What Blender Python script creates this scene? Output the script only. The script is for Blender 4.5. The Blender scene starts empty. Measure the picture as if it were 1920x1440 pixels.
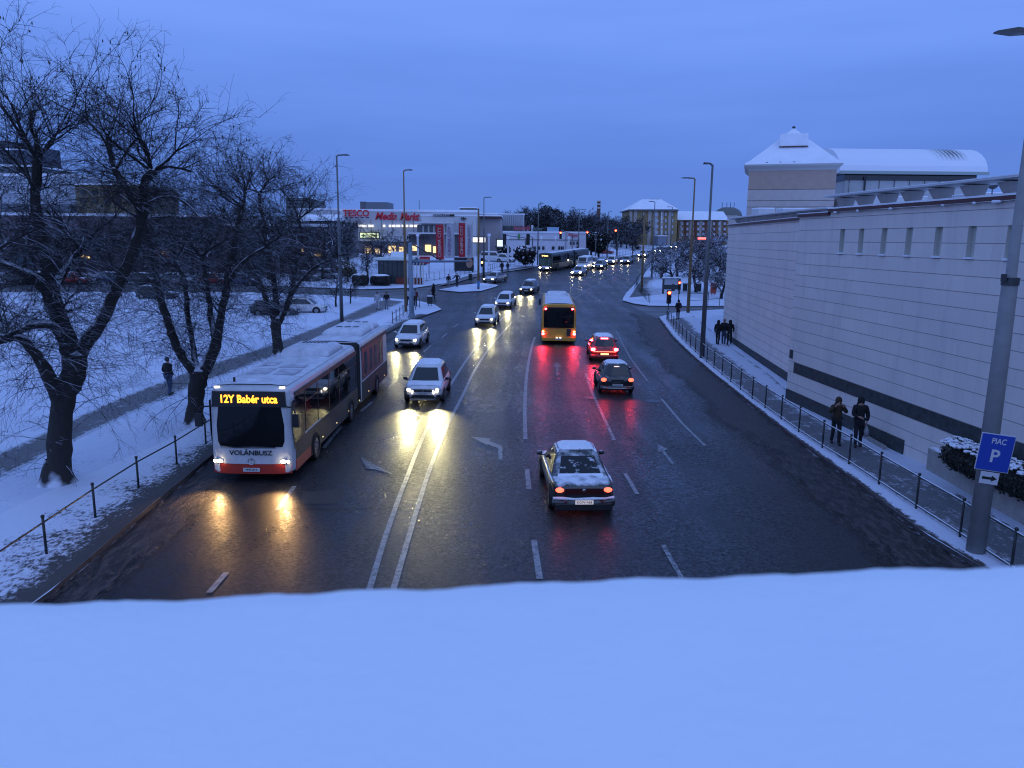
import bpy, bmesh, math, random
from mathutils import Vector, Matrix
R = math.radians
random.seed(7)
S = bpy.context.scene
COL = S.collection

# ------------------------------------------------------------------ camera
F = 1440.0; CX, CY = 960.0, 720.0
PITCH, ROLL, CAMH = 10.7, 0.55, 7.5
cam_d = bpy.data.cameras.new('camera'); cam = bpy.data.objects.new('camera', cam_d); COL.objects.link(cam)
cam_d.lens = 27; cam_d.sensor_width = 36; cam_d.clip_start = 0.05; cam_d.clip_end = 4000
CM = Matrix.Translation((0, 0, CAMH)) @ Matrix.Rotation(R(90 - PITCH), 4, 'X') @ Matrix.Rotation(R(ROLL), 4, 'Z')
cam.matrix_world = CM
cam_d.dof.use_dof = True; cam_d.dof.focus_distance = 32; cam_d.dof.aperture_fstop = 7.0
S.camera = cam
# ------------------------------------------------------------------ world
W = bpy.data.worlds.new("World"); S.world = W; W.use_nodes = True
nt = W.node_tree; nt.nodes.clear()
def wn(t, **k):
    n = nt.nodes.new(t)
    for a, b in k.items(): setattr(n, a, b)
    return n
out = wn('ShaderNodeOutputWorld'); bg = wn('ShaderNodeBackground')
sky = wn('ShaderNodeTexSky', sky_type='NISHITA', sun_disc=False)
sky.sun_elevation = R(3); sky.sun_rotation = R(150)
tc = wn('ShaderNodeTexCoord'); sep = wn('ShaderNodeSeparateXYZ')
nt.links.new(tc.outputs['Generated'], sep.inputs[0])
ramp = wn('ShaderNodeValToRGB'); cr = ramp.color_ramp
cr.elements[0].position = 0.0; cr.elements[0].color = (.118, .245, .69, 1)
cr.elements[1].position = 1.0; cr.elements[1].color = (.19, .34, .78, 1)
for p_, c_ in ((.09, (.112, .235, .72, 1)), (.20, (.155, .305, .88, 1)), (.33, (.205, .375, 1.0, 1))):
    e = cr.elements.new(p_); e.color = c_
mp = wn('ShaderNodeMapping'); mp.inputs['Scale'].default_value = (1.3, 1.3, 11)
nt.links.new(tc.outputs['Generated'], mp.inputs[0])
nz = wn('ShaderNodeTexNoise'); nz.inputs['Scale'].default_value = 1.6; nz.inputs['Detail'].default_value = 5; nz.inputs['Roughness'].default_value = .5
nt.links.new(mp.outputs[0], nz.inputs[0])
ad = wn('ShaderNodeMath', operation='MULTIPLY_ADD'); ad.inputs[1].default_value = .20; ad.inputs[2].default_value = -.10
nt.links.new(nz.outputs[0], ad.inputs[0])
a2 = wn('ShaderNodeMath', operation='ADD'); nt.links.new(sep.outputs[2], a2.inputs[0]); nt.links.new(ad.outputs[0], a2.inputs[1])
nt.links.new(a2.outputs[0], ramp.inputs[0])
mx = wn('ShaderNodeMix', data_type='RGBA', blend_type='ADD'); mx.inputs[0].default_value = .0015
nt.links.new(ramp.outputs[0], mx.inputs[6]); nt.links.new(sky.outputs[0], mx.inputs[7])
glow = wn('ShaderNodeMapRange'); glow.interpolation_type = 'SMOOTHSTEP'  # unseen sky behind and left of camera, brightened to lift walls and facades
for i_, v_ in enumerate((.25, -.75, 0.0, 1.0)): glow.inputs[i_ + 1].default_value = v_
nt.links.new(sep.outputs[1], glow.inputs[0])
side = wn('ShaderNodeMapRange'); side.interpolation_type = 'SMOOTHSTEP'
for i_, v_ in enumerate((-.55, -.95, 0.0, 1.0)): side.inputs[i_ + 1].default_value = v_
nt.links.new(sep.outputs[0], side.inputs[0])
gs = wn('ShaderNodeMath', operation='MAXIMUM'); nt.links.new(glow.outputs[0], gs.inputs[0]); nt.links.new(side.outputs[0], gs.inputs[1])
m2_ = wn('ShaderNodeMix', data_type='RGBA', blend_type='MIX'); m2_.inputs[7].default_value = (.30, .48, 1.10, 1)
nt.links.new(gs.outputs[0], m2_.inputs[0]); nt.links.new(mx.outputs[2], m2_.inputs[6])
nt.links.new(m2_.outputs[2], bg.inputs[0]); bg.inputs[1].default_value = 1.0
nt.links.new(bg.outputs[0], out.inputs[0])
sd = bpy.data.lights.new('sun', 'SUN'); so = bpy.data.objects.new('sun', sd); COL.objects.link(so)
sd.energy = .12; sd.angle = R(50); sd.color = (.75, .85, 1.0); so.rotation_euler = (R(40), 0, R(35))
S.view_settings.view_transform = 'Standard'; S.view_settings.look = 'None'
S.view_settings.gamma = 1; S.view_settings.exposure = 0
cy = S.cycles
cy.use_denoising = True; cy.filter_width = 1.15; cy.max_bounces = 5; cy.diffuse_bounces = 3; cy.glossy_bounces = 3
cy.transmission_bounces = 3; cy.transparent_max_bounces = 8; cy.sample_clamp_indirect = 4; cy.sample_clamp_direct = 0
cy.caustics_reflective = False; cy.caustics_refractive = False

# ------------------------------------------------------------------ terrain and pixel rays
def _sp(t, k=11.0):
    t = t / k
    return k * (t if t > 30 else math.log1p(math.exp(t)))
def Z(y): return .04 * (_sp(y - 75) - _sp(y - 235))
def ray(px, py):
    d = Vector(((px - CX) / F, -(py - CY) / F, -1.0))
    return (CM.to_3x3() @ d)
def P(px, py, h=0.0):
    d = ray(px, py); y = 2.0; last = None
    k = d.x / d.y; m = d.z / d.y
    while y < 900:
        if CAMH + m * y < Z(y) + h: break
        y += .5
    lo, hi = y - .5, y
    for _ in range(20):
        c = (lo + hi) / 2
        if CAMH + m * c < Z(c) + h: hi = c
        else: lo = c
    return Vector((k * lo, lo, Z(lo) + h))
def A(px, py, Y):
    d = ray(px, py); return Vector((d.x / d.y * Y, Y, CAMH + d.z / d.y * Y))
SL = .12   # kerb height

# ------------------------------------------------------------------ materials
MATS = {}
def M(name, col=(.5, .5, .5), rough=.6, metal=0, emit=None, es=0, spec=.5, noise=0, nscale=3, bump=0, bscale=40, coat=0, trans=0, alpha=1):
    if name in MATS: return MATS[name]
    m = bpy.data.materials.new(name); m.use_nodes = True; MATS[name] = m
    t = m.node_tree; b = t.nodes['Principled BSDF']
    b.inputs['Base Color'].default_value = (*col, 1); b.inputs['Roughness'].default_value = rough
    b.inputs['Metallic'].default_value = metal; b.inputs['Specular IOR Level'].default_value = spec
    b.inputs['Coat Weight'].default_value = coat
    if alpha < 1: b.inputs['Alpha'].default_value = alpha
    if emit: b.inputs['Emission Color'].default_value = (*emit, 1); b.inputs['Emission Strength'].default_value = es
    if noise or bump:
        c = t.nodes.new('ShaderNodeTexCoord')
    if noise:
        n = t.nodes.new('ShaderNodeTexNoise'); n.inputs['Scale'].default_value = nscale; n.inputs['Detail'].default_value = 6; n.inputs['Roughness'].default_value = .65
        t.links.new(c.outputs['Object'], n.inputs[0])
        mr = t.nodes.new('ShaderNodeMapRange'); mr.inputs[1].default_value = .3; mr.inputs[2].default_value = .7
        mr.inputs[3].default_value = 1 - noise; mr.inputs[4].default_value = 1 + noise
        t.links.new(n.outputs[0], mr.inputs[0])
        v = t.nodes.new('ShaderNodeMix'); v.data_type = 'RGBA'; v.blend_type = 'MULTIPLY'; v.inputs[0].default_value = 1
        v.inputs[6].default_value = (*col, 1); t.links.new(mr.outputs[0], v.inputs[7]); t.links.new(v.outputs[2], b.inputs['Base Color'])
    if bump:
        n2 = t.nodes.new('ShaderNodeTexNoise'); n2.inputs['Scale'].default_value = bscale; n2.inputs['Detail'].default_value = 4
        t.links.new(c.outputs['Object'], n2.inputs[0])
        bp = t.nodes.new('ShaderNodeBump'); bp.inputs['Strength'].default_value = bump; bp.inputs['Distance'].default_value = .02
        t.links.new(n2.outputs[0], bp.inputs['Height']); t.links.new(bp.outputs[0], b.inputs['Normal'])
    return m
class NB:
    """small node graph helper"""
    def __init__(s, name):
        s.m = bpy.data.materials.new(name); s.m.use_nodes = True; MATS[name] = s.m
        s.t = s.m.node_tree; s.b = s.t.nodes['Principled BSDF']; s.c = s.n('ShaderNodeTexCoord')
    def n(s, ty, **k):
        x = s.t.nodes.new(ty)
        for a, b in k.items(): setattr(x, a, b)
        return x
    def l(s, a, b): s.t.links.new(a, b)
    def val(s, x, sock):
        if isinstance(x, (int, float)): sock.default_value = x
        elif isinstance(x, tuple): sock.default_value = (*x, 1) if len(x) == 3 else x
        else: s.l(x, sock)
    def noise(s, scale, detail=5, rough=.6, vec=None, sc=None, dist=0):
        v = vec or s.c.outputs['Object']
        if sc:
            mp = s.n('ShaderNodeMapping'); mp.inputs['Scale'].default_value = sc; s.l(v, mp.inputs[0]); v = mp.outputs[0]
        x = s.n('ShaderNodeTexNoise'); x.inputs['Scale'].default_value = scale; x.inputs['Detail'].default_value = detail
        x.inputs['Roughness'].default_value = rough; x.inputs['Distortion'].default_value = dist
        s.l(v, x.inputs[0]); return x.outputs[0]
    def rng(s, x, a, b, c=0., d=1., smooth=False):
        r = s.n('ShaderNodeMapRange'); r.clamp = True
        if smooth: r.interpolation_type = 'SMOOTHSTEP'
        s.val(x, r.inputs[0])
        for i, q in enumerate((a, b, c, d)): r.inputs[i + 1].default_value = q
        return r.outputs[0]
    def math(s, op, a, b=0.0):
        x = s.n('ShaderNodeMath', operation=op); s.val(a, x.inputs[0]); s.val(b, x.inputs[1]); return x.outputs[0]
    def mix(s, f, a, b, mode='MIX'):
        x = s.n('ShaderNodeMix', data_type='RGBA', blend_type=mode); s.val(f, x.inputs[0]); s.val(a, x.inputs[6]); s.val(b, x.inputs[7]); return x.outputs[2]
    def bump(s, h, strength=.3, dist=.02):
        x = s.n('ShaderNodeBump'); x.inputs['Strength'].default_value = strength; x.inputs['Distance'].default_value = dist
        s.l(h, x.inputs['Height']); s.l(x.outputs[0], s.b.inputs['Normal'])
    def col(s, c): s.val(c, s.b.inputs['Base Color'])
    def rough(s, c): s.val(c, s.b.inputs['Roughness'])

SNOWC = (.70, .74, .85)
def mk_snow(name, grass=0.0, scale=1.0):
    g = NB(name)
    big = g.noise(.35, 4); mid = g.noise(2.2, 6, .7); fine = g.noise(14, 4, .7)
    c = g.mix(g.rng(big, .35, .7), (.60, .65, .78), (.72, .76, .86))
    c = g.mix(g.rng(mid, .35, .65, 0, .5), c, (.58, .63, .76))
    if grass:
        patch = g.noise(.22, 3, .5)
        f = g.math('ADD', g.math('MULTIPLY', g.noise(7, 5, .75, sc=(1, 2.2, 1)), .75), g.math('MULTIPLY', patch, .45))
        c = g.mix(g.rng(f, .73 - grass, .83 - grass), c, (.10, .10, .10))
    g.col(c); g.rough(.75); g.b.inputs['Specular IOR Level'].default_value = .25
    g.b.inputs['Subsurface Weight'].default_value = 0
    g.bump(g.math('ADD', g.math('MULTIPLY', mid, .8), g.math('MULTIPLY', fine, .25)), .35, .12)
    return g.m
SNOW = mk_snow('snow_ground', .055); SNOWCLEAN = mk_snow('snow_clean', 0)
# smooth near snow of the parapet
g = NB('snow_parapet'); q = g.noise(3.0, 5, .6); f_ = g.noise(60, 4, .7)
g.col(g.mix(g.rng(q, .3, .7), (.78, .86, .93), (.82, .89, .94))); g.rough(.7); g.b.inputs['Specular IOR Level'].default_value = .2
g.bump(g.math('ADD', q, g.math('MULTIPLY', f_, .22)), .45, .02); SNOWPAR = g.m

# wet asphalt: smooth wet film in the lanes, drier speckled stones between
g = NB('wet_asphalt')
lane = g.noise(.9, 4, .6, sc=(1, .06, 1)); pat = g.noise(.16, 5, .6); stones = g.noise(30, 2, .6); grit = g.noise(11, 4, .7)
pud = g.noise(.55, 4, .55, sc=(1, .5, 1))
wet = g.math('ADD', g.math('MULTIPLY', lane, .6), g.math('MULTIPLY', pat, .5))
wetm = g.rng(wet, .43, .68)
base = g.mix(wetm, (.0065, .007, .010), (.023, .023, .026))
base = g.mix(g.rng(grit, .35, .75, 0, .5), base, (.008, .008, .009))
crk = g.n('ShaderNodeTexVoronoi', feature='DISTANCE_TO_EDGE'); crk.inputs['Scale'].default_value = .14; g.l(g.c.outputs['Object'], crk.inputs[0])
base = g.mix(g.rng(crk.outputs['Distance'], .0015, .004, .75, 0), base, (.010, .010, .012))
vo = g.n('ShaderNodeTexVoronoi'); vo.inputs['Scale'].default_value = 17; g.l(g.c.outputs['Object'], vo.inputs[0])
vs_ = g.n('ShaderNodeSeparateXYZ'); g.l(vo.outputs['Color'], vs_.inputs[0]); cell = vs_.outputs[0]
grainy = g.rng(pud, .36, .56, .35, 1)
base = g.mix(g.math('MULTIPLY', grainy, g.rng(vs_.outputs[1], .55, 1., 0, .6)), base, (.036, .035, .036))
g.col(base); g.rough(g.math('ADD', g.rng(wet, .40, .64, .30, .50), g.math('MULTIPLY', grainy, g.rng(cell, 0, 1, -.17, .22))))
g.b.inputs['Specular IOR Level'].default_value = .42
hb = g.math('ADD', g.math('MULTIPLY', g.math('ADD', g.math('MULTIPLY', vs_.outputs[2], .9), g.math('MULTIPLY', stones, .4)), g.rng(pud, .38, .60, .35, 1.)), g.math('MULTIPLY', g.noise(2.2, 3, .5, sc=(1, 3.5, 1)), .32))
g.bump(hb, .40, .014); ASPH = g.m

g = NB('side_street_slush')
a_ = g.noise(1.1, 5, .65, sc=(.25, 1, 1)); b_ = g.noise(9, 5, .7)
g.col(g.mix(g.rng(g.math('ADD', a_, g.math('MULTIPLY', b_, .35)), .58, .80), (.055, .054, .056), (.16, .165, .18)))
g.rough(.55); g.bump(b_, .5, .03); SLUSH = g.m

def strip_mat(name, stops, dark=(.045, .038, .034), light=SNOWC, nscale=6, amp=.9, rough=.65, stretch=(1, .6, 1)):
    """snow lying in ragged patches over a dark base; 'stops' = share of snow across the strip (its UV v)"""
    g = NB(name); uv = g.n('ShaderNodeSeparateXYZ'); g.l(g.c.outputs['UV'], uv.inputs[0])
    rp = g.n('ShaderNodeValToRGB'); g.l(uv.outputs[1], rp.inputs[0]); cr = rp.color_ramp
    cr.elements[0].position = stops[0][0]; cr.elements[0].color = (stops[0][1],) * 3 + (1,)
    cr.elements[1].position = stops[-1][0]; cr.elements[1].color = (stops[-1][1],) * 3 + (1,)
    for p_, v_ in stops[1:-1]:
        e = cr.elements.new(p_); e.color = (v_, v_, v_, 1)
    n1 = g.noise(nscale, 6, .72, sc=stretch); n2 = g.noise(.8, 4, .6); n3 = g.noise(nscale * 4, 4, .7)
    nn = g.math('ADD', g.math('ADD', g.math('MULTIPLY', n1, .6), g.math('MULTIPLY', n2, .3)), g.math('MULTIPLY', n3, .25))
    nn = g.rng(nn, .36, .80)
    f = g.math('SUBTRACT', rp.outputs[0], nn)
    k = g.rng(f, -.08, .10)
    dk = g.mix(g.rng(n3, .3, .7), dark, tuple(min(1, c * 2.4) for c in dark))
    g.col(g.mix(k, dk, light)); g.rough(rough)
    g.bump(g.math('ADD', k, g.math('MULTIPLY', n3, .6)), .5, .05)
    return g.m

METAL_DK = M('dark_green_painted_steel', (.018, .024, .024), .45, 0, spec=.5)
POLE = M('galvanised_pole', (.12, .13, .135), .5, .3, noise=.15, nscale=6)
POLE_DK = M('dark_lamp_head', (.05, .055, .06), .4, .3)
POLE_BR = M('rusty_timber_pole', (.20, .13, .065), .8, noise=.3, nscale=5)
CONC = M('concrete', (.30, .29, .27), .85, noise=.18, nscale=4, bump=.4, bscale=20)
GLASS = M('dark_car_glass', (.008, .010, .013), .06, 0, spec=.8)
TYRE = M('tyre_rubber', (.012, .012, .013), .85)
RIM = M('alloy_rim', (.30, .30, .31), .35, .8)
BLACKP = M('black_plastic', (.014, .014, .016), .45)
SNOWCAR = M('snow_on_vehicle', (.80, .83, .90), .75, noise=.10, nscale=7, bump=.5, bscale=14, spec=.2)
PLATE = M('plate_white', (.55, .55, .56), .5)
HEADL = M('headlight_lamp', (1, 1, 1), .3, emit=(1, .88, .60), es=38)
HEADFAR = M('headlight_lamp_far', (1, 1, 1), .3, emit=(1, .84, .58), es=85)
HEADDIM = M('headlight_lamp_dim', (1, .9, .8), .3, emit=(1, .80, .45), es=14)
TAILL = M('tail_lamp', (.5, .02, .02), .3, emit=(1, .12, .06), es=3.2)
BRAKEL = M('brake_lamp', (.5, .02, .02), .3, emit=(1, .035, .05), es=60)
TAILOFF = M('tail_lamp_off', (.16, .008, .010), .25)
HEADOFF = M('headlight_off', (.35, .36, .38), .15)
BARK = None
g = NB('bark_with_snow'); geo = g.n('ShaderNodeNewGeometry'); sx = g.n('ShaderNodeSeparateXYZ'); g.l(geo.outputs['Normal'], sx.inputs[0])
bn = g.noise(7, 5, .7, sc=(1, 1, .25)); pn = g.noise(1.1, 3, .5)
sn = g.math('ADD', sx.outputs[2], g.math('MULTIPLY', pn, .55))
g.col(g.mix(g.rng(sn, .60, .74), g.mix(bn, (.010, .009, .009), (.040, .034, .030)), (.62, .66, .76))); g.rough(.85)
g.bump(bn, .7, .04); BARK = g.m
g = NB('twig_bark'); geo = g.n('ShaderNodeNewGeometry'); sx = g.n('ShaderNodeSeparateXYZ'); g.l(geo.outputs['Normal'], sx.inputs[0])
g.col(g.mix(g.rng(g.math('ADD', sx.outputs[2], g.math('MULTIPLY', g.noise(1.5, 3), .6)), 1.0, 1.15), (.015, .012, .012), (.45, .50, .62))); g.rough(.85); TWIG = g.m
g = NB('snowy_twigs'); geo = g.n('ShaderNodeNewGeometry'); sx = g.n('ShaderNodeSeparateXYZ'); g.l(geo.outputs['Normal'], sx.inputs[0])
g.col(g.mix(g.rng(sx.outputs[2], .35, .75), (.03, .025, .025), (.60, .65, .78))); g.rough(.85); TWIGSNOW = g.m

# ------------------------------------------------------------------ mesh building
class MB:
    def __init__(s): s.v = []; s.f = []; s.mi = []; s.uv = {}
    def face(s, idx, mi=0): s.f.append(tuple(idx)); s.mi.append(mi)
    def poly(s, pts, mi=0):
        b = len(s.v); s.v += [tuple(p) for p in pts]; s.face(range(b, b + len(pts)), mi); return s
    def box(s, c, d, mi=0, rz=0, taper=1.0):
        x, y, z = (q / 2 for q in d); b = len(s.v); ca, sa = math.cos(rz), math.sin(rz)
        for k, t in ((-1, 1.0), (1, taper)):
            for i, j in ((-1, -1), (1, -1), (1, 1), (-1, 1)):
                px, py = i * x * t, j * y * t
                s.v.append((c[0] + px * ca - py * sa, c[1] + px * sa + py * ca, c[2] + k * z))
        for q in ((0, 3, 2, 1), (4, 5, 6, 7), (0, 1, 5, 4), (1, 2, 6, 5), (2, 3, 7, 6), (3, 0, 4, 7)):
            s.face([b + w for w in q], mi)
        return s
    def loft(s, rings, close=True, caps=True, mi=0):
        b = len(s.v); n = len(rings[0])
        for r in rings: s.v += [tuple(p) for p in r]
        for i in range(len(rings) - 1):
            for j in range(n if close else n - 1):
                k = (j + 1) % n
                s.face((b + i * n + j, b + i * n + k, b + (i + 1) * n + k, b + (i + 1) * n + j), mi)
        if caps:
            s.face([b + j for j in range(n)][::-1], mi); s.face([b + (len(rings) - 1) * n + j for j in range(n)], mi)
        return s
    def tube(s, pts, rad, n=8, mi=0, caps=True):
        pts = [Vector(p) for p in pts]
        if not hasattr(rad, '__len__'): rad = [rad] * len(pts)
        rings = []; up = None
        for i, p in enumerate(pts):
            t = (pts[min(i + 1, len(pts) - 1)] - pts[max(i - 1, 0)])
            if t.length < 1e-9: t = Vector((0, 0, 1))
            t.normalize()
            if up is None: up = t.orthogonal().normalized()
            else:
                up = up - t * up.dot(t)
                up = up.normalized() if up.length > 1e-6 else t.orthogonal().normalized()
            w = t.cross(up)
            rings.append([p + (up * math.cos(a) + w * math.sin(a)) * rad[i] for a in [6.28319 * k / n for k in range(n)]])
        return s.loft(rings, True, caps, mi)
    def cyl(s, a, b, r, n=12, mi=0, r2=None): return s.tube([a, b], [r, r if r2 is None else r2], n, mi)
    def ball(s, c, r, n=10, m=7, mi=0):
        r = (r, r, r) if not hasattr(r, '__len__') else r
        rings = []
        for i in range(1, m):
            t = math.pi * i / m
            rings.append([(c[0] + r[0] * math.sin(t) * math.cos(6.28319 * k / n), c[1] + r[1] * math.sin(t) * math.sin(6.28319 * k / n), c[2] - r[2] * math.cos(t)) for k in range(n)])
        return s.loft(rings, True, True, mi)
    def build(s, name, mat, parent=None, smooth=False, world=False, subsurf=0, bevel=0):
        me = bpy.data.meshes.new(name)
        v = s.v
        if world and parent is not None:
            o = parent.location; v = [(a[0] - o.x, a[1] - o.y, a[2] - o.z) for a in v]
        me.from_pydata([tuple(a) for a in v], [], s.f); me.update()
        for m in (mat if isinstance(mat, (list, tuple)) else [mat]): me.materials.append(m)
        if isinstance(mat, (list, tuple)) and len(mat) > 1: me.polygons.foreach_set('material_index', s.mi)
        if smooth: me.polygons.foreach_set('use_smooth', [True] * len(me.polygons))
        ob = bpy.data.objects.new(name, me); COL.objects.link(ob)
        if parent is not None: ob.parent = parent
        if bevel:
            q = ob.modifiers.new('bevel', 'BEVEL'); q.width = bevel; q.segments = 2; q.limit_method = 'ANGLE'
        if subsurf:
            q = ob.modifiers.new('sub', 'SUBSURF'); q.levels = subsurf; q.render_levels = subsurf
        return ob
def tag(o, label=None, cat=None, group=None, kind=None):
    if label: o['label'] = label
    if cat: o['category'] = cat
    if group: o['group'] = group
    if kind: o['kind'] = kind
    return o
def thing(name, label, cat, loc=(0, 0, 0), rz=0.0, group=None):
    o = bpy.data.objects.new(name, None); COL.objects.link(o); o.location = loc; o.rotation_euler = (0, 0, rz)
    o.empty_display_size = .3
    return tag(o, label, cat, group)
def copy_tree(o, parent=None):
    c = o.copy(); COL.objects.link(c)
    if parent is not None: c.parent = parent
    for ch in list(o.children): copy_tree(ch, c)
    return c
def catmull(pts, step=2.0):
    pts = [Vector(p) for p in pts]; out_ = []
    q = [pts[0] * 2 - pts[1]] + pts + [pts[-1] * 2 - pts[-2]]
    for i in range(1, len(q) - 2):
        n = max(1, int((q[i + 1] - q[i]).length / step))
        for k in range(n):
            t = k / n
            out_.append(.5 * ((2 * q[i]) + (q[i + 1] - q[i - 1]) * t + (2 * q[i - 1] - 5 * q[i] + 4 * q[i + 1] - q[i + 2]) * t * t + (3 * q[i] - q[i - 1] - 3 * q[i + 1] + q[i + 2]) * t ** 3))
    out_.append(pts[-1]); return out_
def draped(name, poly, h, mat, skirt=0, kind='structure', label=None):
    """flat sheet from an outline, sliced so that it follows the rise of the road; skirt = kerb side"""
    bm = bmesh.new()
    vs = [bm.verts.new((p[0], p[1], 0)) for p in poly]
    f = bm.faces.new(vs); bmesh.ops.triangulate(bm, faces=[f])
    y = 40.0
    ys = [p[1] for p in poly]
    while y < 300:
        if min(ys) < y < max(ys):
            bmesh.ops.bisect_plane(bm, geom=bm.verts[:] + bm.edges[:] + bm.faces[:], plane_co=(0, y, 0), plane_no=(0, 1, 0))
        y += 5
    bmesh.ops.recalc_face_normals(bm, faces=bm.faces[:])
    if sum(f.normal.z for f in bm.faces) < 0: bmesh.ops.reverse_faces(bm, faces=bm.faces[:])
    for v in bm.verts: v.co.z = Z(v.co.y) + h
    if skirt:
        ed = [e for e in bm.edges if e.is_boundary]
        r = bmesh.ops.extrude_edge_only(bm, edges=ed)
        for v in [g_ for g_ in r['geom'] if isinstance(g_, bmesh.types.BMVert)]: v.co.z -= skirt
        bmesh.ops.recalc_face_normals(bm, faces=bm.faces[:])
        top = max(bm.faces, key=lambda f: f.calc_area())
        if top.normal.z < 0: bmesh.ops.reverse_faces(bm, faces=bm.faces[:])
        bm.normal_update()
        for f in bm.faces: f.material_index = 1 if abs(f.normal.z) < .5 else 0
    me = bpy.data.meshes.new(name); bm.to_mesh(me); bm.free(); me.materials.append(mat)
    if skirt: me.materials.append(M('kerb_stone_dirty', (.06, .058, .06), .8, noise=.5, nscale=3))
    o = bpy.data.objects.new(name, me); COL.objects.link(o)
    return tag(o, label, kind=kind)
def ribbon(name, a, b, h, mat, nv=4, step=2.0, kind='structure', label=None):
    """strip between two polylines with UV v running from a to b"""
    a = catmull(a, step); b = catmull(b, step)
    def res(l, n):
        d = [0]
        for i in range(1, len(l)): d.append(d[-1] + (l[i] - l[i - 1]).length)
        o_ = []; j = 0
        for k in range(n):
            t = d[-1] * k / (n - 1)
            while j < len(l) - 2 and d[j + 1] < t: j += 1
            u = (t - d[j]) / max(1e-6, d[j + 1] - d[j]); o_.append(l[j].lerp(l[j + 1], min(1, max(0, u))))
        return o_, d[-1]
    n = max(len(a), len(b)); a, L = res(a, n); b, _ = res(b, n)
    me = bpy.data.meshes.new(name); v = []; f = []; uvs = []
    for i in range(n):
        for j in range(nv + 1):
            p = a[i].lerp(b[i], j / nv); v.append((p.x, p.y, Z(p.y) + h)); uvs.append((L * i / (n - 1), j / nv))
    for i in range(n - 1):
        for j in range(nv):
            k = i * (nv + 1) + j; f.append((k, k + 1, k + nv + 2, k + nv + 1))
    me.from_pydata(v, [], f); me.update()
    if me.polygons[0].normal.z < 0: me.flip_normals()
    ul = me.uv_layers.new(name='UVMap')
    for lp in me.loops: ul.data[lp.index].uv = uvs[lp.vertex_index]
    me.materials.append(mat); o = bpy.data.objects.new(name, me); COL.objects.link(o)
    return tag(o, label, kind=kind)
def text_mb(txt, size, mat, name, parent, loc, rot, depth=.01, sx=1.0, bold=0, shear=0, align='CENTER', world=False):
    c = bpy.data.curves.new('t', 'FONT'); c.body = txt; c.size = size; c.extrude = depth; c.align_x = align; c.align_y = 'CENTER'
    c.offset = bold; c.shear = shear; c.resolution_u = 3; c.space_line = .8
    o = bpy.data.objects.new('t', c); COL.objects.link(o)
    dg = bpy.context.evaluated_depsgraph_get(); me = bpy.data.meshes.new_from_object(o.evaluated_get(dg))
    bpy.data.objects.remove(o); me.name = name; me.materials.clear(); me.materials.append(mat)
    me.transform(Matrix.Diagonal((sx, 1, 1, 1)))
    ob = bpy.data.objects.new(name, me); COL.objects.link(ob)
    if parent is not None:
        ob.parent = parent
        if world: loc = Vector(loc) - parent.location
    ob.location = loc; ob.rotation_euler = rot
    return ob

# ================================================================== SETTING
KL = [P(95, 1118), P(230, 1000), P(322, 922), P(395, 862)]             # left kerb, near part
KL = [Vector((KL[0].x - 1.6, -12, 0)), Vector((KL[0].x - .5, 6, 0))] + KL + [P(500, 782), P(610, 700), P(700, 642), P(760, 608), P(800, 592)]
KLc = catmull(KL, 2.0)
SS_LO = [P(828, 582), P(815, 573), P(785, 566), P(743, 562), P(650, 557), P(480, 550), P(200, 549), P(-500, 552)]
SS_UP = [P(-500, 531), P(200, 533), P(480, 536), P(600, 541), P(680, 544), P(779, 541), P(812, 536)]
KL2 = [P(850, 530), P(890, 519), P(925, 512), P(965, 507), P(1004, 501), P(1050, 495), P(1100, 489), P(1150, 485), P(1185, 480), P(1210, 473), P(1235, 467), P(1262, 461.5), P(1292, 457.5)]
KL2c = catmull(KL2, 4)
KR = [P(1234, 597), P(1245, 612), P(1262, 635), P(1312, 682), P(1380, 738), P(1480, 817), P(1600, 905), P(1740, 1012), P(1830, 1066)]
KR = KR + [Vector((KR[-1].x + .15, 8, 0)), Vector((KR[-1].x + .3, -12, 0))]
KRc = catmull(KR, 2.0)
KR2 = [P(1167, 565), P(1169, 559), P(1175, 550), P(1185, 540), P(1193, 530), P(1201, 517), P(1214, 500), P(1235, 486), P(1265, 475), P(1300, 466), P(1345, 460)]
KR2c = catmull(KR2, 3)
SR_LO = [P(1261, 589), P(1281, 586), P(1320, 584), P(1352, 582)]; SR_LO.append(SR_LO[-1] + Vector((60, 2, 0)))
SR_UP = [P(1352, 576), P(1275, 576), P(1217, 575), P(1189, 571)]; SR_UP.insert(0, SR_UP[0] + Vector((60, 2, 0)))

# one ground sheet to the horizon (snow fields)
gm = MB(); xs = [-1500, -400, -120, 0, 120, 400, 1500]; ysl = [-60, 0, 40] + list(range(50, 300, 6)) + [340, 500, 900, 1800, 3500]
for y in ysl:
    for x in xs: gm.v.append((x, y, Z(y) - .06))
nx = len(xs)
for i in range(len(ysl) - 1):
    for j in range(nx - 1): gm.face((i * nx + j, i * nx + j + 1, (i + 1) * nx + j + 1, (i + 1) * nx + j))
tag(gm.build('ground', SNOW), kind='structure')

road_poly = KLc + SS_LO + SS_UP + KL2c + KR2c[::-1][0:] + SR_UP[::-1] + SR_LO[::-1] + KRc
road_poly = KLc + SS_LO + SS_UP + KL2c + KR2c[::-1] + SR_UP[::-1] + SR_LO[::-1] + KRc
draped('road', road_poly, 0, ASPH)
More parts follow.
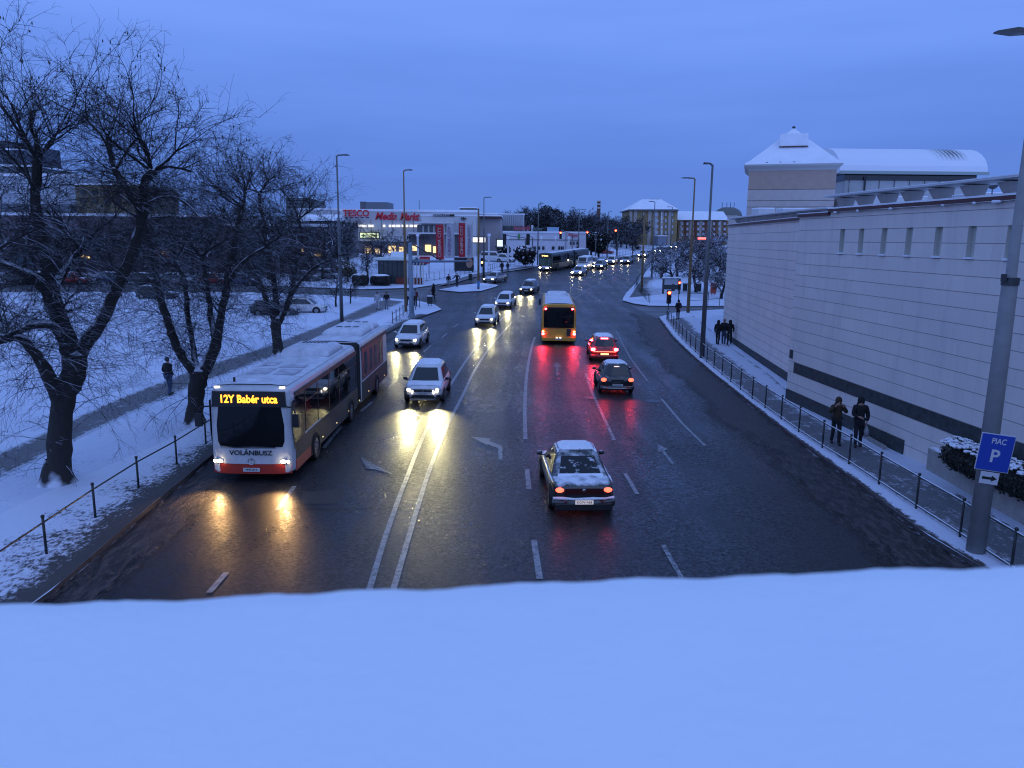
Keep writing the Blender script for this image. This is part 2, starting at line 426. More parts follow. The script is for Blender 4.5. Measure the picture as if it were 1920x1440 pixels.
# kerbed snow fields and pavements
far = 900
tag(draped('snow_field', KLc + SS_LO + [Vector((-900, SS_LO[-1].y, 0)), Vector((-900, -12, 0))], SL, SNOW, .25), kind='structure')
draped('snow_field', SS_UP + KL2c + [Vector((KL2c[-1].x + 12, far, 0)), Vector((-900, far, 0)), Vector((-900, SS_UP[0].y, 0))], SL, SNOW, .25)
draped('snow_field', KRc + [Vector((300, -12, 0)), Vector((300, SR_LO[-1].y, 0))] + SR_LO[::-1], SL, SNOW, .25)
draped('snow_field', SR_UP + KR2c + [Vector((KR2c[-1].x + 14, far, 0)), Vector((900, far, 0)), Vector((900, SR_UP[0].y, 0))], SL, SNOW, .25)
draped('traffic_island', [P(822, 545), P(862, 549), P(902, 547), P(930, 539), P(935, 536), P(905, 532), P(860, 537)], SL, SNOW, .2)
# patchy ragged verges next to the carriageway
VERGE = strip_mat('patchy_verge', ((0, .10), (.10, .28), (.25, .52), (.6, .66), (.85, .92), (1, 1.12)), dark=(.030, .028, .026), nscale=9)
KLn = KL[:9]
up = [Vector((-13.8, -12, 0)), Vector((-13.2, 6, 0)), P(-60, 992, SL), P(60, 935, SL), P(190, 878, SL), P(330, 818, SL), P(440, 745, SL), P(560, 672, SL), P(690, 610, SL), P(745, 585, SL)]
ribbon('grass_verge', KL, up, SL + .006, VERGE, 6)
g = NB('slush_lane_brown'); uv_ = g.n('ShaderNodeSeparateXYZ'); g.l(g.c.outputs['UV'], uv_.inputs[0])
n1 = g.noise(5.5, 6, .75, sc=(1, .30, 1), dist=.6); n2 = g.noise(17, 4, .7, sc=(1, .5, 1)); n3 = g.noise(.5, 4, .6, sc=(1, .35, 1))
cl = g.math('ADD', g.math('MULTIPLY', n1, .7), g.math('MULTIPLY', n2, .3)); v_ = uv_.outputs[1]
colr = g.mix(g.rng(cl, .44, .58), (.005, .0045, .005), (.080, .068, .066))
kerb_snow = g.rng(g.math('SUBTRACT', g.math('MULTIPLY', cl, 1.0), g.rng(v_, 0, .22, .0, .45)), .50, .56)
g.col(g.mix(kerb_snow, colr, (.30, .32, .38))); g.rough(g.rng(cl, .42, .60, .38, .75)); g.b.inputs['Specular IOR Level'].default_value = .3
g.l(g.rng(g.math('ADD', g.math('SUBTRACT', 1.25, g.math('MULTIPLY', v_, 1.15)), g.math('MULTIPLY', g.math('SUBTRACT', g.math('ADD', g.math('MULTIPLY', n3, .6), g.math('MULTIPLY', cl, .6)), .6), 2.4)), .28, .60), g.b.inputs['Alpha'])
g.bump(cl, .9, .06); SL2 = g.m
SLUSHSTRIP = strip_mat('slush_strip', ((0, .30), (.12, .20), (.5, .02), (1, -.2)), dark=(.010, .009, .009), light=(.16, .17, .20), nscale=10, rough=.5)
off = lambda pts, d: [p + Vector((d, 0, 0)) for p in pts]
ribbon('slush_strip', off(KL[:-1], .02), off(KL[:-1], 1.6), .005, SL2, 4)
# right hand side: broad band of brown slush, ragged snow edge, pavement
inner = [P(1172, 585), P(1178, 610), P(1190, 640), P(1225, 690), P(1290, 755), P(1370, 830), P(1450, 905), P(1560, 1010), P(1610, 1075), Vector((8.0, 8, 0)), Vector((8.2, -12, 0))]
ribbon('slush_strip', KR, inner, .005, SL2, 6)
RAG = strip_mat('ragged_snow_edge', ((0, .12), (.15, .40), (.42, .80), (.7, 1.2), (1, 1.2)), dark=(.035, .03, .028), nscale=8)
fb = [P(1250, 600, SL), P(1277, 634, SL), P(1311, 667, SL), P(1350, 700, SL), P(1404, 743, SL), P(1457, 781, SL), P(1526, 830, SL), P(1573, 858, SL), P(1625, 893, SL), P(1690, 936, SL), P(1767, 986, SL), P(1859, 1046, SL)]
fb = fb + [Vector((fb[-1].x + .05, 8, 0)), Vector((fb[-1].x + .1, -10, 0))]
ribbon('snow_strip', KR, fb, SL + .006, RAG, 4)
PAV = strip_mat('trodden_pavement', ((0, .85), (.05, .48), (.16, .30), (.48, .30), (.60, .55), (.72, .85), (.86, .85), (1, .50)), dark=(.075, .078, .085), light=(.58, .62, .72), nscale=5, amp=.8)
wallb = [P(1300, 592, SL), P(1340, 625, SL), P(1380, 658, SL), P(1440, 700, SL), P(1488, 742, SL), P(1600, 800, SL), P(1735, 868, SL)]
wallb = wallb + [Vector((14.6, 20, 0)), Vector((15.2, 10, 0)), Vector((15.6, -10, 0))]
ribbon('pavement', fb, wallb, SL + .006, PAV, 6)
# trodden footpaths
FP = strip_mat('footpath_slush', ((0, .9), (.1, .45), (.3, .26), (.7, .26), (.9, .45), (1, .9)), dark=(.070, .068, .070), light=(.50, .54, .62), nscale=5)
pu = [P(-260, 952, SL), P(0, 850, SL), P(80, 812, SL), P(132, 787, SL), P(220, 748, SL), P(300, 716, SL), P(375, 689, SL), P(480, 655, SL), P(570, 622, SL), P(650, 590, SL), P(700, 567, SL), P(722, 562, SL)]
pl = [P(-260, 1010, SL), P(0, 895, SL), P(80, 858, SL), P(132, 830, SL), P(220, 786, SL), P(300, 751, SL), P(375, 720, SL), P(480, 682, SL), P(570, 645, SL), P(650, 609, SL), P(715, 584, SL), P(760, 566, SL)]
ribbon('footpath', pu, pl, SL + .012, FP, 4)
pu = [P(820, 536, SL), P(850, 525, SL), P(880, 516, SL), P(915, 509, SL), P(960, 503, SL), P(1000, 498, SL)]
pl = [P(848, 532, SL), P(885, 520.5, SL), P(905, 516, SL), P(930, 511.5, SL), P(966, 506.7, SL), P(1004, 500.8, SL)]
ribbon('footpath', pu, pl, SL + .012, FP, 3)
pu = [P(1240, 520, SL), P(1222, 532, SL), P(1240, 552, SL)]
pl = [P(1205, 520, SL), P(1192, 540, SL), P(1180, 558, SL)]
ribbon('footpath', pu, pl, SL + .012, strip_mat('corner_slush', ((0, .9), (.4, .42), (1, .2)), dark=(.06, .058, .06), light=(.5, .54, .62), nscale=4), 3)
# dirty side streets
def tri(name, pts, h, m): return draped(name, pts, h, m)
ribbon('side_street', SS_LO[2:], SS_UP[::-1][:6], .005, SLUSH, 3)
ribbon('side_street', SR_LO[::-1] + [P(1234, 598)], SR_UP[:-1] + [P(1180, 573)], .0095, SLUSH, 3)

# ---- painted markings
g = NB('road_paint'); w_ = g.noise(5, 6, .75); w2 = g.noise(28, 3, .7)
g.col(g.mix(g.rng(g.math('ADD', g.math('MULTIPLY', w_, .7), g.math('MULTIPLY', w2, .4)), .50, .68), (.28, .29, .30), (.04, .04, .043))); g.rough(.38)
g.bump(w2, .4, .01); PAINT = g.m
g = NB('worn_paint'); w_ = g.noise(6, 6, .75)
g.col(g.mix(g.rng(w_, .42, .56), (.30, .31, .33), (.05, .05, .055))); g.rough(.4); PAINTW = g.m
def line(name, pts, w, mat=None, label=None):
    c = catmull([P(*p) for p in pts], 1.0); a = []; b = []
    for i, p in enumerate(c):
        t = (c[min(i + 1, len(c) - 1)] - c[max(i - 1, 0)]).normalized(); n = Vector((-t.y, t.x, 0)) * w / 2
        a.append(p + n); b.append(p - n)
    me = MB()
    for i in range(len(c)):
        for q in (a[i], b[i]): me.v.append((q.x, q.y, Z(q.y) + .012))
    for i in range(len(c) - 1): me.face((2 * i + 1, 2 * i + 3, 2 * i + 2, 2 * i))
    return tag(me.build(name, mat or PAINT), kind='structure')
line('centre_line_marking', [(691, 1112), (724, 1003), (760, 903), (800, 805), (840, 730), (880, 668), (915, 622), (955, 585)], .14)
line('centre_line_marking', [(737, 1108), (773, 985), (806, 880), (838, 800), (866, 745), (893, 690), (925, 643), (960, 604)], .14)
line('lane_line_marking', [(985, 824), (984, 760), (988, 700), (996, 655), (1003, 632)], .16)
line('lane_line_marking', [(988, 880), (992, 918)], .15); line('lane_line_marking', [(1001, 1013), (1012, 1086)], .15)
line('lane_line_marking', [(1098, 700), (1112, 740), (1140, 800), (1152, 826)], .13, PAINTW)
line('lane_line_marking', [(1172, 888), (1195, 927)], .13); line('lane_line_marking', [(1243, 1022), (1282, 1092)], .12, PAINTW)
line('lane_line_marking', [(1240, 748), (1280, 795), (1322, 836)], .12); line('lane_line_marking', [(1155, 620), (1180, 668), (1215, 716)], .10, PAINTW)
line('lane_line_marking', [(392, 1112), (425, 1074)], .14); line('lane_line_marking', [(520, 957), (552, 912)], .14)
line('lane_line_marking', [(607, 840), (640, 800)], .13, PAINTW); line('lane_line_marking', [(676, 772), (698, 754)], .13)
for q in (((795, 660), (808, 648)), ((828, 634), (838, 625)), ((850, 614), (860, 607))): line('lane_line_marking', q, .13)
line('lane_line_marking', [(1045, 585), (1100, 545), (1150, 520), (1190, 503)], .12, PAINTW)
line('lane_line_marking', [(985, 575), (1030, 552), (1075, 533), (1120, 515), (1170, 500)], .12, PAINTW)
def arrow(pts, mat=None):
    """outline in pixels"""
    w = [P(*p) for p in pts]; bm = bmesh.new(); f = bm.faces.new([bm.verts.new((p.x, p.y, Z(p.y) + .012)) for p in w])
    if f.normal.z < 0: f.normal_flip()
    bm.normal_update()
    for f in bm.faces:
        if f.normal.z < 0: f.normal_flip()
    bmesh.ops.triangulate(bm, faces=bm.faces[:]); me = bpy.data.meshes.new('lane_arrow_marking'); bm.to_mesh(me); bm.free(); me.materials.append(mat or PAINT)
    o = bpy.data.objects.new('lane_arrow_marking', me); COL.objects.link(o); tag(o, kind='structure')
arrow([(882, 819), (920, 823), (917, 827), (942, 837), (942, 862), (935, 862), (934, 841), (912, 832), (917, 837)])
arrow([(1232, 832), (1252, 843), (1245, 845), (1266, 871), (1260, 872), (1241, 848), (1234, 847)], PAINTW)
arrow([(676, 857), (710, 876), (738, 890), (700, 880), (688, 880), (684, 872)], PAINTW)
arrow([(1036, 688), (1044, 680), (1054, 687), (1047, 688), (1047, 704), (1043, 704), (1043, 689)], PAINTW)
# patches and covers
def cover(px, py, rx, ry=None, mat=None):
    c = P(px, py); m = MB(); ry = ry or rx
    m.poly([(c.x + rx * math.cos(a), c.y + ry * math.sin(a), Z(c.y) + .009) for a in [6.28319 * k / 20 for k in range(20)]])
    return tag(m.build('manhole_cover', mat or M('iron_cover', (.03, .03, .032), .35, .6, noise=.4, nscale=30)), 'round iron manhole cover set in the wet asphalt', 'manhole cover', 'manhole covers in the carriageway')
cover(1107, 746, .35); cover(1225, 752, .38)
m = MB(); q = [P(*p) for p in ((570, 922), (640, 917), (632, 945), (560, 945))]
m.poly([(p.x, p.y, .009) for p in q]); tag(m.build('road_patch', M('asphalt_patch', (.022, .022, .024), .6, noise=.3, nscale=20)), kind='structure')
for px0, px1, yy in ((520, 760, 953), (1090, 1180, 748), (740, 900, 645)):
    line('asphalt_crack', [(px0, yy), ((px0 + px1) / 2, yy + 3), (px1, yy - 1)], .03, M('crack_dark', (.008, .008, .008), .8))

# ---- snow-covered parapet of the footbridge right under the camera
pr = thing('footbridge_parapet', 'footbridge parapet under a smooth thick layer of fresh snow', 'parapet', (0, .2, 5.0))
rv = []; rnd = random.Random(3)
a = A(-400, 1121, .56); b = A(2300, 1012, .53)
from mathutils import noise as mnoise
n = 420; top = []; 
for j, (dy, dz) in enumerate(((-1.3, -.02), (-.9, .0), (-.5, .004), (-.25, .004), (-.12, .002), (-.05, 0.0), (-.02, -.004), (-.004, -.012), (0, -.03), (-.004, -.07), (-.02, -.12))):
    row = []
    for i in range(n + 1):
        t = i / n; p = a.lerp(b, t) * 1.0; x = p.x
        w = .0010 * math.sin(x * 9 + 1) + .0010 * math.sin(x * 31) + .0012 * math.sin(x * 67 + 2) + .0022 * mnoise.noise(Vector((x * 22, j * .15, 0))) + .0014 * mnoise.noise(Vector((x * 70, j * .3, 3)))
        sag = .004 * math.sin(x * 4 + j)
        row.append((x * 1.0, p.y + dy + (w if dy > -.3 else 0), p.z + dz + (.3 * sag if j < 4 else .25 * w)))
    top.append(row)
m = MB(); m.loft(top, close=False, caps=False)
m.build('snow_layer', SNOWPAR, pr, smooth=True, world=True)
yy = (a.y + b.y) / 2 - .3
m = MB(); m.box(((a.x + b.x) / 2, yy, a.z - .62), (b.x - a.x, .42, 1.0)); m.build('wall', CONC, pr, world=True)

# ================================================================== VEHICLES
CL = [P(*p) for p in ((715, 1106), (780, 903), (820, 800), (870, 700), (920, 632), (960, 590), (1010, 556), (1060, 533), (1110, 513), (1160, 497), (1200, 483), (1235, 473), (1268, 465), (1300, 460))]
CLc = catmull(CL, 2)
def heading(p):
    """direction of the road (away from the bridge) beside a point, as rotation about z of +Y"""
    i = min(range(1, len(CLc) - 1), key=lambda k: (CLc[k].xy - p.xy).length)
    t = CLc[i + 1] - CLc[i - 1]; return math.atan2(t.y, t.x) - math.pi / 2
def slope(p): return math.atan((Z(p.y + 2) - Z(p.y - 2)) / 4)
def paint(name, c, r=.28, coat=.6, metal=0, sn=.55):
    g = NB('car_paint_' + name); geo = g.n('ShaderNodeNewGeometry'); s_ = g.n('ShaderNodeSeparateXYZ'); g.l(geo.outputs['Normal'], s_.inputs[0])
    f = g.math('ADD', s_.outputs[2], g.math('MULTIPLY', g.math('SUBTRACT', g.noise(3.5, 6, .7), .5), 1.0))
    k = g.rng(f, 1.02 - sn * .5, 1.32 - sn * .5)
    g.col(g.mix(k, c, (.74, .77, .84))); g.rough(g.rng(k, 0, 1, r, .75)); g.b.inputs['Metallic'].default_value = metal; g.val(g.rng(k, 0, 1, coat, 0), g.b.inputs['Coat Weight'])
    g.bump(k, .35, .03); return g.m

def make_wheel(root, x, y, r, w=.2):
    m = MB(); s = 1 if x > 0 else -1
    prof = ((-.5, .62), (-.5, .93), (-.38, 1.0), (.38, 1.0), (.5, .93), (.5, .62))
    rings = [[(x + s * w * a, y + r * q * math.cos(t), r + r * q * math.sin(t)) for a, q in prof] for t in [6.28319 * k / 20 for k in range(20)]]
    rings.append(rings[0]); m.loft(rings, True, False)
    wh = m.build('wheel', TYRE, root, smooth=True)
    m = MB(); xo = x + s * w * .42
    m.tube([(xo - s * .06, y, r), (xo, y, r)], r * .60, 16)
    for k in range(5):
        t = 6.28319 * k / 5; m.box((xo + s * .01, y + r * .32 * math.cos(t), r + r * .32 * math.sin(t)), (.03, .05, .05))
    m.tube([(xo, y, r), (xo + s * .02, y, r)], r * .2, 10)
    m.build('rim', RIM, wh)

def lerp(a, b, t): return a + (b - a) * t
CARS = {}
def make_car(label, cat, px, py, col, kind='hatch', receding=False, L=4.2, Wd=1.76, H=1.5, rot=0.0, lamps='far', group=None, snow=.5, brake=False, name='car', snowback=False, roofsign=False, at=None, track=None, extra=None):
    p = at or P(px, py)
    h = heading(p) + rot
    fwd = h if receding else h + math.pi
    d = Vector((-math.sin(fwd), math.cos(fwd), 0))
    c = p + d * (L / 2 if receding else -L / 2)
    c.z = Z(c.y)
    root = thing(name, label, cat, c, fwd, group); sl = slope(c)
    root.rotation_euler = (sl if receding else -sl, 0, fwd)
    if rot and abs(rot) > .8: root.rotation_euler = (0, 0, fwd)
    f, r_, w = L / 2, -L / 2, Wd / 2
    belt = H * (.62 if kind in ('sedan', 'van') else .605); wr = .32 if H < 1.7 else .34
    # station: y, top height, half width, bottom height
    if kind == 'sedan':
        st = [(f, .52, w * .70, .30), (f - .06, .62, w * .84, .22), (f - .30, .70, w * .95, .18), (f - .75, .80, w, .18), (f - 1.25, .88, w, .17), (0.2, belt, w, .17), (-.6, belt, w, .17), (r_ + 1.15, belt + .02, w, .18), (r_ + .55, belt + .03, w * .98, .2), (r_ + .14, belt + .0, w * .92, .26), (r_, belt - .14, w * .80, .34)]
        gh = (f - 1.15, f - 1.85, r_ + 1.55, r_ + .75)
    elif kind == 'van':
        st = [(f, .62, w * .78, .32), (f - .06, .82, w * .9, .25), (f - .35, .98, w * .97, .2), (f - .75, 1.08, w, .2), (f - 1.1, belt * .98, w, .2), (0, belt, w, .2), (r_ + .4, belt, w, .2), (r_ + .08, belt, w * .97, .28), (r_, belt - .1, w * .93, .36)]
        gh = (f - .72, f - 1.45, r_ + .22, r_ + .06)
    else:
        k = .06 if kind == 'suv' else 0
        st = [(f, .55 + k, w * .68, .30 + k), (f - .05, .66 + k * 1.2, w * .86, .22 + k), (f - .28, .77 + k, w * .95, .19 + k), (f - .65, .85 + k, w * .99, .18 + k), (f - 1.0, belt - .02, w, .18 + k), (0.1, belt, w, .18 + k), (-.8, belt, w, .18 + k), (r_ + .5, belt + .03, w * .99, .2 + k), (r_ + .12, belt + .02, w * .94, .26 + k), (r_, belt - .10, w * .86, .34 + k)]
        gh = (f - .92, f - 1.80, r_ + .62, r_ + .12)
    rings = []
    for (y, zt, hw, zb) in st:
        mid = zb + (zt - zb) * .55
        half = [(0, zb), (hw * .82, zb), (hw * .97, zb + .07), (hw, mid), (hw * .985, zt - .10), (hw * .90, zt - .02), (hw * .5, zt + .015), (0, zt + .022)]
        ring = [(x, y, z) for x, z in half] + [(-x, y, z) for x, z in half[-2:0:-1]]
        rings.append(ring)
    m = MB(); m.loft(rings, True, True)
    body = m.build('body', col, root, smooth=True, subsurf=1)
    # greenhouse: pillars and roof in body colour, glass as parts of their own
    y0, y1, y2, y3 = gh; wb, wt = w * .92, w * .67 if kind != 'van' else w * .84
    zb_, zt_ = belt - .03, H - .03
    zr = H - (.05 if kind != 'sedan' else .06)
    def gring(t):
        z = lerp(zb_, zt_, t); hw = lerp(wb, wt, t); a = lerp(y0, y1, t); b = lerp(y3, y2, t)
        mid1 = lerp(a, b, .30); mid2 = lerp(a, b, .68)
        return [(-hw * .80, a + .02, z), (0, a + .09 * (1 - t * .3), z), (hw * .80, a + .02, z), (hw, a - .16, z), (hw * 1.01, mid1, z), (hw * 1.01, mid2, z), (hw, b + .14, z), (hw * .82, b - .0, z), (0, b - .05, z), (-hw * .82, b - .0, z), (-hw, b + .14, z), (-hw * 1.01, mid2, z), (-hw * 1.01, mid1, z), (-hw, a - .16, z)]
    g0 = gring(0); g1 = gring(1)
    gr = [g0, gring(.5), g1]
    top = [(x * .86, lerp(y, (y1 + y2) / 2, .10), z + .055) for x, y, z in g1]
    m = MB(); m.loft(gr + [top], True, False); m.poly([(x, y, z) for x, y, z in top])
    m.build('roof', col, root, smooth=True)
    def panel(nm, i0, i1, a=.10, b=.86, ins=.05, mat=GLASS, push=.012):
        """glass between ring points i0..i1"""
        def pt(i, t):
            q = gring(t)[i % 14]; n_ = Vector((q[0], q[1] - (y1 + y2) / 2, 0));
            n_ = Vector((q[0] / w, (q[1] - (y1 + y2) / 2) / (L * .5), .25)).normalized()
            return Vector(q) + n_ * push
        idx = list(range(i0, i1 + 1)); m = MB(); rows = []
        for t in (a, (a + b) / 2, b):
            row = [pt(i, t) for i in idx]
            row[0] = row[0].lerp(row[1], ins); row[-1] = row[-1].lerp(row[-2], ins); rows.append(row)
        m.loft(rows, False, False)
        return m.build(nm, mat, root, smooth=True)
    panel('windscreen', 0, 2, .08, .88, .04)
    panel('rear_window', 7, 9, .16 if kind != 'sedan' else .1, .84, .08)
    if kind == 'van' and not receding: pass
    panel('side_window', 3, 6, .10, .84, .03); panel('side_window', 10, 13, .10, .84, .03)
    ka = st[1][1]
    # lamps
    lm = {'near': HEADL, 'far': HEADFAR, 'dim': HEADDIM, 'off': HEADOFF}[lamps]
    zl = st[1][1] - .02
    for s in (-1, 1):
        m = MB(); m.ball((s * w * .72, f - .09, zl - .02), (.17, .10, .075), 10, 6)
        hl = m.build('headlight', HEADOFF if lamps == 'near' else lm, root, smooth=True)
        if lamps == 'near':
            m = MB(); m.ball((s * w * .72, f - .02, zl - .02), (.085, .05, .055), 10, 6); m.build('bulb', HEADL, hl, smooth=True)
            ld = bpy.data.lights.new('headlight_beam', 'SPOT'); lo = bpy.data.objects.new('headlight_beam', ld); COL.objects.link(lo)
            ld.energy = 900 if kind == 'suv' else 430; ld.color = (1, .87, .40); ld.spot_size = R(56 if kind == 'suv' else 34); ld.spot_blend = .9; ld.shadow_soft_size = .09
            lo.parent = hl; lo.location = (s * w * .72, f + .07, zl - .02); lo.rotation_euler = (R(90 - 10), 0, R(9 if kind == 'suv' else 4))
        m = MB()
        if kind == 'van' or kind == 'suv': m.ball((s * w * .86, r_ + .06, belt * .80), (.10, .07, .17), 10, 6)
        elif kind == 'sedan': m.ball((s * w * .76, r_ + .05, belt - .16), (.12, .08, .07), 10, 6)
        else: m.ball((s * w * .80, r_ + .06, belt * .86), (.14, .08, .10), 10, 6)
        m.build('tail_light', (BRAKEL if brake else TAILL) if receding else TAILOFF, root, smooth=True)
        m = MB(); m.box((s * w * .5, r_ - .03, .40), (.2, .03, .05)); m.build('reflector', TAILOFF, root)
        m = MB(); mx_ = s * (w + .09); m.ball((mx_, y0 - .28, belt + .07), (.10, .07, .075), 8, 6); m.cyl((s * w * .92, y0 - .26, belt - .01), (mx_, y0 - .28, belt + .03), .025, 6)
        m.build('mirror', BLACKP if kind == 'suv' else col, root, smooth=True)
    for yy in (f - .80, r_ + .78):
        for s in (-1, 1):
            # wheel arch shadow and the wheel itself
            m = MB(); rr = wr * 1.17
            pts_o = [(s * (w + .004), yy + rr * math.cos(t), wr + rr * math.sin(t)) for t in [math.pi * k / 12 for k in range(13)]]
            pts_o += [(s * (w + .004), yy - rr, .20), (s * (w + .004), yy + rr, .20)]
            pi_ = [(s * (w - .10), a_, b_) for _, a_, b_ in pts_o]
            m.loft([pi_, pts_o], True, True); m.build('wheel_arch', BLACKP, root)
            make_wheel(root, s * (w - .07), yy, wr)
    # front: grille, intake, plate, fog lamps
    gk = .06 if kind == 'suv' else 0
    m = MB(); m.box((0, f + .0, zl - .05), (w * .92, .06, .11), taper=1.1); m.build('grille', BLACKP, root)
    m = MB(); m.box((0, f - .015, .33 + gk), (w * 1.25, .07, .13), taper=.85); m.build('air_intake', BLACKP, root)
    m = MB(); m.box((0, f + .035, .46 + gk), (.50, .015, .105)); pf = m.build('licence_plate', PLATE, root)
    # rear: bumper, plate
    zp = .52 if kind != 'sedan' else .42
    m = MB(); m.box((0, r_ - .10, zp + gk), (.50, .02, .11)); pl_ = m.build('licence_plate', PLATE, root)
    m = MB(); m.loft([[(x * w * .97, r_ - .05 + .10 * abs(x) ** 3, .26 + gk), (x * w, r_ - .08 + .13 * abs(x) ** 3, .34 + gk), (x * w, r_ - .07 + .13 * abs(x) ** 3, .42 + gk), (x * w * .97, r_ + .0 + .10 * abs(x) ** 3, .46 + gk)] for x in (-1, -.8, -.4, 0, .4, .8, 1)], False, False)
    m.build('rear_bumper', BLACKP if kind == 'suv' else col, root, smooth=True)
    if snow:
        m = MB(); rows = []
        xs_ = [-1, -.6, 0, .6, 1]
        for i, t in enumerate((0, .12, .35, .65, .88, 1)):
            yv = lerp(y1 - .06, y2 + .03, t); e = 0 if t in (0, 1) else 1
            rows.append([(x * wt * .99, yv - (.04 if abs(x) == 1 and t == 0 else 0), H + .055 + .03 * e * (0 if abs(x) == 1 else 1) - (.0 if abs(x) < 1 else .07) - (.045 if t in (0, 1) else 0)) for x in xs_])
        m.loft(rows, False, False); m.build('roof_snow', SNOWCAR, root, smooth=True)
        if snow > .6:
            m = MB(); rows = []
            for yv, zt, hw, _ in st[2:5]:
                rows.append([(x * hw * .88, yv - .02, zt + .035 - (.05 if abs(x) == 1 else 0)) for x in xs_])
            m.loft(rows, False, False); m.build('bonnet_snow', SNOWCAR, root, smooth=True)
    if extra: extra(root, dict(w=w, f=f, r=r_, H=H, belt=belt, gh=gh, wt=wt, wb=wb, L=L, zl=zl, panel=panel, pl=pl_, pf=pf))
    return root

WHITE = paint('white', (.62, .63, .64)); SILVER = paint('silver', (.32, .33, .35), .3, .5, .4); REDP = paint('red', (.30, .010, .012))
BLACKC = paint('black', (.010, .010, .013), .2, .8); DKGREEN = paint('dark_green', (.016, .020, .022), .25, .8, sn=.60); BROWN = paint('brown', (.06, .035, .022))
DKGREY = paint('dark_grey', (.035, .037, .042)); BLUEP = paint('blue', (.03, .05, .12)); PALE = paint('pale_silver', (.45, .46, .47), .3)
CHROME = M('chrome_trim', (.6, .6, .6), .15, 1)
BLACKTXT = M('black_lettering', (.01, .01, .012), .5)
TWHITE = M('white_lettering', (.75, .75, .78), .5)

def x_suv(root, q):
    w, f = q['w'], q['f']
    for s in (-1, 1):
        m = MB(); m.box((s * w * .80, f - .05, .40), (.2, .1, .13)); m.build('fog_lamp_bezel', BLACKP, root)
        m = MB(); m.tube([(s * w * .5, f + .0, q['zl'] - .03), (s * w * .55, f + .01, q['zl'] - .20)], .02, 6); m.build('daytime_lamp', M('drl', (1, 1, 1), .3, emit=(1, .95, .85), es=5), root)
    m = MB(); m.box((0, f + .03, .27), (w * 1.3, .05, .06)); m.build('skid_plate', CHROME, root)
    m = MB(); m.tube([(0, f + .04, q['zl'] + .035), (.055, f + .045, q['zl'] - .03), (0, f + .04, q['zl'] - .10), (-.055, f + .045, q['zl'] - .03), (0, f + .04, q['zl'] + .035)], .012, 6); m.build('badge', CHROME, root)
    m = MB()
    for s in (-1, 1): m.box((s * w * .45, f + .036, q['zl'] - .025), (w * .5, .02, .02))
    m.build('grille_trim', CHROME, root)
    text_mb('AICE 347', .09, BLACKTXT, 'lettering', q['pf'], (0, f + .046, .52), (R(90), 0, math.pi), .002, 1)
make_car('white crossover with snowy roof and glowing headlights beside the articulated bus', 'car', 793, 759, WHITE, 'suv', L=4.2, Wd=1.80, H=1.56, lamps='near', snow=.9, extra=x_suv, name='crossover_car')
def x_leaf(root, q):
    m = MB(); w, f = q['w'], q['f']; m.tube([(-w * .5, f + .05, q['zl'] + .03), (-w * .25, f + .06, .40), (w * .25, f + .06, .40), (w * .5, f + .05, q['zl'] + .03)], .018, 6); m.build('grille_trim', CHROME, root)
make_car('pearl white hatchback with bright headlights following behind the articulated bus', 'car', 761, 654, WHITE, 'hatch', L=4.45, Wd=1.78, H=1.54, lamps='near', snow=.4, extra=x_leaf, name='hatchback_car')
make_car('silver white hatchback with headlights on, first of the oncoming trio beyond the centre lines', 'car', 908, 612, PALE, 'hatch', L=4.1, Wd=1.75, H=1.52, lamps='near', snow=.5, name='hatchback_car')
make_car('white estate with round glowing headlights right behind the silver white hatchback', 'car', 941, 579, WHITE, 'hatch', L=4.4, Wd=1.74, H=1.46, lamps='near', snow=.5, name='estate_car')
make_car('dark brown car with yellow glowing headlights left of the yellow bus', 'car', 986, 552, BROWN, 'hatch', L=4.3, Wd=1.80, H=1.55, lamps='near', snow=.3, name='hatchback_car')
make_car('silver sedan turning out at the snowy traffic island', 'car', 915, 531, SILVER, 'sedan', L=4.7, Wd=1.80, H=1.45, lamps='dim', snow=.5, rot=-.16, name='sedan_car')
make_car('low car with two glowing headlights in front of the dark articulated bus', 'car', 1019, 509, DKGREY, 'sedan', L=4.5, Wd=1.78, H=1.42, snow=.6, name='sedan_car', rot=-.1)
make_car('grey saloon with blazing headlights ahead of the white van', 'car', 1080, 518, SILVER, 'sedan', L=4.5, Wd=1.78, H=1.46, snow=.6, name='sedan_car')
make_car('white van with snowy roof standing behind the grey saloon', 'van', 1089, 507, WHITE, 'van', L=5.2, Wd=1.95, H=2.25, lamps='dim', snow=.6, name='van')
make_car('dark hatchback with bright lamps right of the white van', 'car', 1120, 505, DKGREY, 'hatch', L=4.2, Wd=1.78, H=1.5, snow=.6, name='hatchback_car')
make_car('small car partly hidden between the white van and the dark hatchback', 'car', 1108, 499, BLACKC, 'hatch', L=4.1, Wd=1.7, H=1.5, snow=.6, lamps='dim', name='hatchback_car')
make_car('pale car with twin headlights and long reflections behind the dark hatchback', 'car', 1143, 496, PALE, 'hatch', L=4.2, Wd=1.78, H=1.5, snow=.6, name='hatchback_car')
make_car('lone dark car with twin headlights in the middle of the far bend', 'car', 1171, 495.5, BLACKC, 'sedan', L=4.5, Wd=1.78, H=1.42, snow=.4, name='sedan_car')
make_car('small pale car with headlights on passing behind the short timber post', 'car', 1203, 483, PALE, 'hatch', L=4.2, Wd=1.78, H=1.5, snow=.4, name='hatchback_car')
make_car('dark car with two orange glowing lamps at the far end of the road', 'car', 1233, 475, BLACKC, 'hatch', L=4.2, Wd=1.78, H=1.5, snow=.4, name='hatchback_car')
make_car('farthest car with headlights showing through the bare roadside twigs', 'car', 1262, 467.5, BLACKC, 'hatch', L=4.2, Wd=1.78, H=1.5, snow=.4, name='hatchback_car')

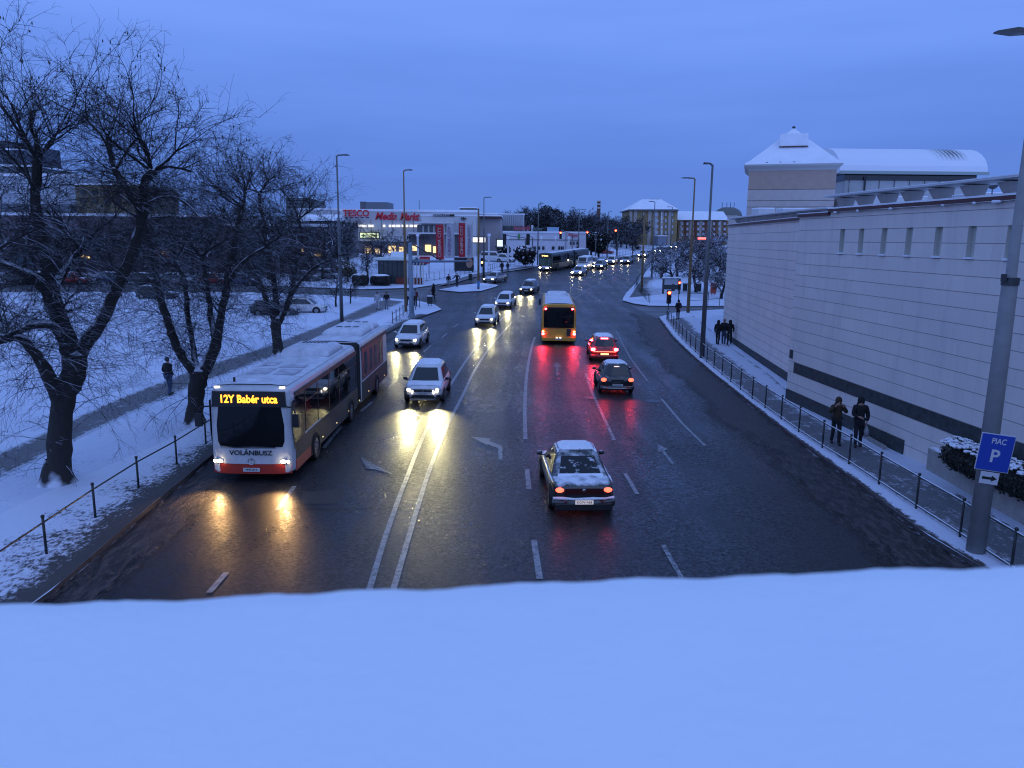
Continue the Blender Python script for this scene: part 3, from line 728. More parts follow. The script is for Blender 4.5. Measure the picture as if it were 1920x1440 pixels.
# --- cars driving away
def spots(root, x, y, z, e):
    for s in (-1, 1):
        ld = bpy.data.lights.new('tail_glow', 'SPOT'); lo = bpy.data.objects.new('tail_glow', ld); COL.objects.link(lo)
        ld.energy = e; ld.color = (1, .02, .05); ld.spot_size = R(74); ld.spot_blend = 1; ld.shadow_soft_size = .1
        lo.parent = root; lo.location = (s * x, y, z); lo.rotation_euler = (R(-76), 0, 0)
def plate_text(txt, z, q, size=.10):
    text_mb(txt, size, BLACKTXT, 'lettering', q['pl'], (0, q['r'] - .113, z), (R(90), 0, 0), .002, 1)
g = NB('glass_with_snow'); f = g.noise(4.5, 6, .65, sc=(1, 1, 1.6)); k = g.rng(f, .56, .68)
g.col(g.mix(k, (.008, .010, .013), (.68, .72, .80))); g.rough(g.rng(k, 0, 1, .06, .8)); GLASSSNOW = g.m
def x_green(root, q):
    w, r = q['w'], q['r']
    m = MB(); m.box((0, r - .005, .70), (w * 1.25, .05, .16), taper=.97); m.build('tail_panel', M('dark_red_lens', (.05, .006, .006), .2), root)
    m = MB(); rows = []
    for x in (-1, -.7, -.3, 0, .3, .7, 1): rows.append([(x * w * .97, r - .055 + .11 * abs(x) ** 3, .47), (x * w * .97, r - .095 + .13 * abs(x) ** 3, .505), (x * w * .97, r - .03 + .11 * abs(x) ** 3, .535 + .015 * math.sin(x * 7))])
    m.loft(rows, False, False); m.build('bumper_snow', SNOWCAR, root, smooth=True)
    y2, y3 = q['gh'][2], q['gh'][3]
    for ch in root.children:
        if ch.name.startswith(('rear_window', 'side_window')): ch.data.materials[0] = GLASSSNOW
    for s in (-1, 1):
        m = MB(); m.tube([(s * (w * .955), lerp(r + .35, q['f'] - .9, k / 8), q['belt'] - .03 + .01 * math.sin(k * 2)) for k in range(9)], [.006, .03, .018, .03, .02, .03, .015, .03, .005], 6); m.build('side_snow', SNOWCAR, root, smooth=True)
    m = MB(); m.loft([[(x * w * .74, y3 - .03 - .10 * (1 - abs(x)), q['belt'] + .01), (x * w * .74, y3 + .0, q['belt'] + .05 + .02 * math.sin(x * 9)), (x * w * .72, y3 + .07, q['belt'] + .075)] for x in (-1, -.75, -.5, -.25, 0, .25, .5, .75, 1)], False, False); m.build('window_snow', SNOWCAR, root, smooth=True)
    m = MB(); m.ball((0, r - .03, .74), (.05, .015, .05), 10, 6); m.build('badge', CHROME, root)
    m = MB(); m.cyl((0, y2 - .35, q['H']), (.0, y2 - .55, q['H'] + .22), .008, 5); m.build('aerial', BLACKP, root)
    plate_text('KGW-468', .42, q); q['pl'].data.materials[0] = M('lit_rear_plate', (.6, .58, .56), .5, emit=(1, .85, .8), es=.35)  # plate itself glows, standing in for plate lamp light
    m = MB(); m.box((0, r - .02, .27), (w * 1.8, .12, .22)); m.build('lower_bumper', BLACKP, root, bevel=.03)
    spots(root, w * .76, r - .12, q['belt'] - .16, 3)
make_car('dark green car crusted with snow, nearest to the bridge, driving away', 'car', 1094, 967, DKGREEN, 'sedan', True, L=4.45, Wd=1.76, H=1.43, snow=.9, extra=x_green, name='liftback_car', lamps='off', rot=.03)
def x_red(root, q):
    w, r = q['w'], q['r']
    m = MB(); m.box((0, q['gh'][2] - .1, q['H'] - .09), (.42, .05, .07)); m.build('brake_light', BRAKEL, root)
    m = MB(); m.box((0, r - .118, .52), (.50, .012, .10)); m.build('plate_lamp_glow', M('lit_plate', (.8, .7, .3), .4, emit=(1, .72, .25), es=1.6), root)
    m = MB(); m.box((0, r - .06, .66), (w * 1.55, .03, .035)); m.build('light_bar', M('lit_tail_bar', (.6, .1, .1), .3, emit=(1, .18, .12), es=3.5), root); spots(root, w * .8, r - .14, .8, 90)
make_car('red car with all brake lights glowing ahead of the black hatchback', 'car', 1133, 679, REDP, 'hatch', True, L=4.2, Wd=1.76, H=1.5, snow=.4, brake=True, extra=x_red, name='hatchback_car', lamps='off', rot=.02)
def x_black(root, q):
    w, r = q['w'], q['r']
    m = MB(); m.ball((0, q['gh'][2] - .10, q['H'] - .13), (.16, .05, .05), 8, 6); m.build('brake_light', M('dim_brake', (.9, .5, .4), .4, emit=(1, .55, .45), es=2.2), root)
    m = MB(); m.tube([(x * w, r - .09 + .1 * abs(x) ** 3, .36) for x in (-.85, -.4, 0, .4, .85)], .022, 6); m.build('bumper_trim', CHROME, root, smooth=True)
    m = MB(); m.box((0, r - .03, .72), (.6, .04, .1)); m.build('handle_recess', BLACKP, root)
    plate_text('RLK-672', .52, q); spots(root, w * .8, r - .12, .8, 30)
make_car('small black hatchback with chrome bumper strip behind the red car', 'car', 1157, 741, BLACKC, 'hatch', True, L=3.6, Wd=1.66, H=1.45, snow=.3, extra=x_black, name='hatchback_car', lamps='off', rot=.02)

# --- parked cars
make_car('white parked car standing in the snow behind the middle bare tree', 'car', 0, 0, WHITE, 'hatch', L=4.2, snow=.5, lamps='off', name='parked_car', at=P(622, 585, SL) + Vector((-.5, 0, 0)), rot=1.75)
make_car('dark parked car half hidden by the third bare tree trunk', 'car', 0, 0, DKGREY, 'hatch', L=4.3, snow=.9, lamps='off', name='parked_car', at=P(560, 590, SL), rot=1.7)
make_car('dark parked car seen through the crown of the middle roadside tree', 'car', 0, 0, DKGREY, 'hatch', L=4.3, snow=.9, lamps='off', name='parked_car', at=P(330, 560, SL), rot=1.6)
make_car('dark red car with one lamp lit on the snowy lot past the dark bus', 'car', 0, 0, REDP, 'hatch', L=4.3, snow=.6, lamps='off', name='parked_car', at=P(1150, 476, SL), rot=1.5)
make_car('white van parked by the low white store and its sign board', 'van', 0, 0, WHITE, 'van', L=4.9, Wd=1.9, H=2.0, snow=.6, lamps='off', name='parked_van', at=P(946, 491, SL), rot=1.5)
make_car('white car parked beside the white van at the store corner', 'car', 0, 0, WHITE, 'suv', L=4.4, H=1.7, snow=.6, lamps='off', name='parked_car', at=P(965, 492, SL), rot=1.4)

# ------------------------------------------------------------------ buses
def side_band(m, x, y0, y1, z0, z1): m.poly([(x, y0, z0), (x, y1, z0), (x, y1, z1), (x, y0, z1)])
BUSGLASS = M('bus_glass', (.008, .010, .012), .03, spec=.25)
BUSWHITE = M('bus_white', (.55, .56, .58), .35, coat=.4, noise=.15, nscale=1.5)
BUSSIDE = M('bus_grey_side', (.05, .05, .049), .6, coat=0, noise=.3, nscale=1.2)
BUSRED = M('bus_red_skirt', (.42, .035, .02), .4, coat=.3)
BUSMAROON = M('bus_maroon_film', (.12, .018, .03), .4, coat=.3, noise=.3, nscale=2)
BELLOW = M('bellows_rubber', (.022, .023, .026), .8)
AMBER = M('amber_display', (1, .5, .05), .4, emit=(1, .36, .02), es=3.6)
RUBBER = M('bus_black_trim', (.012, .012, .014), .4)
def shell(y0, y1, w, H, zb=.30, front=.25, rear=.10, topin=.16):
    rings = []
    ys_ = [(y0, rear), (y0 + .10, 0), (y1 - .25, 0), (y1 - .06, front * .35), (y1, front)]
    for y, ins in ys_:
        x = w / 2 - ins * .5; t = H - ins * .3
        half = [(0, zb), (x - .05, zb), (x, zb + .08), (x, 1.2), (x - .02, t - .35), (x - .08, t - .12), (x - topin, t - .03), (x * .5, t), (0, t)]
        rings.append([(a, y, z) for a, z in half] + [(-a, y, z) for a, z in half[-2:0:-1]])
    m = MB(); m.loft(rings, True, True); return m
def bus_wheel(root, x, y, r=.48): make_wheel(root, x, y, r, .28)
def pod(root, y0, y1, w, z, h, nm='roof_pod'):
    m = MB(); rings = []
    for t, k in ((0, .02), (.06, .75), (.14, 1), (.86, 1), (.94, .75), (1, .02)):
        y = lerp(y0, y1, t); a = w / 2
        rings.append([(-a, y, z), (-a * .94, y, z + h * k * .7), (-a * .75, y, z + h * k), (a * .75, y, z + h * k), (a * .94, y, z + h * k * .7), (a, y, z)])
    m.loft(rings, True, True); return m.build(nm, SNOWBUS, root, smooth=True)
SNOWBUS = M('thin_snow_on_bus', (.62, .65, .72), .7, noise=.22, nscale=2.2, bump=.4, bscale=10, spec=.2)
SNOWBUST = M('trodden_snow_on_bus', (.48, .50, .57), .6, noise=.35, nscale=3, spec=.2)

# near articulated bus
p0 = P(397, 899); p1 = P(552, 904); pr_ = P(727, 716)
dirv = (Vector((pr_.x, pr_.y, 0)) - Vector((p1.x, p1.y, 0))).normalized()
wbus = 2.55
ang = math.atan2(-dirv.y, -dirv.x) - math.pi / 2      # forward = towards the bridge
right = Vector((math.cos(ang), math.sin(ang), 0))
# front right corner (camera right) is the bus's own left side
fc = p1 + right * (wbus / 2)
root = thing('articulated_bus', 'white articulated bus with amber route display and snowy roof pods, nearest on the left', 'bus', (fc.x, fc.y, 0), ang)
LB = (Vector((pr_.x, pr_.y, 0)) - Vector((p1.x, p1.y, 0))).length; LB = max(15.0, min(LB, 18.3))
print('BUS', LB, wbus, fc, math.degrees(ang), (p0 - p1).length)
HB = 3.0; s1 = -LB * .56; s2 = s1 - .9
shell(s1, 0, wbus, HB, front=.30).build('front_section', BUSWHITE, root, smooth=False, bevel=.03)
shell(-LB, s2, wbus, HB, front=.05).build('rear_section', BUSWHITE, root, smooth=False, bevel=.03)
m = MB(); rings = []
for k in range(13):
    y = lerp(s1 + .02, s2 - .02, k / 12); e = .0 if k % 2 else .09
    a = wbus / 2 - .04 - e; rings.append([(-a, y, .45 + e), (a, y, .45 + e), (a, y, HB - .1 - e), (a - .12, y, HB - .02 - e), (-a + .12, y, HB - .02 - e), (-a, y, HB - .1 - e)])
m.loft(rings, True, True); m.build('bellows', BELLOW, root)
# window bands, both sides
for s in (-1, 1):
    x = s * (wbus / 2 + .006)
    m = MB(); side_band(m, x, s1 + .12, -.42, 1.28, 2.62); side_band(m, x, s1 + .1, -3.4, 1.05, 1.28); wbnd = m.build('window_band', BUSGLASS, root)
    m = MB()
    for y in [lerp(s1 + .3, -1.5, k / 5) for k in range(6)]: m.box((x, y, 1.95), (.02, .05, 1.34))
    m.box((x, (s1 - 1.3) / 2, 2.25), (.016, abs(s1) - 1.6, .03)); m.build('window_mullions', RUBBER, wbnd)
    m = MB(); side_band(m, x, -LB + 1.2, s2 - .15, 1.28, 2.62); wb2 = m.build('window_band', BUSMAROON, root)
    m = MB()
    for k in range(4): y = lerp(-LB + 2.0, s2 - 1.0, k / 3); m = MB(); m.box((x, y, 1.95), (.022, .5, 1.0)); m.build('window', BUSGLASS, wb2)
    m = MB()
    for a_, b_ in ((s1 + .05, -.30), (-LB + .1, s2 - .05)): m.box((x - s * .002, (a_ + b_) / 2, .80), (.02, b_ - a_, .80))
    m.build('side_panel', BUSSIDE, root)
    m = MB()
    for a_, b_ in ((s1 + .05, -.45), (-LB + .1, s2 - .05)): m.box((x - s * .012, (a_ + b_) / 2, 2.70), (.02, b_ - a_, .15))
    m.build('cantrail', M('bus_dark_cantrail', (.04, .035, .036), .5), root)
    m = MB(); m.box((x, -1.1, .48), (.03, 1.7, .34)); m.build('red_skirt', BUSRED, root)
    for y in (-2.6, s1 + 1.4, -LB + 3.1):
        m = MB(); rr = .58
        po = [(x + s * .012, y + rr * math.cos(t), .48 + rr * math.sin(t)) for t in [math.pi * k / 12 for k in range(13)]] + [(x + s * .012, y - rr, .30), (x + s * .012, y + rr, .30)]
        m.loft([[(x - s * .1, b_, c_) for _, b_, c_ in po], po], True, True); m.build('wheel_arch', RUBBER, root)
        bus_wheel(root, s * (wbus / 2 - .09), y)
    m = MB()
    for k in range(7): m.box((x + s * .012, lerp(-3.5, -LB + 1, k / 6), .55), (.02, .07, .035))
    m.build('marker_lamp', M('amber_marker', (1, .6, .1), .4, emit=(1, .7, .3), es=2), root)
# driver side window and dark corner
for s in (-1, 1):
    m = MB(); x = s * (wbus / 2 + .010); m.poly([(x, -.22, 1.0), (x, -.10, 1.6), (x, -.12, 2.55), (x, -1.35, 2.62), (x, -1.35, 1.02)]); m.build('corner_window', BUSGLASS, root)
# front face
fy = .035
m = MB(); a = wbus / 2 - .17
rings = []
for z, w_, y in ((1.13, 1.0, .03), (1.3, 1.04, .045), (1.8, 1.04, .05), (2.40, 1.02, .02)):
    rings.append([(-a * w_, y - .10, z), (-a * w_ * .85, y - .02, z), (0, y + .02, z), (a * w_ * .85, y - .02, z), (a * w_, y - .10, z)])
m.loft(rings, False, False); ws = m.build('windscreen', BUSGLASS, root, smooth=True)
m = MB(); m.tube([(-.75, .06, 1.12), (-.1, .08, 1.15), (.5, .08, 1.12), (.95, .04, 1.17)], .02, 6); m.build('wiper', RUBBER, ws)
m = MB(); m.box((0, .01, 2.63), (a * 2.06, .10, .48), taper=.97); dp = m.build('display_box', RUBBER, root)
text_mb('12Y Babér utca', .34, AMBER, 'lettering', dp, (0, .075, 2.63), (R(90), 0, math.pi), .004, .84, bold=.008)
m = MB(); m.loft([[(-a * 1.04, -.02, z), (-a * .6, .05 + d_, z), (0, .07 + d_, z), (a * .6, .05 + d_, z), (a * 1.04, -.02, z)] for z, d_ in ((.60, .03), (1.08, .0))], False, False); fp = m.build('front_panel', BUSWHITE, root, smooth=True)
text_mb('VOLÁNBUSZ', .21, BLACKTXT, 'lettering', fp, (0, .10, .95), (R(86), 0, math.pi), .003, 1.1, bold=.004)
m = MB(); m.tube([(.10 * math.cos(t), .105, .68 + .10 * math.sin(t)) for t in [6.28319 * k / 16 for k in range(17)]], .010, 5)
for k in range(3): t = math.pi / 2 + k * 2.0944; m.cyl((0, .105, .68), (.1 * math.cos(t), .105, .68 + .1 * math.sin(t)), .009, 5)
m.build('badge', CHROME, fp)
m = MB(); m.loft([[(-a * 1.10, -.05, z), (-a * .7, .06, z), (0, .10, z), (a * .7, .06, z), (a * 1.10, -.05, z)] for z in (.28, .60)], False, False); m.build('bumper', BUSRED, root, smooth=True)
m = MB(); m.box((0, .115, .42), (.52, .02, .12)); lp = m.build('licence_plate', PLATE, root); text_mb('PMF-814', .10, BLACKTXT, 'lettering', lp, (0, .128, .42), (R(90), 0, math.pi), .002, 1)
for s in (-1, 1):
    m = MB(); m.ball((s * 1.02, .02, .68), (.17, .07, .09), 10, 6); hl = m.build('headlight', HEADOFF, root, smooth=True)
    m = MB(); m.ball((s * .98, .08, .68), (.08, .03, .06), 8, 6); m.ball((s * 1.13, .06, .68), (.05, .03, .05), 8, 6); m.build('bulb', M('bus_headlight_lamp', (1, 1, 1), .3, emit=(1, .80, .5), es=40), hl, smooth=True)
    ld = bpy.data.lights.new('headlight_beam', 'SPOT'); lo = bpy.data.objects.new('headlight_beam', ld); COL.objects.link(lo)
    ld.energy = 230; ld.color = (1, .55, .20); ld.spot_size = R(70); ld.spot_blend = .9; ld.shadow_soft_size = .08
    lo.parent = hl; lo.location = (s * 1.0, .16, .68); lo.rotation_euler = (R(90 - 10), 0, 0)
    m = MB(); m.box((s * 1.0, -.10, HB - .02), (.16, .06, .04)); m.build('marker_lamp', M('warm_marker', (1, .9, .7), .4, emit=(1, .85, .6), es=3), root)
    m = MB(); m.tube([(s * 1.15, .02, 2.40), (s * 1.40, .22, 2.42), (s * 1.48, .24, 2.25)], .025, 6); m.box((s * 1.48, .24, 2.02), (.20, .10, .40)); m.build('mirror', RUBBER, root)
# roof: thin snow, hatches, pods, aerial
m = MB(); m.loft([[(-1.08, y, HB - .01), (-.6, y, HB + .03), (0, y, HB + .035), (.6, y, HB + .03), (1.08, y, HB - .01)] for y in (s1 + .08, s1 + 2, -4, -2, -.35)], False, False); m.build('roof_snow', SNOWBUS, root, smooth=True)
m = MB(); m.loft([[(-1.08, y, HB - .01), (-.6, y, HB + .03), (0, y, HB + .035), (.6, y, HB + .03), (1.08, y, HB - .01)] for y in (-LB + .1, -LB + 3, s2 - .08)], False, False); m.build('roof_snow', SNOWBUS, root, smooth=True)
for k, (x, y, w_, l_) in enumerate(((0, -1.2, .8, .7), (.0, -4.9, .8, .7))):
    m = MB(); m.box((x, y, HB + .06), (w_, l_, .07), taper=.9); m.build('roof_hatch', SNOWBUS, root, bevel=.02)
m = MB()
for (x, y, w_, l_) in ((-.45, -2.5, .7, 1.0), (.45, -2.6, .7, 1.1), (-.3, -3.7, .9, .6), (.6, -4.2, .5, .8)): m.box((x, y, HB + .042), (w_, l_, .008))
m.build('trodden_snow', SNOWBUST, root)
pd = pod(root, s1 + 1.0, s1 + 3.4, 1.9, HB + .02, .30)
m = MB()
for k in range(7): m.box((-.45 + .15 * k, s1 + 1.55, HB + .33), (.06, .7, .012))
m.build('vent_slots', RUBBER, pd)
for y0_, y1_ in ((-LB + .4, -LB + 1.9), (-LB + 2.1, -LB + 4.6)):
    pd = pod(root, y0_, y1_, 1.9, HB + .02, .28)
    m = MB()
    for k in range(3): m.box((-.4 + .4 * k, (y0_ + y1_) / 2, HB + .31), (.26, .35, .012))
    m.build('vent_slots', RUBBER, pd)
m = MB(); m.cyl((.7, -.75, HB + .02), (.7, -.75, HB + .16), .04, 8); m.build('aerial', RUBBER, root)
m = MB(); m.box((wbus / 2 + .0, -5.6, 2.2), (.03, .16, .14)); m.build('interior_lamp', M('interior_lamp', (1, 1, 1), .4, emit=(1, .95, .8), es=5), root)

# yellow bus driving away
YEL = M('yellow_bus_paint', (.62, .31, .045), .4, coat=.2, noise=.12, nscale=2)
p = P(1047, 645); hd = heading(p) * .25 - .02
root = thing('yellow_bus', 'yellow city bus seen from behind with lit rear lamps and snow on its roof', 'bus', (p.x, p.y, 0), hd)
LY = 12.0; HY = 2.95
shell(0, LY, 2.5, HY, rear=.16).build('body', YEL, root, bevel=.03)
m = MB(); m.loft([[(-1.0, y, HY - .01), (-.5, y, HY + .04), (0, y, HY + .045), (.5, y, HY + .04), (1.0, y, HY - .01)] for y in (.12, 4, 8, LY - .5)], False, False); m.build('roof_snow', SNOWBUS, root, smooth=True)
pod(root, 8.4, 10.6, 1.7, HY + .02, .25)
m = MB(); m.loft([[(-1.08, y, z), (-.9, y - .04, z), (0, y - .07, z), (.9, y - .04, z), (1.08, y, z)] for z, y in ((1.25, -.01), (2.0, -.02), (2.72, .0))], False, False); m.build('rear_window', BUSGLASS, root, smooth=True)
m = MB(); m.box((.72, -.05, .92), (.30, .04, .50)); vg = m.build('engine_vent', RUBBER, root)
m = MB()
for k in range(6): m.box((.72, -.075, .72 + .08 * k), (.28, .01, .02))
m.build('vent_slats', M('grey_slat', (.10, .10, .11), .5), vg)
m = MB(); m.box((0, -.06, .42), (2.44, .10, .26)); m.build('bumper', YEL, root, bevel=.03)
m = MB(); m.box((0, -.12, .45), (.5, .02, .11)); lp = m.build('licence_plate', PLATE, root); text_mb('NCR-205', .09, BLACKTXT, 'lettering', lp, (0, -.134, .45), (R(90), 0, 0), .002, 1)
m = MB()
for s in (-1, 1): m.box((s * .12, -.12, .54), (.10, .03, .04))
m.build('plate_lamp', M('plate_lamp', (1, 1, 1), .4, emit=(1, .95, .85), es=8), root)
for s in (-1, 1):
    for z, mt, r in ((.98, M('orange_lamp', (1, .3, .1), .4, emit=(1, .28, .10), es=9), .085), (.80, BRAKEL, .10)):
        m = MB(); m.ball((s * 1.12, -.06, z), (r, .05, r * .8), 10, 6); m.build('tail_light', mt, root, smooth=True)
    m = MB(); m.ball((s * .96, -.05, 2.60), (.07, .04, .07), 10, 6); m.build('high_brake_light', BRAKEL, root, smooth=True)
    for y in (2.6, LY - 2.6): bus_wheel(root, s * 1.16, y)
    x = s * 1.256
    m = MB(); side_band(m, x, 1.0, LY - .5, 1.25, 2.6); m.build('window_band', BUSGLASS, root)
    m = MB(); m.tube([(s * 1.15, LY - .2, 2.5), (s * 1.45, LY + .2, 2.4)], .025, 6); m.box((s * 1.45, LY + .2, 2.1), (.18, .1, .5)); m.build('mirror', RUBBER, root)

spots(root, 1.12, -.16, .82, 260)

# far dark articulated bus
p = P(1022, 508); h_ = heading(p) - .02 + math.pi
root = thing('articulated_bus', 'dark articulated bus with small amber display waiting far down the road', 'bus', (p.x, p.y, p.z), h_ - .10)
root.rotation_euler = (-slope(p + Vector((3, 9, 0))), 0, h_ - .10)
DKBUS = M('dark_bus_paint', (.018, .028, .032), .35, coat=.4); LBUS = M('pale_bus_side', (.22, .20, .17), .4)
LF = 18; a1 = -10; a2 = -10.8
shell(a1, 0, 2.5, 2.95).build('front_section', DKBUS, root, bevel=.03); shell(-LF, a2, 2.5, 2.95, front=.05).build('rear_section', DKBUS, root, bevel=.03)
m = MB(); m.box((0, (a1 + a2) / 2, 1.6), (2.2, .9, 2.4)); m.build('bellows', BELLOW, root)
m = MB(); m.loft([[(-1.1, y, 2.96), (0, y, 3.04), (1.1, y, 2.96)] for y in (-LF + .1, -9, -.3)], False, False); m.build('roof_snow', SNOWBUS, root)
m = MB(); m.box((0, .02, 1.65), (2.1, .06, 1.2)); m.build('windscreen', M('dim_windscreen', (.03, .06, .065), .08, spec=.8), root)
m = MB(); m.box((0, .02, 2.52), (1.9, .10, .34)); dp = m.build('display_box', RUBBER, root)
text_mb('12 Videoton', .26, M('amber_far', (1, .7, .2), .4, emit=(1, .66, .22), es=4), 'lettering', dp, (0, .08, 2.52), (R(90), 0, math.pi), .004, .9, bold=.008)
for s in (-1, 1):
    x = s * 1.256
    m = MB(); side_band(m, x, a1 + .3, -.5, 1.3, 2.6); side_band(m, x, -LF + .5, a2 - .2, 1.3, 2.6); m.build('window_band', BUSGLASS, root)
    m = MB(); side_band(m, x + s * .006, a1 + .3, -3.2, .5, 1.25); side_band(m, x + s * .006, -LF + .5, a2 - .2, .5, 1.25); m.build('side_panel', LBUS, root)
    for y in (-2.5, a1 + 1.5, -LF + 3): bus_wheel(root, s * 1.17, y)
    m = MB(); m.ball((s * .98, .03, .62), (.12, .05, .08), 8, 6); m.build('headlight', HEADDIM, root, smooth=True)

# ================================================================== RIGHT HAND BUILDING
g = NB('stone_cladding'); uv = g.c.outputs['UV']
bt = g.n('ShaderNodeTexBrick'); g.l(uv, bt.inputs[0]); bt.offset = .5; bt.inputs['Scale'].default_value = 1
bt.inputs['Brick Width'].default_value = 1.05; bt.inputs['Row Height'].default_value = .5; bt.inputs['Mortar Size'].default_value = .006; bt.inputs['Mortar Smooth'].default_value = .3
bt.inputs['Color1'].default_value = (.70, .635, .59, 1); bt.inputs['Color2'].default_value = (.76, .69, .64, 1); bt.inputs['Mortar'].default_value = (.50, .43, .42, 1)
sp_ = g.n('ShaderNodeSeparateXYZ'); g.l(uv, sp_.inputs[0])
fr = g.math('FRACT', g.math('MULTIPLY', sp_.outputs[1], 2.0)); edge = g.math('MINIMUM', fr, g.math('SUBTRACT', 1.0, fr))
c_ = g.mix(g.rng(g.noise(.35, 5, .6), .35, .7, 0, .6), bt.outputs[0], (.60, .56, .54))
c_ = g.mix(g.rng(g.noise(6, 5, .7), .3, .75, 0, .25), c_, (.58, .53, .51))
c_ = g.mix(g.rng(g.noise(1.3, 4, .7, sc=(1, 1, .15)), .50, .72, 0, .5), c_, (.50, .46, .45))
c_ = g.mix(g.rng(edge, .012, .036, .65, 0), c_, (.09, .08, .085))
g.col(c_); g.rough(.8); g.bump(g.rng(edge, .0, .04), .3, .01); STONE = g.m
DKSTONE = M('dark_green_stone', (.035, .045, .047), .75, noise=.5, nscale=4)
COPING = M('dark_red_metal_coping', (.075, .022, .018), .5)
CANOPY = M('canopy_light_metal', (.55, .57, .58), .5); CANSNOW = SNOWCAR
FINM = M('concrete_fin', (.45, .42, .40), .7)
PLASTER = M('beige_plaster', (.42, .31, .25), .85, noise=.08, nscale=2); PLASTER2 = M('pale_plaster', (.50, .44, .41), .85, noise=.08, nscale=2)
WHITEPL = M('white_facade', (.52, .53, .54), .7, noise=.08, nscale=.6)
ROOFSNOW = M('roof_snow', (.80, .83, .90), .75, noise=.07, nscale=.7, spec=.2)
DARKWIN = M('dark_window', (.015, .02, .026), .1, spec=.7); LITWIN = M('lit_window', (1, .9, .7), .5, emit=(1, .86, .58), es=1.7)
LITWARM = M('warm_shop_light', (1, .7, .3), .5, emit=(1, .66, .26), es=1.3)
CREAM = M('cream_frame', (.5, .5, .48), .6)

def wallx(y): return 16.24 - .085 * y - .12
hall = thing('market_hall', 'long stone clad building with slit windows and dark green bands along the right pavement', 'building', (14, 30, 0))
def uvwall(name, pts, z0, z1, mat, parent, thick=.0, holes=None):
    """wall following plan points; UV in metres"""
    me = bpy.data.meshes.new(name); v = []; f = []; uvs = []; d = 0; o = parent.location
    for i, p in enumerate(pts):
        if i: d += (Vector(p) - Vector(pts[i - 1])).length
        for z in (z0, z1): v.append((p[0] - o.x, p[1] - o.y, z - o.z)); uvs.append((d, z))
    for i in range(len(pts) - 1): f.append((2 * i, 2 * i + 2, 2 * i + 3, 2 * i + 1))
    me.from_pydata(v, [], f); me.update(); ul = me.uv_layers.new(name='UVMap')
    for lp in me.loops: ul.data[lp.index].uv = uvs[lp.vertex_index]
    me.materials.append(mat); ob = bpy.data.objects.new(name, me); COL.objects.link(ob); ob.parent = parent; return ob
ZT = 8.72
# near section: with slit windows cut as real recesses, built from panels between the slits
slit_px = (1565, 1600, 1642, 1688, 1742, 1803, 1876)
slits = []
for px in slit_px:
    t = (px - 960) / 1440; y = 16.12 / (t + .085); slits.append(y)
slits = sorted(slits); slits = [slits[0] - 6.6, slits[0] - 5.0, slits[0] - 3.3, slits[0] - 1.65] + slits
def npt(y): return (wallx(y), y)
ye, ys0 = 35.9, -12
zs0, zs1 = 7.02, 8.02
uvwall('wall', [npt(ys0), npt(ye)], 0, zs0, STONE, hall)
uvwall('wall', [npt(ys0), npt(ye)], zs1, ZT, STONE, hall)
cur = ys0
for y in slits:
    uvwall('wall', [npt(cur), npt(y - .19)], zs0, zs1, STONE, hall); cur = y + .19
    rv = M('slit_reveal', (.50, .49, .44), .8)
    o = hall.location
    m = MB(); a, b = y - .19, y + .19
    m.poly([(wallx(a) + .16, a, zs0), (wallx(b) + .16, b, zs0), (wallx(b) + .16, b, zs1), (wallx(a) + .16, a, zs1)])
    m.poly([(wallx(b), b, zs0), (wallx(b) + .16, b, zs0), (wallx(b) + .16, b, zs1), (wallx(b), b, zs1)])
    m.poly([(wallx(a), a, zs0), (wallx(a) + .16, a, zs0), (wallx(a) + .16, a, zs1), (wallx(a), a, zs1)])
    m.poly([(wallx(a), a, zs1), (wallx(b), b, zs1), (wallx(b) + .16, b, zs1), (wallx(a) + .16, a, zs1)])
    m.poly([(wallx(a), a, zs0), (wallx(b), b, zs0), (wallx(b) + .16, b, zs0), (wallx(a) + .16, a, zs0)])
    wn_ = m.build('slit_window', rv, hall, world=True)
    m = MB(); m.box((wallx(y) + .05, y, zs0 + .03), (.26, .40, .06)); m.build('sill_snow', SNOWCAR, wn_, world=False).location = -hall.location
uvwall('wall', [npt(cur), npt(ye)], zs0, zs1, STONE, hall)
# end return of the proud section and the curved far section
farpts = [(14.62, 35.9), (14.62, 39.4), (14.85, 43), (15.15, 47), (15.55, 52), (16.0, 57), (16.35, 60.5)]
far_c = [(p.x, p.y) for p in catmull([Vector((a, b, 0)) for a, b in farpts[0:]], 1.0)]
farpts = [(P(1490, 722).x + .2, 36.0)] + [(P(x, y, SL).x, P(x, y, SL).y) for x, y in ((1488, 723), (1440, 690), (1400, 662), (1375, 644), (1354, 627))]
far_c = [(p.x, p.y) for p in catmull([Vector((a, b, 0)) for a, b in farpts[1:]], 1.0)]
far_c = [(far_c[0][0] + .0, 36.0)] + far_c
ef = (npt(ye)[0], npt(ye)[1])
uvwall('wall', [ef, far_c[0]], 0, ZT, STONE, hall)
uvwall('wall', far_c, 0, ZT - .12, STONE, hall)
endp = far_c[-1]
uvwall('wall', [endp, (endp[0] + 25, endp[1] + 4)], 0, ZT - .12, STONE, hall)
def bandline(pts, z0, z1, d, mat, nm):
    m = MB(); o = [(x - d, y) for x, y in pts]
    for i in range(len(o) - 1):
        a, b = o[i], o[i + 1]; m.poly([(a[0], a[1], z0), (b[0], b[1], z0), (b[0], b[1], z1), (a[0], a[1], z1)])
        m.poly([(a[0], a[1], z1), (b[0], b[1], z1), (b[0] + d + .02, b[1], z1), (a[0] + d + .02, a[1], z1)])
    for (x, y) in (o[0], o[-1]): m.poly([(x, y, z0), (x + d + .02, y, z0), (x + d + .02, y, z1), (x, y, z1)])
    return m.build(nm, mat, hall, world=True)
bandline([npt(ys0), npt(35.3)], 1.50, 1.99, .02, DKSTONE, 'stone_band')
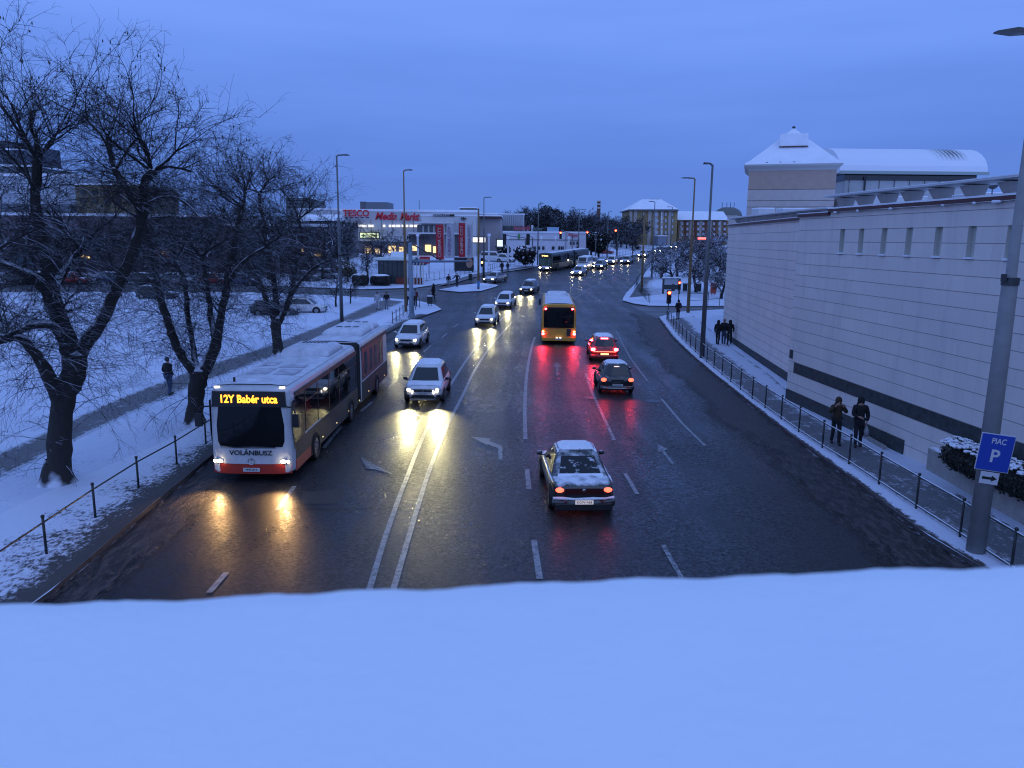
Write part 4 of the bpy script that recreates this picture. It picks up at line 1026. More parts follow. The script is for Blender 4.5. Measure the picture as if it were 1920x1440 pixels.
bandline([npt(26.3), npt(35.86)], .0, .64, .05, DKSTONE, 'plinth')
bandline([npt(35.5), npt(35.84)], 2.12, 2.52, .02, DKSTONE, 'stone_block')
bandline(far_c[1:], .0, .60, .05, DKSTONE, 'plinth')
m = MB(); m.box((wallx(27) - .3, 28.2, .2), (.10, 2.6, .14)); m.build('pipe_cover', CONC, hall, world=True)
# coping with snow line
ycop = 33.0
bandline([npt(ys0), npt(ycop)], ZT, ZT + .13, .14, COPING, 'coping')
bandline([npt(ys0), npt(ycop)], ZT + .135, ZT + .19, .15, SNOWCAR, 'coping_snow')
bandline([npt(ycop + .05), npt(ye)] + far_c, ZT - .12, ZT - .0, .12, COPING, 'coping')
bandline([npt(ycop + .05), npt(ye)] + far_c, ZT + .005, ZT + .04, .13, SNOWCAR, 'coping_snow')
rnd = random.Random(12)
m = MB()
for k in range(26):
    y = rnd.uniform(8, 33); m.ball((wallx(y) - .13, y, ZT - .02), (.05, rnd.uniform(.08, .25), rnd.uniform(.03, .07)), 6, 5)
tag(m.build('clinging_snow', SNOWCAR, hall, smooth=True, world=True), kind='stuff')
# flat roof
m = MB(); rp = [npt(ys0), npt(ye)] + far_c + [(60, 64), (60, -12)]
m.poly([(x + .3 if i < 2 else x + .2, y, ZT - .06 if i < 99 else 0) for i, (x, y) in enumerate(rp)]); m.build('flat_roof', ROOFSNOW, hall, world=True)
# raised canopies on fins
def canopy(ya, yb, za, zb, xs, fins, h0):
    m = MB(); N = 14; lo = []; hi = []
    pts = []
    for k in range(N + 1):
        y = lerp(ya, yb, k / N); z = lerp(za, zb, k / N); x = xs(y)
        pts.append([(x - .25, y, z), (x + .85, y, z - .05), (x + .85, y, z + .0), (x - .25, y, z + .05)])
    m.loft(pts, True, True); c = m.build('canopy', CANOPY, hall, world=True)
    m = MB(); m.loft([[(a[3][0] - .0, a[3][1], a[3][2] + .005), (a[2][0], a[2][1], a[2][2] + .045), (a[3][0], a[3][1], a[3][2] + .035)] for a in pts], True, True); s = m.build('canopy_snow', SNOWCAR, c); s.location = -hall.location
    for y in fins:
        x = xs(y); z = lerp(za, zb, (y - ya) / (yb - ya)); m = MB()
        m.loft([[(x + .30, y - .13, h0), (x + .62, y - .13, h0), (x + .62, y + .13, h0), (x + .30, y + .13, h0)], [(x + .10, y - .30, z - .06), (x + .70, y - .30, z - .05), (x + .70, y + .30, z - .05), (x + .10, y + .30, z - .06)]], True, True)
        m.build('fin', FINM, hall, world=True)
fy_ = [16.3, 17.9] + [y + .75 for y in slits[4:]]
canopy(12, 33.2, 9.32, 9.34, wallx, [y for y in fy_ if y < 33], ZT + .1)
fx = lambda y: next((far_c[i][0] + (far_c[i + 1][0] - far_c[i][0]) * (y - far_c[i][1]) / (far_c[i + 1][1] - far_c[i][1]) for i in range(len(far_c) - 1) if far_c[i][1] <= y <= far_c[i + 1][1]), far_c[0][0])
canopy(36.2, 60.0, 9.0, 9.12, fx, [37.2 + 1.9 * k for k in range(12)], ZT - .05)

# plastered tower with pyramid roof
TY = 62.0; x0 = A(1432, 400, TY).x; x1 = A(1586, 400, TY).x; ze = A(1500, 316, TY).z
tw = thing('roof_tower', 'square beige tower with snowy pyramid roof and hatch rising above the stone building', 'tower', ((x0 + x1) / 2, TY + 4, ZT))
cx_, w_ = (x0 + x1) / 2, (x1 - x0)
m = MB(); m.box((cx_, TY + w_ / 2, (ze + 8) / 2), (w_, w_, ze - 8)); m.build('wall', PLASTER, tw, world=True)
for zz in (A(1500, 355, TY).z, A(1500, 376, TY).z, A(1500, 388, TY).z):
    m = MB(); m.box((cx_, TY + w_ / 2, zz), (w_ + .03, w_ + .03, .035)); m.build('groove', M('groove_dark', (.10, .09, .085), .8), tw, world=True)
m = MB(); m.box((cx_, TY + w_ / 2, (8 + A(1500, 355, TY).z) / 2), (w_ + .012, w_ + .012, A(1500, 355, TY).z - 8)); m.build('lower_wall', PLASTER2, tw, world=True)
m = MB(); m.loft([[(cx_ + i * (w_ / 2 + e), TY + w_ / 2 + j * (w_ / 2 + e), ze + dz) for i, j in ((-1, -1), (1, -1), (1, 1), (-1, 1))] for e, dz in ((.02, -.12), (.10, .0), (.38, .22), (.42, .32))], True, True); m.build('cornice', CREAM, tw, world=True)
apz = A(1500, 240, TY + w_ / 2).z
def pyr(t, e=0): h = (w_ / 2 + .40) * (1 - t); return [(cx_ + i * h, TY + w_ / 2 + j * h, ze + .33 + (apz - ze - .33) * (t ** 1.04) + e) for i, j in ((-1, -1), (1, -1), (1, 1), (-1, 1))]
m = MB(); m.loft([pyr(0), pyr(.03, .06), pyr(.1), pyr(.4), pyr(.7), pyr(.99)], True, True); rf = m.build('roof', ROOFSNOW, tw, world=True)
ha = (w_ / 2 + .4) * .42
m = MB(); zc = ze + .33 + (apz - ze) * .55; yc = TY + w_ / 2 - ha
m.box((cx_, yc + .35, zc + .05), (2.1, 1.7, 1.0)); m.build('roof_hatch', ROOFSNOW, tw, world=True)
m = MB(); m.box((cx_, yc - .53, zc - .44), (2.2, .06, .08)); m.build('hatch_sill', COPING, tw, world=True)
m = MB(); m.ball((cx_, TY + w_ / 2, apz + .05), (.14, .14, .10), 8, 6); m.build('finial', POLE_DK, tw, world=True)
for k in range(3):
    m = MB(); m.box((x0 + 1.3 + k * 1.0, TY - .25, ze + .42), (.15, .1, .18)); m.build('roof_lamp', POLE_DK, tw, world=True)

tw.rotation_euler = (0, 0, R(-17))

# barrel roofed hall behind
BY = 68.0; bx0 = A(1580, 340, BY).x; bx1 = A(1835, 340, BY).x; bz0 = A(1700, 325, BY).z; bz1 = A(1700, 279, BY + 3).z
bh = thing('barrel_roof_hall', 'hall with snowy barrel vault roof and dark glazed strip behind the beige tower', 'building', ((bx0 + bx1) / 2, BY + 4, ZT))
m = MB(); m.box(((bx0 + bx1) / 2, BY + 3.4, (bz0 + 8) / 2 - .3), (bx1 - bx0 - .6, 6.4, bz0 - 8 - .6)); m.build('wall', M('pale_panel_wall', (.56, .58, .58), .7, noise=.1, nscale=1), bh, world=True)
m = MB(); m.box(((bx0 + bx1) / 2, BY + 3.4, bz0 - .32), (bx1 - bx0 - .3, 6.6, .55)); m.build('window_strip', DARKWIN, bh, world=True)
rings = []
for x in [lerp(bx0 - .5, bx1 + .4, k / 10) for k in range(11)]:
    rings.append([(x + (.35 * (1 - math.cos(t * .5)) if 0 else 0), BY + 3.4 - 3.9 * math.cos(t), bz0 - .02 + (bz1 - bz0) * 1.0 * math.sin(t)) for t in [math.pi * j / 12 for j in range(13)]])
g = NB('barrel_roof_snow'); o_ = g.n('ShaderNodeSeparateXYZ'); g.l(g.c.outputs['Object'], o_.inputs[0])
rib = g.math('ABSOLUTE', g.math('SINE', g.math('MULTIPLY', o_.outputs[0], 9.0)))
mk = g.math('MULTIPLY', g.rng(o_.outputs[0], 1.8, 3.4), g.math('MULTIPLY', g.rng(o_.outputs[2], bz0 - ZT + 1.0, bz0 - ZT + 1.7), g.rng(o_.outputs[0], 4.9, 4.2)))
mk = g.math('MULTIPLY', mk, g.rng(g.math('ADD', rib, g.noise(3, 4)), .7, 1.1))
g.col(g.mix(mk, (.80, .83, .90), (.16, .19, .20))); g.rough(.7)
m = MB(); m.loft(rings, True, True); m.build('vault', g.m, bh, smooth=False, world=True)
m = MB(); m.box(((bx0 + bx1) / 2, BY - .53, bz0 + .0), (bx1 - bx0 + 1.0, .16, .26)); m.build('gutter', M('pale_green_gutter', (.35, .42, .40), .5), bh, world=True)
m = MB()
for k in range(9): m.box((lerp(bx0, bx1, (k + .5) / 9), BY + .17, bz0 - 1.4), (.05, .06, 1.6))
m.build('panel_joint', M('panel_joint', (.2, .2, .2), .7), bh, world=True)
m = MB(); m.cyl((bx0 + 1.9, BY - .1, ZT), (bx0 + 1.9, BY - .1, bz0 - .3), .06, 6); m.build('downpipe', POLE_DK, bh, world=True)
m = MB()
for k in range(4): m.cyl((bx0 + .2, BY - .6, bz0 - .9 - .16 * k), (bx0 + 2.4, BY - .6, bz0 - 1.9 - .16 * k), .02, 5)
m.build('stair_rail', CANOPY, bh, world=True)
# small roof plant in front
def roofbox(px0, px1, py0, py1, Y, d, nm, lab, mat, snow=True):
    a = A(px0, py1, Y); b = A(px1, py0, Y); t = thing(nm, lab, 'roof unit', ((a.x + b.x) / 2, Y + d / 2, a.z))
    m = MB(); m.box(((a.x + b.x) / 2, Y + d / 2, (a.z + b.z) / 2), (b.x - a.x, d, b.z - a.z)); m.build('housing', mat, t, world=True, bevel=.03)
    if snow: m = MB(); m.box(((a.x + b.x) / 2, Y + d / 2, b.z + .05), (b.x - a.x, d, .09)); m.build('snow_cap', ROOFSNOW, t, world=True, bevel=.02)
    return t
roofbox(1421, 1453, 392, 411, 56, 1.6, 'roof_unit', 'white square roof unit below the beige tower', WHITEPL)
roofbox(1467, 1545, 393, 399, 58, 1.5, 'roof_unit', 'long flat snow covered roof duct right of the white square unit', WHITEPL)
roofbox(1588, 1740, 370, 392, 60, 3, 'roof_unit', 'low pale roof structure behind the canopy of the stone building', WHITEPL)
roofbox(1838, 1990, 364, 385, 58, 4, 'roof_unit', 'low roof structure at the right picture edge behind the canopy', WHITEPL)
for k, px in enumerate((1862, 1885)):
    p = A(px, 346, 50); d = thing('satellite_dish', ('satellite dish on the roof, the nearer to the barrel vault', 'satellite dish on the roof, the nearer to the right picture edge')[k], 'satellite dish', (p.x, p.y, ZT), 0, 'satellite dishes on the roof')
    m = MB(); m.cyl((p.x, p.y, ZT), (p.x, p.y, p.z - .1), .04, 6); m.build('mast', POLE, d, world=True)
    m = MB(); m.loft([[(p.x + .36 * q * math.cos(t), p.y - .25 + .25 * q * q, p.z + .30 * q * math.sin(t)) for t in [6.2832 * j / 14 for j in range(14)]] for q in (.02, .4, .75, 1)], True, False); m.build('reflector', POLE_DK, d, smooth=True, world=True)

# planter wall and hedge at the foot of the near wall
pw = thing('planter_wall', 'low pale planter wall with a strip of snow beside the pavement', 'wall', (13.6, 23, 0))
ptp = [(P(1736, 880, SL).x, P(1736, 880, SL).y), (P(1925, 988, SL).x, P(1925, 988, SL).y)]
dx = (ptp[1][0] - ptp[0][0]) / (ptp[1][1] - ptp[0][1]); ptp.append((ptp[1][0] + dx * (5 - ptp[1][1]), 5))
def prismline(a, b, w, z0, z1, mat, nm, par):
    a = Vector(a); b = Vector(b); d = (b - a).normalized(); n_ = Vector((-d.y, d.x)) * w; q = [a, b, b + n_, a + n_]
    if n_.x < 0: q = [a, b, b - n_, a - n_]
    m = MB(); m.loft([[(p.x, p.y, z0) for p in q], [(p.x, p.y, z1) for p in q]], True, True); return m.build(nm, mat, par, world=True)
prismline(ptp[0], ptp[2], .28, 0, .85, CONC, 'wall', pw)
prismline((ptp[0][0] + .04, ptp[0][1] - .05), (ptp[2][0] + .04, ptp[2][1]), .2, .855, .90, SNOWCAR, 'snow_strip', pw)
hg = thing('clipped_hedge', 'clipped evergreen hedge under patchy snow behind the parking sign', 'hedge', (14.0, 20, .8))
m = MB(); rnd = random.Random(5)
def hedge_leaves(m, c, r, n, s=.05):
    for _ in range(n):
        while True:
            v = Vector((rnd.uniform(-1, 1), rnd.uniform(-1, 1), rnd.uniform(-1, 1)))
            if .65 < v.length < 1.05: break
        p = Vector((c[0] + v.x * r[0], c[1] + v.y * r[1], c[2] + v.z * r[2])); nrm = (v + Vector((rnd.gauss(0, .5), rnd.gauss(0, .5), rnd.gauss(0, .5)))).normalized()
        u = nrm.orthogonal().normalized() * s * rnd.uniform(.6, 1.4); w = nrm.cross(u) * .8; m.poly([p + u, p + w, p - u, p - w])
g = NB('hedge_leaf'); geo = g.n('ShaderNodeNewGeometry'); sx = g.n('ShaderNodeSeparateXYZ'); g.l(geo.outputs['Position'], sx.inputs[0])
g.col(g.mix(g.noise(9, 2), (.012, .016, .012), (.035, .035, .022))); g.rough(.6); LEAF = g.m
y = 22.4
m2 = MB(); k = 0
while y > 9:
    x = wallx(y) - .72; hedge_leaves(m, (x, y, 1.22), (.48, .55, .50), 900, .045)
    for q in range(60):
        xx_ = rnd.uniform(-.44, .44); m2.ball((x + xx_, y + rnd.uniform(-.4, .4), 1.67 - xx_ * xx_ * .5 + rnd.uniform(-.04, .03)), (rnd.uniform(.03, .10), rnd.uniform(.03, .10), rnd.uniform(.02, .05)), 6, 5)
    y -= .75
m.build('foliage', LEAF, hg, world=True)
tag(m2.build('snow_clumps', SNOWCAR, hg, smooth=True, world=True), kind='stuff')
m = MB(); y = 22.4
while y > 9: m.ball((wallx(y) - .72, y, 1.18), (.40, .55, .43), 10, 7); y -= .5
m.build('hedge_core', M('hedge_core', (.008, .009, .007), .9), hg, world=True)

# ================================================================== FENCES
def resample(pts, step):
    c = catmull(pts, .25); out_ = [c[0]]; acc = 0
    for i in range(1, len(c)):
        acc += (c[i] - c[i - 1]).length
        if acc >= step: out_.append(c[i]); acc = 0
    return out_
def fence(label, pts, step, h, rails, snow=False, r=.032, name='pedestrian_railing', group=None, knob=True, mat=None):
    q = resample(pts, step); c = q[len(q) // 2]; t = thing(name, label, 'railing', (c.x, c.y, c.z), 0, group); mat = mat or METAL_DK
    q = q[:99]
    for p in q:
        z = Z(p.y) + SL; m = MB(); m.cyl((p.x, p.y, z - .03), (p.x, p.y, z + h), r, 7)
        if knob: m.ball((p.x, p.y, z + h + .01), r * 1.5, 7, 5)
        m.build('post', mat, t, world=True, smooth=True)
    for zr_ in rails:
        m = MB(); m.tube([(p.x, p.y, Z(p.y) + SL + zr_) for p in q], .022, 6); ra = m.build('rail', mat, t, world=True)
        if snow: m = MB(); m.tube([(p.x, p.y, Z(p.y) + SL + zr_ + .025) for p in q], .014, 5); s_ = m.build('rail_snow', SNOWCAR, ra); s_.location = -t.location
    return t
fence('long dark two rail railing with knobbed posts along the right kerb', [p for p in fb[:12]] + [fb[12], fb[12] + Vector((0, -4, 0))], 2.02, 1.0, (.93, .10), True)
fl = [P(-70, 1082, SL), P(98, 1031, SL), P(188, 964, SL), P(260, 914, SL), P(320, 878, SL), P(373, 842, SL), P(440, 795, SL), P(520, 740, SL), P(600, 688, SL), P(660, 650, SL), P(715, 622, SL)]
fl[0] = fl[1] + (fl[1] - fl[2]) * 1.05
fence('low dark railing with single rail in the snowy verge left of the articulated bus', fl, 2.28, .92, (.78,))
fence('short dark railing with a single rail ending beside the gantry post', [P(736, 607, SL), P(748, 599, SL), P(760, 591, SL), P(776, 583, SL), P(789, 576.5, SL)], 1.7, 1.0, (.85, .3))
fence('row of dark posts with rail on the snowy corner of the right side street', [P(1190, 541, SL), P(1197, 547, SL), P(1203, 553, SL), P(1210, 561, SL), P(1218, 568, SL)], 1.15, .95, (.85,))
fence('dark picket railing curving along the right kerb past the timber pole', [P(1192, 538, SL), P(1197, 530, SL), P(1205, 519, SL), P(1216, 503, SL), P(1236, 489, SL)], 1.5, .95, (.85,))
fence('thin railing in front of the low trees by the corner of the stone building', [P(1293, 578, SL), P(1308, 578, SL), P(1330, 576, SL), P(1349, 573, SL)], 2.4, 1.6, (1.5, .8))
fence('line of dark posts across the snowy lawn before the shopping centre', [P(781, 530, SL), P(810, 527, SL), P(840, 521, SL), P(875, 514, SL), P(905, 508, SL)], 1.8, 1.2, (.15,), knob=False)
fence('pale railing on the snow at the far left kerb beyond the dark bus', [P(1096, 489, SL), P(1120, 486, SL), P(1150, 483, SL), P(1180, 478, SL), P(1205, 471, SL), P(1222, 467, SL)], 2.0, 1.1, (.95, .3), mat=POLE)
fence('dark railing on the snow between the store and the silver sedan', [P(915, 509, SL), P(935, 503, SL), P(960, 499, SL), P(985, 496, SL)], 1.4, 1.1, (1.0, .3), knob=False)

# ================================================================== STREET LAMPS AND POSTS
def lamp(label, px, py, ptop, armpx, r=.11, name='street_lamp', split=True, mat=POLE, base=None):
    b = base or P(px, py, SL); H_ = A(px, ptop, b.y).z - b.z
    t = thing(name, label, 'street lamp', b, 0, 'street lamps along the road')
    la = (armpx - px) / F * b.y * 1.02
    m = MB()
    if split: m.tube([(0, 0, -.1), (0, 0, H_ * .62), (0, 0, H_ * .63), (0, 0, H_ - .05)], [r * 1.25, r * .95, r * .6, r * .5], 10)
    else: m.tube([(0, 0, -.1), (0, 0, H_ - .05)], [r * 1.2, r * .6], 10)
    m.build('pole', mat, t, smooth=True)
    m = MB(); m.tube([(0, 0, H_ - .12), (math.copysign(.12, la), 0, H_), (la * .5, 0, H_ + .02)], r * .45, 8); m.build('arm', mat, t, smooth=True)
    m = MB(); s_ = math.copysign(1, la); xs_ = la * .45
    m.loft([[(xs_, -.10, H_ - .02), (xs_, .10, H_ - .02), (xs_, .10, H_ + .06), (xs_, -.10, H_ + .06)], [(xs_ + s_ * .35, -.17, H_ - .03), (xs_ + s_ * .35, .17, H_ - .03), (xs_ + s_ * .35, .13, H_ + .08), (xs_ + s_ * .35, -.13, H_ + .08)], [(la, -.12, H_ - .01), (la, .12, H_ - .01), (la, .10, H_ + .03), (la, -.10, H_ + .03)]], True, True)
    m.build('lamp_head', POLE_DK, t, smooth=False)
    return t, H_
lamp('tall grey street lamp with arm pointing right, behind the articulated bus', 641, 603, 291, 664, .13)
lamp('street lamp with arm pointing right, just left of the steel gantry', 761, 584, 319, 777, .12, mat=POLE_BR)
lamp('street lamp standing right of the blue ringed timber pole', 907, 524, 370, 921, .12)
lamp('street lamp in front of the low white store', 1008, 497, 382, 1018, .11, split=False)
lamp('street lamp rising behind the white van', 1084, 490, 393, 1095, .11, split=False)
lamp('small far street lamp near the tall chimney', 1138, 484, 397, 1144, .11, split=False)
lamp('tall street lamp with arm pointing left on the right pavement', 1316, 671, 307, 1304, .13)
lamp('street lamp with brown pole and arm pointing left, by the side street', 1290, 586, 334, 1265, .14, mat=POLE_BR)
lamp('street lamp beyond the low trees with arm pointing left', 1222, 520, 378, 1211, .12)
lamp('farthest street lamp on the right, before the yellow apartment block', 1256, 490, 388, 1246, .11, split=False)
t, H_ = lamp('nearest street lamp with thick grey pole carrying the blue parking sign', 1829, 1034, 61, 1882, .20, base=P(1829, 1034, SL))
bpy.data.objects.remove(t.children[0]) if False else None
for ch in list(t.children):
    bpy.data.objects.remove(ch)
m = MB(); m.tube([(0, 0, -.1), (0, 0, 6.55), (0, 0, 6.6), (0, 0, H_ - .05)], [.215, .165, .115, .075], 14); m.build('pole', M('concrete_grey_pole', (.22, .225, .23), .7, noise=.12, nscale=3), t, smooth=True)
m = MB(); m.cyl((0, 0, 6.45), (0, 0, 6.62), .185, 14); m.box((-.22, -.1, 6.62), (.08, .1, .16)); m.build('collar', POLE_DK, t)
m = MB(); m.tube([(0, 0, H_ - .1), (-.2, 0, H_), (-.5, 0, H_ + .03)], .05, 8); m.build('arm', POLE, t, smooth=True)
m = MB(); m.loft([[(-.3, -.10, H_ - .02), (-.3, .10, H_ - .02), (-.3, .10, H_ + .07), (-.3, -.10, H_ + .07)], [(-.6, -.16, H_ - .03), (-.6, .16, H_ - .03), (-.6, .13, H_ + .09), (-.6, -.13, H_ + .09)], [(-1.0, -.1, H_), (-1.0, .1, H_), (-1.0, .08, H_ + .03), (-1.0, -.08, H_ + .03)]], True, True); m.build('lamp_head', POLE_DK, t)
# parking sign on it
bp_ = t.location; zc = A(1862, 843, bp_.y).z; sgn = thing('parking_sign', 'blue parking sign reading PIAC P with white arrow plate below on the nearest lamp post', 'sign', (bp_.x - .02, bp_.y - .28, zc))
BLUE = M('sign_blue', (.012, .055, .40), .4); SWH = M('sign_white', (.62, .63, .66), .45)
m = MB(); m.box((0, 0, 0), (.84, .02, .98)); s1_ = m.build('panel', SWH, sgn, bevel=.008)
m = MB(); m.box((0, -.014, 0), (.80, .012, .94)); bl = m.build('blue_face', BLUE, s1_, bevel=.004)
text_mb('P', .46, SWH, 'lettering', bl, (.0, -.024, -.10), (R(90), 0, 0), .002, 1.0, bold=.010)
text_mb('PIAC', .21, SWH, 'lettering', bl, (.03, -.024, .30), (R(90), 0, 0), .002, .82, bold=.003)
m = MB(); m.box((0, 0, -.68), (.46, .02, .32)); s2_ = m.build('arrow_plate', SWH, sgn, bevel=.006)
m = MB(); m.poly([(x, -.014, z) for x, z in ((-.18, -.715), (.05, -.715), (.05, -.76), (.19, -.68), (.05, -.60), (.05, -.645), (-.18, -.645))]); m.build('arrow', BLACKTXT, s2_)
m = MB(); m.box((-.08, .05, .1), (.3, .06, .04)); m.box((-.08, .05, -.3), (.3, .06, .04)); m.build('bracket', POLE_DK, sgn)
sgn.rotation_euler = (0, R(5), R(-14)); sgn.scale = (.86, 1, .92)

def post(label, px, py, ptop, r, name='timber_pole', cat='pole', ring=None, mat=POLE_BR):
    b = P(px, py, SL); H_ = A(px, ptop, b.y).z - b.z; t = thing(name, label, cat, b)
    m = MB(); m.tube([(0, 0, -.1), (0, 0, H_)], [r * 1.2, r * .8], 10); m.build('shaft', mat, t, smooth=True)
    if ring: m = MB(); m.cyl((0, 0, .25), (0, 0, 1.05), r * 1.32, 10); m.build('painted_ring', M('blue_ring', (.05, .22, .42), .5), t)
    return t
post('brown timber pole with blue painted ring at its foot beside the island', 897, 542, 391, .13, ring=True)
post('short brown timber pole on the right kerb before the far bend', 1203, 546, 400, .13)
# steel gantry
GST = M('blue_grey_steel', (.17, .23, .30), .45, .2, noise=.12, nscale=3)
b = P(772, 595, SL); t = thing('steel_gantry', 'blue grey steel gantry post with long horizontal arm and diagonal brace', 'gantry', b)
Hg = A(768, 458, b.y).z - b.z; Ha = A(768, 490, b.y).z - b.z; la = (880 - 770) / F * b.y
m = MB(); m.tube([(0, 0, -.1), (0, 0, .5), (-.05, 0, Hg)], [.24, .22, .18], 12); m.ball((-.05, 0, Hg), .18, 10, 6); m.build('post', GST, t, smooth=True)
m = MB(); m.cyl((0, 0, -.05), (0, 0, .45), .36, 12, r2=.24); m.build('foot', GST, t)
m = MB(); m.tube([(0, 0, Ha), (la, 0, Ha + .05)], [.12, .09], 10); m.build('arm', GST, t, smooth=True)
m = MB(); m.tube([(0, 0, Hg - .05), (.35, 0, Hg - .1), (la * .52, 0, Ha + .08)], .055, 8); m.build('brace', POLE_DK, t, smooth=True)
m = MB(); m.box((.2, -.1, 2.2), (.35, .2, .5)); m.build('control_box', GST, t, bevel=.02)
# ---- traffic lights
TLB = M('signal_housing', (.008, .009, .010), .5); RL = M('signal_red_lit', (1, .05, .03), .4, emit=(1, .07, .04), es=16); RLC = M('signal_red_core', (1, .2, .1), .4, emit=(1, .085, .03), es=14)
AML = M('signal_amber_lit', (1, .5, .1), .4, emit=(1, .55, .15), es=10); LENS = M('signal_lens_dark', (.02, .03, .02), .3)
def signal(par, loc, s=1.0, lit=0, back=False):
    """three lamp signal head facing the bridge; back=True shows its rear"""
    o = Vector(loc); m = MB(); m.box(o, (.34 * s, .22 * s, 1.05 * s)); h = m.build('signal_head', TLB, par, bevel=.03)
    if not back:
        for k in range(3):
            z = o.z + (.33 - .33 * k) * s
            m = MB(); m.ball((o.x, o.y - .12 * s, z), (.12 * s, .06 * s, .12 * s), 10, 6); m.build('lens', (RLC if lit == k and k == 0 else AML if lit == k else LENS), h, smooth=True)
            m = MB(); rr = .155 * s; m.loft([[(o.x + rr * math.cos(a), o.y - dy, z + rr * math.sin(a)) for a in [math.pi * j / 8 for j in range(9)]] for dy in (.10 * s, .30 * s)], False, False); m.build('visor', TLB if lit != k else M('red_lit_visor', (.3, .01, .01), .4, emit=(1, .01, .01), es=1.2), h)  # visor round the lit lamp glows, red halo put into its material
    return h
def overhead(label, px, py, s, arm_to, base_px, base_py, back=False):
    b = P(base_px, base_py, SL); p = A(px, py, b.y); t = thing('traffic_light', label, 'traffic light', b)
    m = MB(); m.tube([(0, 0, -.1), (0, 0, p.z - b.z + .3)], [.12, .09], 8); m.build('post', POLE, t)
    m = MB(); m.tube([(0, 0, p.z - b.z + .3), (p.x - b.x, 0, p.z - b.z + .75)], .06, 8); m.build('arm', POLE, t)
    signal(t, (p.x - b.x, -.1, p.z - b.z), s, 0, back); return t
overhead('overhead traffic light seen from behind, nearer to the flag banners', 946, 449, 1.9, 0, 985, 498, True)
overhead('overhead traffic light seen from behind, beside the snowy round bush', 990, 449, 1.9, 0, 998, 497.5, True)
overhead('overhead red traffic light, leftmost of the three above the road', 1051, 441, 1.35, 0, 1072, 493)
overhead('overhead red traffic light in the middle of the three above the road', 1101, 440, 1.35, 0, 1116, 488.5)
overhead('overhead red traffic light, rightmost of the three above the road', 1154, 437, 1.55, 0, 1157, 483)
def lowlight(label, px, py, ptop, s=1.0, lit=0, col=None):
    b = P(px, py, SL); H_ = A(px, ptop, b.y).z - b.z; t = thing('traffic_light', label, 'traffic light', b)
    m = MB(); m.cyl((0, 0, -.1), (0, 0, H_), .055, 8); m.build('post', POLE, t); signal(t, (0, -.05, H_ - .45 * s), s, lit); return t
lowlight('low traffic light glowing orange red at the corner of the right side street', 1252, 600, 546, 1.15, 0)
lowlight('low traffic light glowing red behind the walker on the right pavement', 1272, 563, 528, 1.0, 0)
lowlight('low traffic light with amber lamp by the blue ringed pole', 904, 522, 485, 1.2, 1)
lowlight('small traffic light glowing red on the pavement beyond the dark bus', 1090, 488, 467, 1.3, 0)
b = A(1316, 447, 140); t = thing('red_neon_sign', 'small glowing red sign above the low trees on the right', 'sign', (b.x, b.y, Z(140)))
m = MB(); m.box((b.x, b.y, b.z), (1.4, .1, .35)); m.build('lit_face', M('red_neon', (1, .1, .1), .4, emit=(1, .08, .06), es=5), t, world=True)
m = MB(); m.cyl((b.x, b.y + .1, Z(140)), (b.x, b.y + .1, b.z), .08, 6); m.build('post', POLE_DK, t, world=True)
# street bins and boxes
def bin_(label, px, py, col, h=1.1, w=.5, cat='litter bin', name='litter_bin'):
    b = P(px, py, SL); t = thing(name, label, cat, b); m = MB(); m.box((0, 0, h / 2 + .12), (w, w * .8, h - .12), taper=1.08); m.build('body', col, t, bevel=.03)
    m = MB(); m.box((0, 0, h + .05), (w * 1.15, w * .95, .08)); m.build('lid', SNOWCAR, t, bevel=.02)
    m = MB(); m.cyl((-w * .3, 0, -.05), (-w * .3, 0, .3), .03, 6); m.cyl((w * .3, 0, -.05), (w * .3, 0, .3), .03, 6); m.build('feet', POLE_DK, t)
bin_('small dark litter bin at the end of the short railing by the gantry', 806, 573, METAL_DK, .95, .5)
bin_('dark litter bin on the island pavement beside the two walkers', 882, 528, METAL_DK)
bin_('orange red post box on the snow beside the stone building', 1337, 553, M('orange_red_box', (.42, .06, .03), .5), 1.5, .6, 'post box', 'post_box')
bin_('dark litter bin under the low trees right of the brown lamp post', 1310, 549, METAL_DK)
bin_('dark barrel bin left of the brown lamp post', 1284, 548, METAL_DK)
# bus shelter frame under low trees
b = P(1258, 551, SL); t = thing('notice_board', 'dark framed notice board on two legs beneath the low trees', 'board', b)
for s in (-1, 1): m = MB(); m.box((s * 1.0, 0, .9), (.22, .2, 1.9)); m.build('leg', POLE_DK, t)
m = MB(); m.box((0, 0, 1.55), (1.8, .1, .7)); m.build('panel', M('board_face', (.35, .38, .42), .5), t)
m = MB(); m.box((0, 0, .85), (1.8, .14, .6)); m.build('lower_panel', POLE_DK, t)
m = MB(); m.box((0, 0, 2.0), (2.4, .5, .1)); m.build('snow_cap', SNOWCAR, t, bevel=.03)

